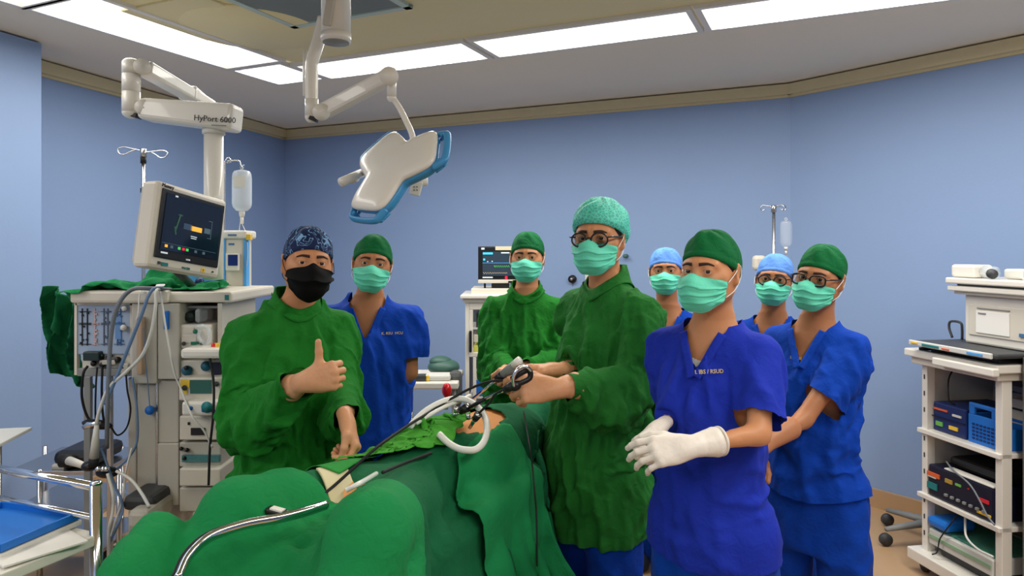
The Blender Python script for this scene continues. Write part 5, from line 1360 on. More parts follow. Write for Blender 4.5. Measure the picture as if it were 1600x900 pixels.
# ---- cables of the machine
def cable(pts, r, m, label, name='cable', group=None, n=48, cat='cable'):
    mb = MB(); mb.tube(spline([W(*p) for p in pts], n), r, 8); return tag(mb.build(name, m), label, cat, group)
dd = 2.68
cable([(268, 453, 2.8), (235, 451, 2.72), (205, 453, 2.70), (184, 478, dd), (174, 520, dd), (170, 580, dd), (168, 640, dd), (167, 700, dd + .04)], .0085, M_cable_g, 'thick grey hose looping off the worktop and hanging straight down')
cable([(262, 452, 2.8), (243, 450, 2.72), (232, 462, 2.69), (222, 490, dd), (206, 530, dd), (190, 570, dd), (176, 604, dd), (164, 632, dd)], .0065, M_cable_bl, 'blue-grey cable slanting down left across the gas-flow panel')
cable([(252, 452, 2.78), (244, 455, 2.70), (243, 480, dd), (236, 520, dd), (222, 555, dd), (196, 582, dd), (170, 606, dd), (156, 640, dd), (150, 664, dd)], .0065, M_cable_w, 'white-blue cable curving from the worktop down to the scope handle')
cable([(222, 452, 2.75), (218, 462, 2.70), (216, 490, dd), (213, 500, dd)], .003, M_cable_w, 'short thin white cable at the middle of the worktop edge')
cable([(250, 456, 2.72), (254, 480, 2.70), (262, 530, dd), (272, 580, dd), (282, 606, dd), (300, 650, 2.62), (318, 672, 2.62), (332, 700, 2.62)], .004, M_cable_w, 'thin pale cable slanting down across the uprights to the modules')
cable([(224, 510, 2.72), (226, 550, 2.72), (231, 600, 2.74), (234, 636, 2.74)], .002, M_cable_bl, 'thin blue line running to the round blue plug')
cable([(137, 572, 2.74), (130, 585, 2.72), (128, 620, 2.74), (136, 650, 2.76), (148, 662, 2.76)], .005, M_rubber, 'black cable bowing left under the manifold')
cable([(152, 574, 2.74), (150, 600, 2.74), (149, 640, 2.75), (150, 664, 2.76)], .0035, M_rubber, 'thin black cable hanging left of the steel leg')
cable([(160, 574, 2.74), (159, 610, 2.74), (160, 640, 2.75), (164, 668, 2.76)], .0045, M_rubber, 'black cable hanging close beside the steel leg')
cable([(197, 586, 2.78), (199, 610, 2.78), (204, 640, 2.78), (198, 668, 2.78), (184, 680, 2.78), (174, 668, 2.78)], .0035, M_rubber, 'black cable looping from the bracket back to the steel leg')
cable([(207, 590, 2.76), (214, 640, 2.74), (214, 690, 2.74), (200, 716, 2.74), (182, 732, 2.72)], .0045, M_cable_bl, 'blue cable sweeping down beside the upright to the clamp')
cable([(328, 560, 2.66), (334, 600, 2.64), (333, 650, 2.62), (328, 700, 2.62), (326, 758, 2.62)], .005, M_rubber, 'black cable hanging in front of the module stack')
cable([(182, 736, 2.68), (205, 750, 2.66), (222, 772, 2.62), (233, 792, 2.5)], .006, M_cable_w, 'white cable arching from the clamp to the green drape', n=30)
cable([(168, 740, 2.66), (176, 770, 2.64), (176, 800, 2.62), (170, 830, 2.6), (172, 880, 2.6)], .006, M_cable_w, 'white cable bowing down behind the steel trolley post', n=30)
cable([(158, 700, 2.72), (180, 760, 2.70), (192, 790, 2.66), (184, 820, 2.62), (170, 850, 2.6)], .005, M_cable_bl, 'blue cable crossing down right of the trolley post', n=30)
cable([(206, 700, 2.72), (196, 740, 2.7), (192, 780, 2.68), (180, 815, 2.64), (168, 860, 2.6)], .004, M_cable_w, 'pale cable hanging lowest beside the trolley post', n=30)
# ---- video scope handle, clamp, camera head on the side frame
t = empty('video_scope', W(150, 690, 2.70), 'pale scope handle hanging by its cable in a black clamp', 'scope')
mb = MB(); mb.tube([W(151, 664, 2.68), W(149, 690, 2.69), W(147, 716, 2.70)], [.008, .014, .017], 14); mb.build('handle', M_cable_w, t)
mb = MB(); mb.cyl(W(147, 716, 2.70), W(146, 728, 2.70), .018, n=14); mb.build('socket', M_rubber, t)
t = empty('pole_clamp', W(155, 665, 2.72), 'black and steel clamp on the machine leg, topmost of two', 'clamp')
mb = MB(); mb.sphere(W(152, 663, 2.74), (.060, .03, .018), Ry(.15)); mb.build('body', M_black, t); mb = MB(); mb.tube([W(130, 668, 2.72), W(138, 664, 2.72), (W(156, 661, 2.70))], [.008, .013, .006], 10); mb.build('lever', M_chrome, t)
t = empty('pole_clamp', W(160, 732, 2.72), 'black clamp with steel knobs low on the machine leg', 'clamp')
mb = MB(); mb.sphere(W(168, 738, 2.74), (.045, .03, .022)); mb.sphere(W(140, 728, 2.74), (.03, .03, .02)); mb.build('body', M_black, t); mb = MB(); [mb.cyl(W(x, 733, 2.70), W(x + 4, 733, 2.66), .009, n=12) for x in (150, 158, 163)]; mb.build('knob', M_chrome, t)
t = empty('suction_unit', W(118, 740, 3.25), 'black suction unit with a pale nozzle on the low rack behind the trolley', 'suction unit')
mb = MB(); slab(mb, 80, 706, 150, 730, 3.25, .25, bev=.03); mb.build('body', M_black, t); mb = MB(); slab(mb, 79, 726, 100, 736, 3.24, .25, bev=.01); mb.build('base_strip', M_beige, t)
mb = MB(); mb.cyl(W(96, 720, 3.22), W(112, 720, 3.22), .030, n=20); mb.build('collar', M_rubber, t); mb = MB(); mb.tube([W(108, 720, 3.20), W(124, 725, 3.16), W(140, 732, 3.1)], [.020, .016, .010], 14); mb.build('nozzle', M_cream2, t)
t = empty('motor_unit', W(215, 800, 2.9), 'dark motor unit with grey foot pedal on the floor of the machine', 'motor unit')
mb = MB(); slab(mb, 190, 776, 240, 800, 2.66, .2, bev=.02); mb.build('body', M_dgrey, t); mb = MB(); slab(mb, 198, 798, 232, 830, 2.60, .2, bev=.02); mb.build('pedal', M_beige, t)
# low rack behind the trolley
t = empty('low_rack', (W(120, 800, 3.0)[0], 3.05, 0), 'low grey steel rack behind the trolley on the left', 'rack')
for (x, y) in ((70, 3.6), (190, 3.6), (62, 3.22), (186, 3.22)):
    p = W(x, 740, y); mb = MB(); mb.cyl((p[0], y, .0), (p[0], y, .56), .012, n=12); mb.build('post', M_steel, t)
for z in (.545, .36, .18):
    a = W(62, 700, 3.4); b = W(186, 700, 3.4); mb = MB(); mb.box(((a[0] + b[0]) / 2, 3.41, z), (b[0] - a[0] + .05, .40, .018), bev=.003); mb.build('shelf', M_steel, t)
# ---------------------------------------------------------------- steel trolley (near, left)
C0t = np.array([-1.2, 2.0]); U1 = np.array([-.38, -.92]); U1 /= np.linalg.norm(U1); U2 = np.array([-.92, .38]); U2 /= np.linalg.norm(U2)
def tp(a, b, z): p = C0t + U1 * a + U2 * b; return np.array([p[0], p[1], z])
t = empty('steel_trolley', tp(.3, .45, 0), 'chrome and white instrument trolley cut off by the left frame edge', 'trolley')
for (a, b) in ((0, 0), (.6, 0), (0, .62), (.6, .62)):
    mb = MB(); mb.cyl(tp(a, b, .06), tp(a, b, .905), .017, n=24); mb.cyl(tp(a, b, .905), tp(a, b, .912), .018, .014, n=24); mb.build('post', M_chrome, t)
    mb = MB(); mb.cyl(tp(a, b, .035) + [-.012, 0, 0], tp(a, b, .035) + [.012, 0, 0], .035, n=16); mb.cyl(tp(a, b, .05), tp(a, b, .09), .01, n=8); mb.build('castor', M_rubber, t)
for (a0, b0, a1, b1, z, r) in ((0, 0, 0, .62, .895, .0125), (0, 0, .6, 0, .50, .008), (.6, .62, 0, .62, .895, .0105), (0, 0, 0, .62, .805, .008), (.0, .62, .6, .62, .83, .006)):
    mb = MB(); mb.cyl(tp(a0, b0, z), tp(a1, b1, z), r, n=16); mb.build('rail', M_chrome, t)
mb = MB(); c_ = tp(.3, .31, .745); mb.box(c_, (.62, .64, .03), np.stack([np.append(U1, 0), np.append(U2, 0), [0, 0, 1.]], 1), bev=.004); mb.build('shelf', M_white, t)
mb = MB(); c_ = tp(.3, .31, .28); mb.box(c_, (.60, .62, .02), np.stack([np.append(U1, 0), np.append(U2, 0), [0, 0, 1.]], 1), bev=.004); mb.build('shelf', M_steel, t)
RT = np.stack([np.append(U1, 0), np.append(U2, 0), [0, 0, 1.]], 1)
# blue tray
tc = W(2, 815, 1.98); tz = .762; tc[2] = tz
t = empty('instrument_tray', tc, 'shallow blue plastic tray on the white trolley shelf', 'tray'); RTr = RT @ Rz(-.12)
def tb(c, s, name, m, par, bev=.002): mb = MB(); mb.box(tc + RTr @ np.array(c, float), s, RTr, bev=bev); return mb.build(name, m, par)
tray = tb((0, 0, .022), (.24, .30, .006), 'tray_base', M_blue, t)
for c, s in (((.12, 0, .032), (.008, .30, .022)), ((-.12, 0, .032), (.008, .30, .022)), ((0, .15, .032), (.24, .008, .022)), ((0, -.15, .032), (.24, .008, .022))): tb(c, s, 'tray_rim', M_blue, t)
tb((.0, 0, .008), (.25, .31, .018), 'paper_pack', M_paper, None) if False else None
pk = MB(); pk.box(tc + RTr @ np.array((0, 0, .009)), (.25, .31, .016), RTr, bev=.004); tag(pk.build('paper_pack', M_paper), 'flat white paper pack lying under the blue tray', 'pack')
pk = MB(); p_ = W(45, 842, 1.93); p_[2] = .764; pk.box(p_ + [0, 0, .003], (.20, .26, .006), RT @ Rz(.25), bev=.001); tag(pk.build('paper_sheets', M_paper), 'loose white paper sheets sticking out beside the blue tray', 'paper')
t = empty('side_tray', W(4, 690, 2.4), 'thin pale tray on a steel pole at the left frame edge', 'tray')
mb = MB(); p_ = W(-12, 688, 2.4); mb.box(p_, (.12, .3, .012), Rz(.2), bev=.003); mb.build('tray_top', M_cable_w, t); mb = MB(); q_ = W(-4, 700, 2.42); mb.cyl((q_[0], q_[1], 0), (q_[0], q_[1], p_[2]), .013, n=14); mb.build('pole', M_steel, t)
L_amber = glow('led_amber', (150, 120, 50), .25); L_green = glow('led_green', (90, 150, 70), .25); L_red = glow('led_red', (170, 30, 40), .4)
# ---------------------------------------------------------------- rack on the right
A3 = np.array([2.01, 3.40]); B3 = np.array([2.087, 2.955]); ex = (B3 - A3) / np.linalg.norm(B3 - A3); ey = np.array([-ex[1], ex[0]])
if ey[0] < 0: ey = -ey
def cp3(a, b, z): p = A3 + ex * a + ey * b; return np.array([p[0], p[1], z])
RC3 = np.stack([np.append(ex, 0), np.append(ey, 0), [0, 0, 1.]], 1)
if np.linalg.det(RC3) < 0: RC3[:, 0] *= -1; SX = -1
else: SX = 1
t = empty('equipment_rack', cp3(.22, .25, 0), 'white open equipment rack at the right edge holding boxes on its shelves', 'rack')
def rk(a0, a1, b0, b1, z0, z1, name, m, par=None, bev=.003, thing=None):
    mb = MB(); mb.box(cp3((a0 + a1) / 2, (b0 + b1) / 2, (z0 + z1) / 2), (a1 - a0, b1 - b0, z1 - z0), RC3, bev=bev); return mb.build(name, m, par)
WL = .455
for (a0, a1, b0, b1) in ((0, .035, 0, .045), (WL - .035, WL, 0, .05), (0, .035, .45, .5), (WL - .035, WL, .45, .5)): rk(a0, a1, b0, b1, .10, 1.03, 'post', M_white, t)
rk(-.002, .012, .04, .46, .12, 1.03, 'side_panel', M_cream2, t, .002); rk(.036, WL - .036, .48, .492, .12, 1.03, 'back_panel', M_cream2, t, .002)
for z in (.707, .393): rk(-.015, WL + .0, -.015, .5, z - .022, z, 'shelf', M_white, t)
bsh = rk(-.04, WL + .04, -.05, .52, .06, .115, 'base', M_white, t, .006)
tp_ = rk(-.06, WL + .03, -.05, .54, 1.055, 1.092, 'top_slab', M_white, t, .006); rk(-.035, WL + .01, -.03, .52, 1.02, 1.055, 'top_rail', M_cream2, t, .005); rk(.16, WL + .04, -.085, -.05, 1.045, 1.080, 'front_ledge', M_white, t, .006)
for z in (.2, .28, .36, .5, .58, .66, .8, .88, .96): mb = MB(); mb.box(cp3(.018, -.001, z), (.006, .003, .022), RC3); mb.build('slot', M_dgrey, t)
for (a, b) in ((0, .02), (WL, .02), (0, .46), (WL, .46)):
    c = cp3(a, b, .03); mb = MB(); mb.cyl(c + [-.012, 0, 0], c + [.012, 0, 0], .03, n=18); mb.cyl(c, c + [0, 0, .04], .009, n=8); mb.build('castor', M_dgrey, t)
RF = np.stack([-np.append(ex, 0) * -1, [0, 0, 1.], -np.append(ey, 0)], 1)      # text on the front face: x along ex, y up, z outwards
if np.linalg.det(RF) < 0: RF[:, 0] *= -1
def rt(s, size, a, b, z, m, par, ext=.001): return text('lettering', s, size, cp3(a, b, z), RF, m, par, ext=ext)
# contents
def rbox(name, label, cat, a0, a1, b0, b1, z0, z1, m, bev=.006):
    t = empty(name, cp3((a0 + a1) / 2, (b0 + b1) / 2, z0), label, cat); rk(a0, a1, b0, b1, z0 + .001, z1, 'casing', m, t, bev); return t
q = rbox('power_unit', 'navy blue box unit with display windows on the upper shelf of the rack', 'device', .04, .235, .03, .33, .707, .845, M_navy)
rk(.035, .23, .024, .03, .775, .778, 'front_seam', M_navy2, q, 0); rk(.06, .10, .024, .03, .735, .755, 'display', L_green, q, 0); rk(.14, .19, .024, .03, .735, .752, 'display', M_yel2, q, 0); rk(.045, .13, .024, .03, .81, .818, 'orange_stripe', mat('print_orange', (214, 96, 52), .5), q, 0); rk(.16, .21, .024, .03, .80, .81, 'pale_stripe', M_cable_w, q, 0)
# blue basket with a grip opening
q = empty('plastic_basket', cp3(.33, .12, .707), 'blue plastic slotted basket beside the navy unit on the upper shelf', 'basket')
rk(.245, .425, .03, .042, .710, .835, 'front_wall', M_blue, q, .003); rk(.245, .425, .19, .20, .71, .82, 'rear_wall', M_blue, q, .003); rk(.245, .252, .03, .20, .71, .835, 'side_wall', M_blue, q, .003); rk(.418, .425, .03, .20, .71, .80, 'side_wall', M_blue, q, .003); rk(.245, .425, .03, .20, .708, .715, 'bottom', M_blue, q, .002)
rk(.25, .28, .03, .042, .835, .875, 'grip_post', M_blue, q, .003); rk(.37, .40, .03, .042, .835, .875, 'grip_post', M_blue, q, .003); rk(.25, .40, .028, .044, .868, .888, 'grip_bar', M_blue, q, .006)
for i in range(7):
    for j in range(5): rk(.27 + i * .02, .282 + i * .02, .0275, .0305, .725 + j * .016, .733 + j * .016, 'slot', M_navy, q, 0)
q = rbox('light_source', 'white instrument casing at the back of the upper rack shelf', 'device', .04, .22, .36, .47, .707, .93, M_cream2); rk(.06, .2, .354, .36, .90, .905, 'seam', M_grey, q, 0)
q = rbox('printer_unit', 'white slotted printer unit behind the blue basket on the rack', 'printer', .25, .40, .23, .45, .707, .90, M_cream2); rk(.27, .39, .222, .23, .855, .862, 'slot', M_black, q, 0); rk(.26, .40, .19, .23, .80, .81, 'paper_tray', M_white, q, .002)
q = rbox('generator_unit', 'dark electrosurgery unit with small lit displays on the middle rack shelf', 'device', .042, .412, .0, .36, .393, .545, M_navy2, .008)
rk(.04, .115, -.006, .0, .49, .51, 'orange_stripe', mat('print_orange', (214, 96, 52), .5), q, 0); rk(.045, .095, -.006, .0, .485, .492, 'pale_stripe', M_cable_w, q, 0); rk(.15, .19, -.006, .0, .49, .508, 'display', L_amber, q, 0); rk(.21, .24, -.006, .0, .495, .505, 'display', L_green, q, 0); rk(.34, .39, -.006, .0, .47, .485, 'display', L_red, q, 0); rk(.28, .285, -.006, .0, .50, .505, 'lamp', L_red, q, 0)
for i in range(7): rk(.15 + i * .035, .165 + i * .035, -.012, .0, .425, .437, 'knob', M_grey, q, .002)
rk(.33, .40, -.006, .0, .415, .425, 'yellow_label', M_yel2, q, 0); rk(.04, .10, -.006, .0, .43, .46, 'grey_label', M_teal, q, 0)
q = rbox('recorder_unit', 'black recorder on top of the dark electrosurgery unit', 'device', .10, .40, .06, .34, .547, .60, M_black, .02); rk(.14, .41, -.0, .05, .547, .553, 'paper_sheet', M_paper, q, .001)
q = rbox('crate', 'pale tray with blue pouch and tubing on the bottom of the rack', 'tray', .045, .41, .0, .34, .16, .235, M_cable_w, .006)
rk(.05, .40, -.006, .0, .195, .21, 'label_strip', mat('label_pale_green', (140, 170, 140), .6), q, 0); rk(.05, .40, .02, .3, .228, .245, 'tubing_layer', mat('tubing_teal', (58, 118, 100), .5, var=.4, vscale=50), q, .005)
q = rbox('blue_pouch', 'bright blue pouch lying at the left of the bottom rack tray', 'pouch', .04, .16, -.01, .16, .247, .30, M_blue, .02)
q = rbox('motor_box', 'small dark drive box under the tray on the rack base', 'device', .08, .38, .03, .3, .116, .158, M_dgrey, .01)
def rcable(pts, r, m, label, n=40):
    mb = MB(); mb.tube(spline([cp3(*p) for p in pts], n), r, 8); return tag(mb.build('cable', m), label, 'cable')
rcable([(.08, .10, 1.0), (.10, .06, .96), (.13, .03, .90), (.14, .03, .862), (.15, .05, .852)], .004, M_rubber, 'black cord dropping onto the navy unit in the rack')
rcable([(.12, .03, .575), (.2, -.005, .56), (.3, -.014, .53), (.36, -.02, .48), (.40, -.022, .43), (.44, -.022, .402)], .004, M_cable_g, 'grey cord running down the front of the dark electrosurgery unit')
rcable([(.22, .04, .365), (.24, .02, .33), (.28, -.01, .285), (.35, -.02, .262), (.43, -.02, .262)], .005, M_cable_w, 'pale hose drooping over the bottom tray of the rack')
rcable([(.2, .03, .366), (.19, .0, .32), (.16, -.016, .26), (.13, -.016, .21), (.12, -.02, .15), (.10, -.03, .13)], .003, M_rubber, 'thin black cord hanging in front of the bottom rack tray')
# flat device and unit on the top slab
q = empty('flat_recorder', cp3(.22, .15, 1.093), 'flat black and silver video unit tilted on the rack top', 'device')
rk(.03, .50, -.07, .30, 1.12, 1.142, 'lid', M_dgrey, q, .008); rk(.01, .48, -.082, -.068, 1.118, 1.142, 'front_strip', M_cable_w, q, .004); rk(.08, .46, -.02, .32, 1.093, 1.118, 'body', M_black, q, .008); rk(.10, .20, -.086, -.082, 1.124, 1.134, 'sticker', M_teal, q, 0); rk(.03, .07, -.086, -.082, 1.128, 1.135, 'sticker', M_yel2, q, 0); rk(.36, .44, -.086, -.082, 1.124, 1.134, 'sticker', M_pblue, q, 0); rk(.22, .26, -.086, -.082, 1.124, 1.130, 'sticker', mat('print_orange', (214, 96, 52), .5), q, 0)
mb = MB(); mb.cyl(cp3(.02, -.03, 1.095), cp3(.06, -.0, 1.105), .010, n=12); mb.cyl(cp3(.10, -.03, 1.10), cp3(.16, -.02, 1.105), .008, n=12); mb.build('plug', M_rubber, q)
for i, (a_, b_) in enumerate(((-.03, .18), (.08, .22))):
    mb = MB(); mb.tube(spline([cp3(a_ + .02, b_, 1.143), cp3(a_, b_, 1.19), cp3(a_ + .01, b_, 1.222), cp3(a_ + .07, b_, 1.222), cp3(a_ + .08, b_, 1.19), cp3(a_ + .08, b_, 1.143)], 30), .006, 8); tag(mb.build('handle_loop', M_chrome if i else M_dgrey), ('steel' if i else 'dark') + ' loop handle standing behind the flat video unit', 'handle')
q = empty('sterilizer_unit', cp3(.25, .3, 1.144), 'large white boxed unit with a paper label, stacked highest on the rack', 'device')
rk(.15, .62, .10, .50, 1.144, 1.37, 'casing', M_white, q, .01); rk(.10, .68, .05, .55, 1.385, 1.410, 'cap_slab', M_white, q, .006); rk(.12, .66, .07, .53, 1.37, 1.385, 'cap_seam', M_cream2, q, .003); rk(.10, .70, .04, .56, 1.42, 1.448, 'cap_slab', M_white, q, .006); rk(.13, .66, .08, .5, 1.41, 1.42, 'cap_seam', M_grey, q, 0)
fp2 = rk(.18, .56, .094, .10, 1.185, 1.325, 'front_panel', M_cream2, q, .002); rk(.225, .40, .090, .094, 1.20, 1.30, 'paper_label', mat('paper_bright', (236, 234, 228), .7), fp2, 0)
rk(.45, .475, .088, .094, 1.205, 1.22, 'button', mat('button_blue', (70, 110, 150), .4), fp2, 0); rk(.495, .52, .088, .094, 1.205, 1.22, 'button', M_dgrey, fp2, 0)
rk(.23, .40, .090, .094, 1.309, 1.314, 'print_line', M_grey, fp2, 0); rk(.24, .28, .087, .090, 1.286, 1.292, 'print_line', M_grey, fp2, 0)
q = empty('charger_head', cp3(.2, .12, 1.448), 'white handpiece with a dark cable socket lying on the highest rack slab', 'handpiece')
mb = MB(); mb.box(cp3(.17, .12, 1.480), (.14, .10, .060), RC3, bev=.012); mb.build('head', M_white, q); mb = MB(); mb.cyl(cp3(.24, .12, 1.478), cp3(.30, .12, 1.475), .028, n=20); mb.build('clear_collar', M_clear, q)
mb = MB(); mb.cyl(cp3(.30, .10, 1.472), cp3(.345, .06, 1.472), .022, n=18); mb.build('socket', M_dgrey, q); mb = MB(); mb.box(cp3(.37, .18, 1.472), (.10, .08, .045), RC3, bev=.01); mb.build('rear_part', M_cable_w, q)
rcable([(.40, .15, 1.46), (.47, .10, 1.452), (.55, .08, 1.452), (.62, .10, 1.452)], .005, M_cable_w, 'white cord lying on the highest rack slab')
q = empty('round_bowl', cp3(.66, .2, 1.448), 'round frosted bowl on a black foot at the right frame edge', 'bowl')
mb = MB(); mb.sphere(cp3(.66, .2, 1.535), (.065, .065, .058)); mb.build('bowl', mat('frosted', (196, 202, 206), .5, alpha=.85), q); mb = MB(); mb.box(cp3(.62, .16, 1.464), (.10, .10, .024), RC3, bev=.008); mb.build('foot', M_black, q)
tag(MB().box(cp3(.60, .30, .57), (.20, .5, 1.12), RC3, bev=.008).build('steel_cabinet', mat('cabinet_grey_steel', (130, 128, 122), .35, metal=.6, var=.05, vscale=3)), 'grey steel cabinet side at the right frame edge beside the rack', 'cabinet')
# castor base on the floor left of the rack
t = empty('stool_base', W(1455, 838, 3.72) * [1, 1, 0], 'grey star base on castors on the floor beside the rack', 'stool')
sc0 = W(1458, 832, 3.72); sc0[2] = .12
for k, a in enumerate((math.pi + .1, -1.9, -.6, .7, 2.0)):
    e_ = sc0 + np.array([math.cos(a) * .27, math.sin(a) * .27, -.03]); mb = MB(); mb.tube([sc0, sc0 * .5 + e_ * .5 + [0, 0, .0], e_], [.028, .022, .015], 10, flat=.8); lg = mb.build('leg', M_grey, t)
    mb = MB(); c = e_ + [0, 0, -.055]; mb.cyl(c + [0, -.012, 0], c + [0, .012, 0], .033, n=16); mb.build('castor', M_dgrey, lg)
mb = MB(); mb.cyl(sc0 + [0, 0, -.02], sc0 + [0, 0, .03], .035, n=20); mb.build('hub', M_grey, t)
# ---------------------------------------------------------------- monitor cart at the back
d = 4.4; t = empty('monitor_cart', (W(780, 500, d)[0], d + .2, 0), 'tall white cart with a glazed door behind the green-gowned man at the table head', 'cart')
def cb(x0, y0, x1, y1, name, m, par=None, dd_=0, dep=.3, bev=.004): mb = MB(); slab(mb, x0, y0, x1, y1, d + dd_, dep, bev=bev); return mb.build(name, m, par)
cb(719, 461, 800, 467, 'top_slab', M_white, t, -.03, .48, .006); cb(723, 467, 800, 473, 'top_rail', M_cable_w, t, -.01, .45)
for x in (727, 790): cb(x, 473, x + 6, 770, 'post', M_white, t, 0, .04); cb(x, 473, x + 6, 770, 'post', M_white, t, .38, .04)
cb(733, 473, 792, 484, 'door_rail', M_white, t, 0, .03); cb(733, 484, 739, 552, 'door_stile', M_white, t, 0, .03); cb(733, 551, 800, 558, 'door_rail', M_white, t, 0, .03); cb(739, 558, 744, 700, 'door_stile', M_white, t, 0, .03)
cb(733, 517, 737, 551, 'handle', M_black, t, -.03, .03, .006); cb(756, 480, 762, 486, 'blue_sticker', mat('sticker_blue', (90, 130, 190), .5), t, -.006, .006, 0)
for y in (512, 555, 620, 665): cb(733, y, 792, y + 3, 'shelf', M_cable_w, t, .03, .36, .002)
cb(733, 484, 792, 700, 'back_panel', mat('cart_back', (108, 116, 130), .6), t, .40, .01, 0)
for (args, nm, lb, ct, m_) in (((744, 489, 764, 512), 'camera_unit', 'dark grey unit behind the glazed door, topmost in the back cart', 'device', M_dgrey), ((740, 523, 790, 535), 'light_unit', 'cream unit with a black jack in the back cart', 'device', M_cream2), ((740, 540, 790, 551), 'pump_unit', 'yellow labelled unit in the back cart', 'device', mat('unit_yellow', (206, 200, 96), .5)),
                               ((739, 578, 790, 594), 'paper_box', 'cream carton with blue print in the lower back cart', 'box', M_cream2), ((740, 594, 790, 619), 'blue_box', 'bright blue carton under the cream one in the back cart', 'box', M_blue)):
    mb = MB(); slab(mb, *args, d + .04, .28, bev=.004); tag(mb.build(nm, m_), lb, ct)
mb = MB(); mb.sphere(W(755, 570, d + .12), (.07, .06, .04)); tag(mb.build('cable_bundle', M_black), 'black cable bundle heaped on the cream carton in the back cart', 'cables')
cb(736, 451, 798, 461, 'drawer_box', M_cream2, t, .05, .34, .004)
t2 = empty('vital_monitor', W(780, 452, d + .1), 'small black monitor with cyan and green traces on the back cart', 'monitor')
def vb(x0, y0, x1, y1, name, m, par, dd_=0, dep=.01, bev=0): mb = MB(); slab(mb, x0, y0, x1, y1, d + dd_, dep, bev=bev); return mb.build(name, m, par)
cs2 = vb(747, 385, 812, 439, 'casing', M_black, t2, .08, .05, .006); vb(747, 437, 812, 442.5, 'lower_strip', M_cream2, cs2, .07, .06, .003); vb(774, 385, 800, 391, 'yellow_strip', mat('strip_cream', (222, 212, 176), .5), cs2, .074, .01, .001)
s2 = vb(754, 393, 810, 431, 'screen', M_screen2, cs2, .076, .004)
vb(754.5, 394.5, 770, 397.5, 'trace_bar', G_cyan, s2, .073, .002); vb(754, 410.5, 800, 411.4, 'trace_line', mat('trace_blue', (60, 130, 190), .4, emit=(60, 130, 190), estr=.6), s2, .073, .002); vb(783, 394, 796, 396, 'readout', G_white, s2, .073, .002)
mb = MB(); mb.tube([W(772 + i * 1.6, 416 + (1.8 if i % 2 else -1.2), d + .073) for i in range(16)], .0016, 5); mb.build('wave', G_green, s2)
mb = MB(); mb.tube([W(755 + i * 1.8, 426.5 + (1.4 if i % 2 else -1.0) * (1 if i < 8 else .5), d + .073) for i in range(22)], .0012, 5); mb.build('wave', mat('trace_tan', (190, 160, 120), .4, emit=(190, 160, 120), estr=.5), s2)
vb(755, 404, 758, 407, 'digit', G_cyan, s2, .073, .002); vb(761, 408, 763, 409.5, 'digit', G_white, s2, .073, .002); vb(768, 407.5, 770, 409, 'digit', G_white, s2, .073, .002); vb(754, 432.5, 770, 434.5, 'caption', G_white, cs2, .077, .004); vb(789, 431.5, 793, 436, 'red_icon', G_red, cs2, .077, .004); vb(752, 387, 757, 390, 'badge', G_white, cs2, .077, .004); vb(794, 439, 802, 442, 'button', M_black, cs2, .066, .006)
vb(768, 442.5, 796, 451, 'foot', M_dgrey, t2, .12, .12, .003); vb(756, 443, 759, 451, 'clip', M_black, t2, .1, .05)
# ---------------------------------------------------------------- side table at the back
d = 4.1; t = empty('side_table', (W(675, 620, d)[0], d + .3, 0), 'low white side table against the back wall between the two men', 'table')
a, b = W(618, 603, d), W(716, 603, d)
mb = MB(); mb.box(((a[0] + b[0]) / 2, d + .22, a[2]), (b[0] - a[0], .45, .04), bev=.008); mb.build('tabletop', M_white, t); zT = a[2] + .02
mb = MB(); mb.box(((a[0] + b[0]) / 2, d + .22, .22), (b[0] - a[0], .40, .03), bev=.004); mb.build('lower_shelf', M_beige, t)
for x in (a[0] + .03, b[0] - .03):
    for y in (.05, .4): mb = MB(); mb.cyl((x, d + y, 0), (x, d + y, a[2] - .02), .013, n=12); mb.build('leg', M_grey, t)
p_ = W(692, 590, d + .2); mb = MB(); mb.sphere((p_[0], d + .25, zT + .05), (.10, .09, .052)); mb.sphere((p_[0] - .02, d + .25, zT + .085), (.07, .06, .035)); tag(mb.build('mask_pouch', mat('pouch_dark_green', (56, 92, 82), .5)), 'dark green soft pouch lying on the back side table', 'pouch')
mb = MB(); mb.box((p_[0] - .02, d + .10, zT + .018), (.16, .12, .034), bev=.012); tag(mb.build('towel_pack', M_cable_w), 'pale folded pack in front of the dark green pouch', 'pack')
mb = MB(); mb.box((p_[0] + .085, d + .12, zT - .06), (.08, .10, .22), bev=.03); tag(mb.build('dark_bag', mat('bag_grey', (78, 80, 78), .6)), 'grey bag drooping over the right end of the back side table', 'bag')
mb = MB(); mb.box((p_[0] - .12, d + .06, zT + .02), (.07, .06, .036), bev=.008); tag(mb.build('device_box', M_dgrey), 'small dark box in the middle of the back side table', 'box')
mb = MB(); mb.box((p_[0] - .075, d + .05, zT + .018), (.02, .03, .034), bev=.006); tag(mb.build('yellow_clip', M_yel2), 'small yellow clip beside the dark box on the side table', 'clip')
mb = MB(); mb.tube(spline([(p_[0] - .21, d + .05, zT + .06), (p_[0] - .18, d + .04, zT + .05), (p_[0] - .155, d + .03, zT + .015)], 10), .010, 8); tag(mb.build('pink_tube', mat('tube_pink', (220, 70, 100), .5)), 'short pink tube at the left of the back side table', 'tube')
mb = MB(); mb.sphere((p_[0] - .23, d + .15, zT + .035), (.08, .06, .034)); tag(mb.build('blue_bundle', mat('bundle_blue_grey', (80, 96, 120), .6)), 'blue-grey bundle at the left end of the back side table', 'bundle')
t = empty('drip_stand_short', W(643, 660, 3.6) * [1, 1, 0], 'short thin steel stand rising behind the green towel', 'stand')
p_ = W(643, 577, 3.6); mb = MB(); mb.cyl((p_[0], 3.6, .02), p_, .010, n=12); mb.build('pole', M_steel, t); mb = MB(); mb.tube(spline([p_ + [0, 0, 0], p_ + [-.005, 0, .025], p_ + [.012, 0, .02], p_ + [.012, 0, .0]], 10), .004, 8); mb.build('hook', M_steel, t)
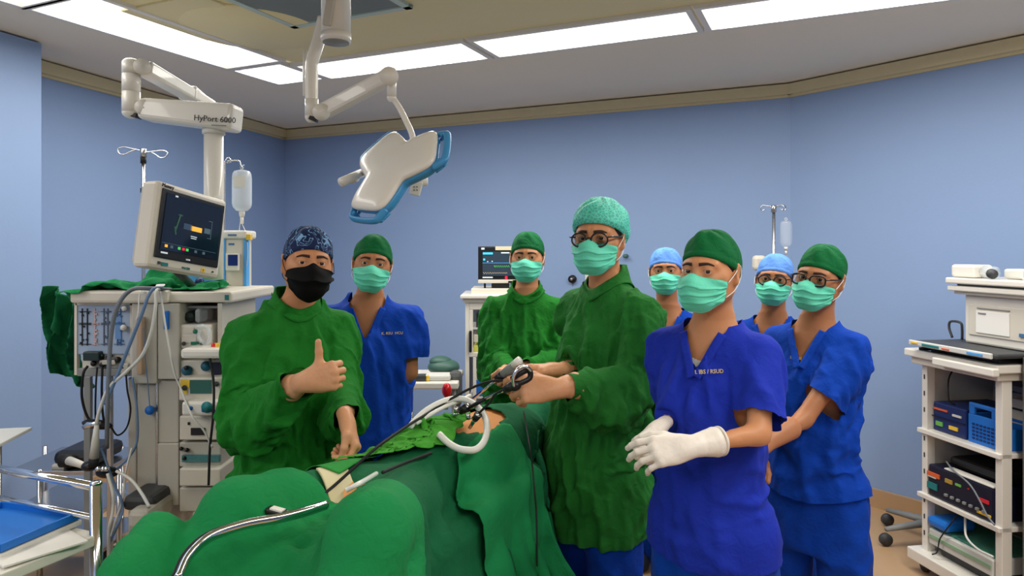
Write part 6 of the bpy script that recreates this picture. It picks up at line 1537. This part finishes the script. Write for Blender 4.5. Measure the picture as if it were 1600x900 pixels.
mb = MB(); mb.lathe([(.16, 0), (.15, .02), (.02, .03)], (p_[0], 3.6, 0), n=24); mb.build('foot', M_grey, t)
t = empty('hand_bulb', W(697, 640, 3.3), 'glossy red rubber bulb on a white holder behind the hose', 'bulb')
mb = MB(); mb.sphere(W(698, 610, 3.3), (.023, .023, .036)); mb.build('bulb', M_red, t); q0 = W(697, 622, 3.3); mb = MB(); mb.cyl(q0, (q0[0], q0[1], .82), .010, n=12); mb.build('holder', M_cable_w, t)
# ---------------------------------------------------------------- on the back wall
def onwall(px, py):
    n = np.array([BR[1] - BL[1], -(BR[0] - BL[0])]); u = np.array([(px - 800) / F, 1.]); s = ((BL @ n) / (u @ n)); return np.array([u[0] * s, s, CAM_H - (py - HOR) / F * s])
wdir = (BR - BL) / np.linalg.norm(BR - BL); win = np.array([wdir[1], -wdir[0]]); win = win if win[1] < 0 else -win
RWL = np.stack([np.append(wdir, 0), -np.append(win, 0), [0, 0, 1.]], 1)
c = onwall(895, 436); t = empty('gas_outlet', c, 'round black gas outlet on the back wall beside the surgeon', 'outlet')
mb = MB(); mb.cyl(c + np.append(win, 0) * .001, c + np.append(win, 0) * .03, .032, .028, n=28); mb.build('dial', M_black, t); mb = MB(); mb.cyl(c + np.append(win, 0) * .03, c + np.append(win, 0) * .04, .012, n=16); mb.build('nipple', M_steel, t); mb = MB(); mb.tube([c + [0, 0, -.03], c + [0, 0, -.06]], .0015, 5); mb.build('chain', M_ink, t)
c = onwall(923, 437); t = empty('gas_outlet', c, 'square white outlet plate with yellow lower half behind the surgeon', 'outlet')
mb = MB(); mb.box(c + np.append(win, 0) * .008, (.085, .014, .085), RWL, bev=.004); mb.build('plate', M_white, t); mb = MB(); mb.box(c + np.append(win, 0) * .017 + [0, 0, -.025], (.07, .004, .03), RWL); mb.build('yellow_label', M_yel2, t); mb = MB(); mb.cyl(c + np.append(win, 0) * .015, c + np.append(win, 0) * .03, .016, n=18); mb.build('socket', M_black, t)
c = onwall(979, 400); mb = MB(); mb.cyl(c + np.append(win, 0) * .001, c + np.append(win, 0) * .05, .015, n=14); tag(mb.build('outlet_plug', mat('plug_green', (70, 110, 100), .5)), 'small green gas plug on the back wall right of the surgeon head', 'plug')
c = W(1186, 411, 4.1); t = empty('wrapped_pump', c, 'cream wrapped pump clamped to the stand behind the right assistants', 'pump'); mb = MB(); mb.box(c, (.075, .06, .09), bev=.02); mb.build('body', M_cream2, t); mb = MB(); mb.cyl(c + [0, 0, 0], W(1207, 411, 4.0), .008, n=10); mb.build('clamp_arm', M_cable_w, t)
# ---------------------------------------------------------------- operating table, patient and drapes
O2 = np.array([-.50, 1.70]); AX = np.array([.43, .903]); AX /= np.linalg.norm(AX); RX = np.array([AX[1], -AX[0]])
def T(t, s, z): p = O2 + AX * t + RX * s; return np.array([p[0], p[1], z])
def TL(P): q = P[:, :2] - O2; return np.stack([q @ RX, q @ AX, P[:, 2]], 1)       # (s, t, z)
RTb = np.stack([np.append(RX, 0), np.append(AX, 0), [0, 0, 1.]], 1)
def Zp(px, py, z): dd_ = (CAM_H - z) * F / (py - HOR); return np.array([(px - 800) / F * dd_, dd_, z])
tb = empty('operating_table', T(.5, 0, 0), 'operating table almost hidden under the green drapes', 'operating table')
mb = MB(); mb.box(T(.70, -.02, .755), (.40, 1.52, .06), RTb, bev=.02); mb.build('mattress', M_rubber, tb)
mb = MB(); mb.box(T(.70, -.02, .70), (.41, 1.53, .04), RTb, bev=.006); mb.build('tabletop', M_steel, tb)
mb = MB(); mb.box(T(.75, 0, .38), (.22, .26, .62), RTb, bev=.02); mb.build('column', M_cream2, tb)
mb = MB(); mb.box(T(.70, 0, .06), (.42, .95, .10), RTb, bev=.03); mb.build('base', M_cream2, tb)
M_iod = mat('skin_iodine', (222, 148, 78), .42, var=.08, vscale=10, bump=.05, bscale=60, sss=.1)
KL, KR = (-.07, -.16, .925), (-.10, .26, .965)
def pat(P):
    Q = TL(P)
    d = ell(Q, (0, .95, .865), (.165, .34, .115)); d = smin(d, ell(Q, (0, .62, .870), (.150, .26, .125)), .08)
    d = smin(d, ell(Q, (0, .30, .855), (.165, .18, .095)), .06)
    for k, s in ((KL, -.09), (KR, .09)):
        d = smin(d, cap(Q, (s, .24, .865), (k[1], k[0], k[2]), .085, .062), .05); d = smin(d, cap(Q, (k[1], k[0], k[2]), (k[1] * 1.0, k[0] - .16, .70), .060, .045), .03)
        d = smin(d, cap(Q, (k[1], k[0] - .16, .70), (k[1], k[0] - .30, .72), .04, .03), .03)
    d = smin(d, ell(Q, (0, 1.46, .875), (.078, .105, .085)), .03); d = smin(d, cap(Q, (0, 1.25, .86), (0, 1.42, .86), .06, .055), .04)
    return d
V, Fq = iso(pat, np.minimum(T(-.5, -.4, .6), T(1.7, -.4, .6)) - .1, np.maximum(T(-.5, .45, 1.1), T(1.7, .45, 1.1)) + .1, .012); V = smooth_v(V, Fq, 2)
pr = empty('person', T(.6, 0, .78), 'patient lying on the table under green drapes, only the painted belly showing', 'person')
mesh_obj('body', V, Fq, M_iod, pr)
def slabsd(P, s0, s1, t0, t1, z):
    Q = TL(P); dx = np.maximum(s0 - Q[:, 0], Q[:, 0] - s1); dy = np.maximum(t0 - Q[:, 1], Q[:, 1] - t1); dz = np.maximum(Q[:, 2] - z, -(Q[:, 2] - z + .3))
    o = np.sqrt(np.maximum(dx, 0) ** 2 + np.maximum(dy, 0) ** 2 + np.maximum(dz, 0) ** 2); return o + np.minimum(np.maximum(np.maximum(dx, dy), dz), 0)
PROP = [W(244, 842, 1.62), W(196, 905, 1.50)]
mb = MB(); mb.tube([T(-.02, -.19, .70), T(-.10, -.24, .72), PROP[1] * [1, 1, 0] + [.03, .05, .78], PROP[1] - [0, 0, .05]], .012, 12); mb.tube([PROP[0] - [0, 0, .045], PROP[1] - [0, 0, .045]], .012, 12); mb.build('leg_support', M_chrome, tb)
def base_only(P): return np.minimum(smin(pat(P), slabsd(P, -.24, .23, -.10, 1.50, .80), .03), cap(P, PROP[0], PROP[1], .03))
def base_col(P): return np.minimum(base_only(P), people_col(P))
CYL = [((W(462, 488, 2.40) + W(482, 488, 2.33)) / 2, .205), (W(938, 440, 2.54), .215), (W(822, 466, 3.42), .22)]
def people_col(P):
    d = None
    for c, r in CYL:
        q = np.sqrt((P[:, 0] - c[0]) ** 2 + (P[:, 1] - c[1]) ** 2) - r; d = q if d is None else np.minimum(d, q)
    return d
def sheet(t0, t1, s0, s1, z, nt, ns, col, drop=None, hole=None, iters=90, seed=1, stretch=1.0, grav=.03, bend=.2, jit=.004, shape=None, thick=.006, pleat=.022, hl=.31, famp=.010):
    Tt, Ss = np.meshgrid(np.linspace(t0, t1, nt), np.linspace(s0, s1, ns)); V = np.stack([Tt.ravel(), Ss.ravel()], 1)
    if shape: V = shape(V)
    P = np.stack([*(O2[:, None] + AX[:, None] * V[:, 0] + RX[:, None] * V[:, 1]), np.full(len(V), z)], 1)
    # start folded down past the edges so that little time is spent falling
    def fold(x, lim, sgn):
        over = np.maximum(sgn * x - lim, 0); return over
    s = V[:, 1].copy(); zz = np.zeros(len(V)); hs = .31
    ple = np.sin(V[:, 0] * 2 * math.pi / .135 + 2.2 * np.sin(V[:, 0] * 7 + seed) + V[:, 1] * 2) + .6 * np.sin(V[:, 0] * 2 * math.pi / .072 + seed + V[:, 1] * 5)
    for sg in (-1, 1):
        hs = hl if sg < 0 else .31
        ov = fold(s, hs, sg); s = np.where(ov > 0, sg * (hs + ov * .30) + pleat * ple * np.clip(ov / .18, 0, 1) * sg, s); zz -= ov * .95
    t = V[:, 0].copy(); lt = t0 if drop is None else drop - .26 * np.clip((-V[:, 1] - .04) / .2, 0, 1); ov = np.maximum(lt - t, 0); t = np.where(ov > 0, lt - ov * .35 + pleat * .8 * np.sin(V[:, 1] * 2 * math.pi / .19 + seed + 2 * np.sin(V[:, 1] * 6)) * np.clip(ov / .2, 0, 1), t); zz -= ov * .92
    P = np.stack([*(O2[:, None] + AX[:, None] * t + RX[:, None] * s), z + zz], 1); P[:, 2] = np.maximum(P[:, 2], .06)
    Fq = grid_faces(nt, ns)
    if hole is not None:
        c_ = V[Fq].mean(1); keep = ~hole(c_); Fq = Fq[keep]; used = np.unique(Fq); mp = -np.ones(len(P), int); mp[used] = np.arange(len(used)); P = P[used]; Fq = mp[Fq]
    rng_ = np.random.default_rng(seed)
    P = cloth(P, Fq, stretch=stretch, iters=iters, grav=grav, sdf=col, thick=thick, bend=bend, jitter=jit, seed=seed, floor=.03, fric=.5, stick=.985, damp=.92, every=1)
    P = smooth_v(P, Fq, 1, .4); P = folds(P, Fq, seed, famp, (.20, .11, .06), zs=.6)
    P = push_out(P, col, .010)
    return P, Fq
def hole1(c): return (((c[:, 0] - .78) / .19) ** 4 + ((c[:, 1] + .03) / .125) ** 4 < 1) | ((c[:, 0] > .84) & (c[:, 1] > .52))
V1, F1 = sheet(.06, 1.62, -.62, .98, 1.06, 110, 112, base_col, hole=hole1, iters=80, seed=3, stretch=1.07, jit=.018, famp=.015)
o = mesh_obj('surgical_drape', V1, F1, M_drape2); o.modifiers.new('t', 'SOLIDIFY').thickness = .003; tag(o, 'dark green drape over the patient with an opening at the belly', 'drape')
def hfield(V, col, off):      # raise the collider by the sheet that already lies there
    return lambda P: col(P) - off
V2, F2 = sheet(-.62, .11, -.84, 1.0, 1.10, 66, 122, hfield(V1, base_col, .014), drop=-.16, iters=80, seed=6, stretch=1.05, jit=.014, pleat=.014, famp=.020, hl=.60)
M_drape_b = fabric('drape_bright_green', (22, 130, 70), bump=.25)
o = mesh_obj('surgical_drape', V2, F2, M_drape_b); o.modifiers.new('t', 'SOLIDIFY').thickness = .003; tag(o, 'bright green drape over the raised knees in the foreground', 'drape')
V3, F3 = sheet(.42, .86, .12, 1.02, 1.10, 56, 80, hfield(V1, base_col, .022), iters=80, seed=11, stretch=1.09, jit=.024, pleat=.05, bend=.1, famp=.016)
o = mesh_obj('surgical_drape', V3, F3, M_drape); o.modifiers.new('t', 'SOLIDIFY').thickness = .003; tag(o, 'green drape with deep folds cascading off the right side of the table', 'drape')
def on_cloth(px, py, Vs, off=.006):
    A = np.concatenate(Vs); x = A[:, 0] / A[:, 1] * F + 800; y = HOR - (A[:, 2] - CAM_H) / A[:, 1] * F; m = (x - px) ** 2 + (y - py) ** 2 < 14 ** 2
    q = A[m]; q = q[q[:, 1] < q[:, 1].min() + .05]; dd_ = q[:, 1].mean() if len(q) else 2.2; return W(px, py, dd_ - off * 1.6)
# leaf green towel, crumpled
V, Fq = cloth_grid(56, 50, .50, .40); A_, B_ = V[:, 0], V[:, 1]; c = T(.50, -.03, 1.03)
V = np.stack([c[0] + A_ * .55 + .15 * B_, c[1] + B_ * .62 + A_ * .28, 1.035 + .05 * np.exp(-((A_ - .05) / .10) ** 2 - (B_ / .1) ** 2) + .030 * np.sin(A_ * 20 + 2 * np.sin(B_ * 9)) + .022 * np.sin(B_ * 24 + A_ * 10)], 1)
V = cloth(V, Fq, stretch=1.12, iters=50, grav=.012, sdf=hfield(V1, base_col, .03), bend=.06, jitter=.014, seed=15); V = folds(V, Fq, 15, .005, (.09, .05, .03), zs=1)
o = mesh_obj('surgical_towel', V, Fq, M_towelg); o.modifiers.new('t', 'SOLIDIFY').thickness = .002; tag(o, 'crumpled leaf green towel lying on the patient below the belly opening', 'towel')
V, Fq = cloth_grid(44, 30, .42, .26); A_, B_ = V[:, 0], V[:, 1]; c = T(.31, -.15, 1.0)
V = np.stack([c[0] + A_ * .6 * AX[0] + B_ * .7 * RX[0], c[1] + A_ * .6 * AX[1] + B_ * .7 * RX[1], 1.035 + .02 * np.exp(-(A_ / .12) ** 2) + .018 * np.sin(A_ * 22 + 5 * B_) + .018 * np.sin(B_ * 24)], 1)
V = cloth(V, Fq, stretch=1.15, iters=60, grav=.02, sdf=hfield(V1, base_col, .022), bend=.12, jitter=.012, seed=16)
o = mesh_obj('surgical_towel', V, Fq, fabric('towel_mid_green', (44, 138, 58))); o.modifiers.new('t', 'SOLIDIFY').thickness = .002; tag(o, 'mid green cloth bunched beside the hand of the man giving a thumbs up', 'cloth')
# beige pad and painted skin fold
def conform(pts_fn, nu, nv, off, col=base_only):
    G = np.array([pts_fn(i / (nu - 1), j / (nv - 1)) for j in range(nv) for i in range(nu)]); P = np.column_stack([G[:, :2], np.full(len(G), 1.25)])
    D = np.tile([0, 0, -1.], (len(P), 1)); return trace(col, P, D, off, 40), grid_faces(nu, nv)
def q4(a, b, c, d_): return lambda u, v: (np.array(a) * (1 - u) * (1 - v) + np.array(b) * u * (1 - v) + np.array(c) * u * v + np.array(d_) * (1 - u) * v)
p = [Zp(494, 728, .99)[:2], Zp(533, 712, .99)[:2], Zp(572, 764, .98)[:2], Zp(536, 768, .98)[:2]]
V, Fq = conform(q4(*p), 20, 16, .024); o = mesh_obj('gauze_pad', V, Fq[:, ::-1], mat('pad_beige', (206, 198, 158), .8, bump=.1)); o.modifiers.new('t', 'SOLIDIFY').thickness = .006; tag(o, 'beige dressing pad between the drapes in the middle of the patient', 'pad')
p = [Zp(536, 742, .99)[:2], Zp(552, 736, .99)[:2], Zp(572, 778, .98)[:2], Zp(546, 784, .98)[:2]]
V, Fq = conform(q4(*p), 12, 12, .031); o = mesh_obj('skin_strip', V, Fq[:, ::-1], M_iod); tag(o, 'orange painted strip showing beside the beige pad', 'strip')
# chrome hoop over the foreground drape
hp = [(278, 905, 1.30), (296, 868, 1.36), (330, 838, 1.42), (385, 819, 1.47), (440, 809, 1.51), (480, 799, 1.55), (510, 789, 1.60)]
mb = MB(); mb.tube(spline([W(*q) for q in hp], 50), .0085, 12, flat=1.3); t = empty('hoop_rail', W(330, 838, 1.42), 'curved chrome hoop rail crossing the foreground drape', 'rail'); mb.build('rail', M_chrome, t)
mb = MB(); mb.tube(spline([W(q[0] - 7, q[1] - 3, q[2] + .012) for q in hp], 50), .005, 8); mb.build('black_edge', M_rubber, t)
mb = MB(); mb.tube(spline([W(278, 905, 1.30), W(268, 950, 1.28), W(270, 1000, 1.30)], 12), .0085, 10); q_ = W(270, 1000, 1.30); mb.cyl(q_, (q_[0], q_[1], .02), .012, n=12); mb.build('support_post', M_chrome, t)
t = empty('drape_clip', Zp(434, 797, 1.0), 'small black and white clip lying on the drapes above the hoop rail', 'clip'); c = on_cloth(433, 800, [V1, V2], .012)
mb = MB(); mb.box(c, (.055, .026, .016), Rz(-.25) @ Ry(.15), bev=.005); mb.build('clip_body', M_black, t); mb = MB(); mb.box(c + [.003, -.006, .009], (.032, .018, .004), Rz(-.25) @ Ry(.15)); mb.build('white_label', M_paper, t)
# ---------------------------------------------------------------- hoses, rods, trocars and instruments
def hose(name, pts, r, m, label, cat, n=60): mb = MB(); mb.tube(spline([W(*q) for q in pts], n), r, 12); return tag(mb.build(name, m), label, cat)
M_hose = mat('hose_white', (222, 224, 216), .35, coat=.3)
hose('gas_hose', [(640, 668, 2.16), (648, 658, 2.18), (667, 641, 2.22), (694, 627, 2.26), (719, 623, 2.28), (739, 630, 2.27), (755, 646, 2.22), (761, 666, 2.16), (757, 688, 2.10), (744, 702, 2.06), (726, 703, 2.06), (712, 699, 2.08), (698, 690, 2.10), (686, 678, 2.12)], .0105, M_hose, 'thick white hose looping round the belly opening', 'hose')
hose('gas_hose', [(650, 662, 2.17), (672, 648, 2.20), (694, 636, 2.24), (712, 629, 2.28), (735, 618, 2.34)], .0065, M_hose, 'thinner white hose lying just inside the thick loop', 'hose')
def hose_p(name, P, r, m, label, cat, n=60): mb = MB(); mb.tube(spline(P, n), r, 12); return tag(mb.build(name, m), label, cat)
AL = [V1, V2]
hose_p('light_cable', [on_cloth(506, 772, AL, .004), on_cloth(530, 752, AL, .02), W(585, 702, 1.92), W(618, 678, 2.02), W(645, 660, 2.12), W(668, 646, 2.2), W(700, 626, 2.26), W(735, 607, 2.26), W(766, 596, 2.24), W(796, 594, 2.22), W(812, 592, 2.22)], .0042, M_rubber, 'long black cable running from the drapes up to the surgeon hands', 'cable', 80)
hose_p('black_rod', [on_cloth(598, 738, AL, .008), on_cloth(636, 722, AL, .010), on_cloth(674, 708, AL, .010)], .0045, M_rubber, 'black rod between the leaf green towel and the dark drape', 'rod')
hose_p('suction_tube', [on_cloth(540, 766, AL, .012), on_cloth(564, 754, AL, .014), on_cloth(588, 740, AL, .012)], .0055, M_hose, 'short white tube end by the beige pad', 'tube')
mb = MB(); mb.tube(spline([on_cloth(px, py, [V1, V3], .012) for px, py in ((818, 642), (823, 670), (828, 700), (832, 730), (835, 765), (838, 800), (839, 845), (839, 885))], 50), .003, 8); tag(mb.build('monopolar_cable', M_rubber), 'thin black cord down the right side drape', 'cord')

t = empty('laparoscope', W(790, 584, 2.25), 'laparoscope with grey camera head held by the surgeon', 'laparoscope')
mb = MB(); mb.cyl(W(740, 622, 2.36), W(783, 588, 2.25), .0048, n=12); mb.build('shaft', M_chrome, t); mb = MB(); mb.cyl(W(777, 593, 2.26), W(786, 585, 2.245), .013, .016, n=16); mb.build('coupler', M_black, t)
mb = MB(); mb.tube([W(786, 585, 2.245), W(798, 577, 2.22), (W(812, 568, 2.20))], [.014, .018, .017], 14); mb.build('camera_head', M_grey, t); mb = MB(); mb.tube([W(801, 571, 2.19), W(813, 562, 2.18)], [.012, .013], 12); mb.build('button_end', M_white, t)
t = empty('grasper', W(800, 600, 2.15), 'black and silver grasper entering the upper trocar, held by the surgeon', 'grasper')
mb = MB(); mb.cyl(W(757, 623, 2.20), W(790, 609, 2.12), .0048, n=12); mb.build('silver_shaft', M_chrome, t); mb = MB(); mb.cyl(W(728, 640, 2.26), W(758, 623, 2.20), .0065, n=12); mb.build('black_shaft', M_black, t)
mb = MB(); mb.tube([W(788, 610, 2.12), W(796, 605, 2.11), W(806, 600, 2.11)], [.010, .014, .013], 12); mb.sphere(W(803, 603, 2.11), (.022, .014, .016)); mb.build('handle_hub', M_black, t)
mb = MB(); mb.tube(spline([W(803, 604, 2.10), W(802, 590, 2.09), (W(810, 576, 2.09)), W(822, 573, 2.10), W(830, 580, 2.11)], 24), .006, 8); mb.build('handle_ring', M_chrome, t); mb = MB(); mb.tube(spline([W(800, 592, 2.12), W(812, 584, 2.11), W(826, 578, 2.12), W(828, 590, 2.12), W(814, 598, 2.11), W(804, 600, 2.11)], 24), .009, 8, closed=False); mb.build('finger_grip', M_black, t)
def trocar(c, dirn, label, sc=1):
    c = np.asarray(c); dirn = np.asarray(dirn, float); dirn /= np.linalg.norm(dirn); t = empty('trocar', c, label, 'trocar')
    mb = MB(); mb.cyl(c, c + dirn * .07 * sc, .0075 * sc, n=14); mb.build('cannula', M_chrome, t)
    mb = MB(); mb.cyl(c - dirn * .03 * sc, c + dirn * .004, .015 * sc, .012 * sc, n=18); mb.build('valve_body', M_black, t); mb = MB(); mb.cyl(c - dirn * .036 * sc, c - dirn * .030 * sc, .011 * sc, n=18); mb.build('seal_cap', M_chrome, t)
    s_ = np.cross(dirn, [0, 0, 1.]); s_ /= np.linalg.norm(s_); mb = MB(); mb.cyl(c, c - s_ * .03 * sc + [0, 0, .008], .005 * sc, n=10); mb.cyl(c - s_ * .03 * sc + [0, 0, .0], c - s_ * .03 * sc + [0, 0, .02], .008 * sc, n=10); mb.build('tap', M_steel, t); return t
trocar(W(721, 642, 2.27), W(697, 657, 2.30) - W(721, 642, 2.27), 'trocar with black valve at the top of the belly opening')
trocar(W(743, 654, 2.20), W(734, 668, 2.24) - W(743, 654, 2.20), 'smaller silver and black trocar at the right of the belly opening', .85)
hose('trocar_cable', [(744, 650, 2.2), (754, 640, 2.18), (766, 628, 2.16), (774, 616, 2.14), (792, 606, 2.12)], .0038, M_rubber, 'short black cord from the right trocar to the grasper handle', 'cord', 30)
for o in list(bpy.data.objects):
    if '_o' in o: del o['_o']
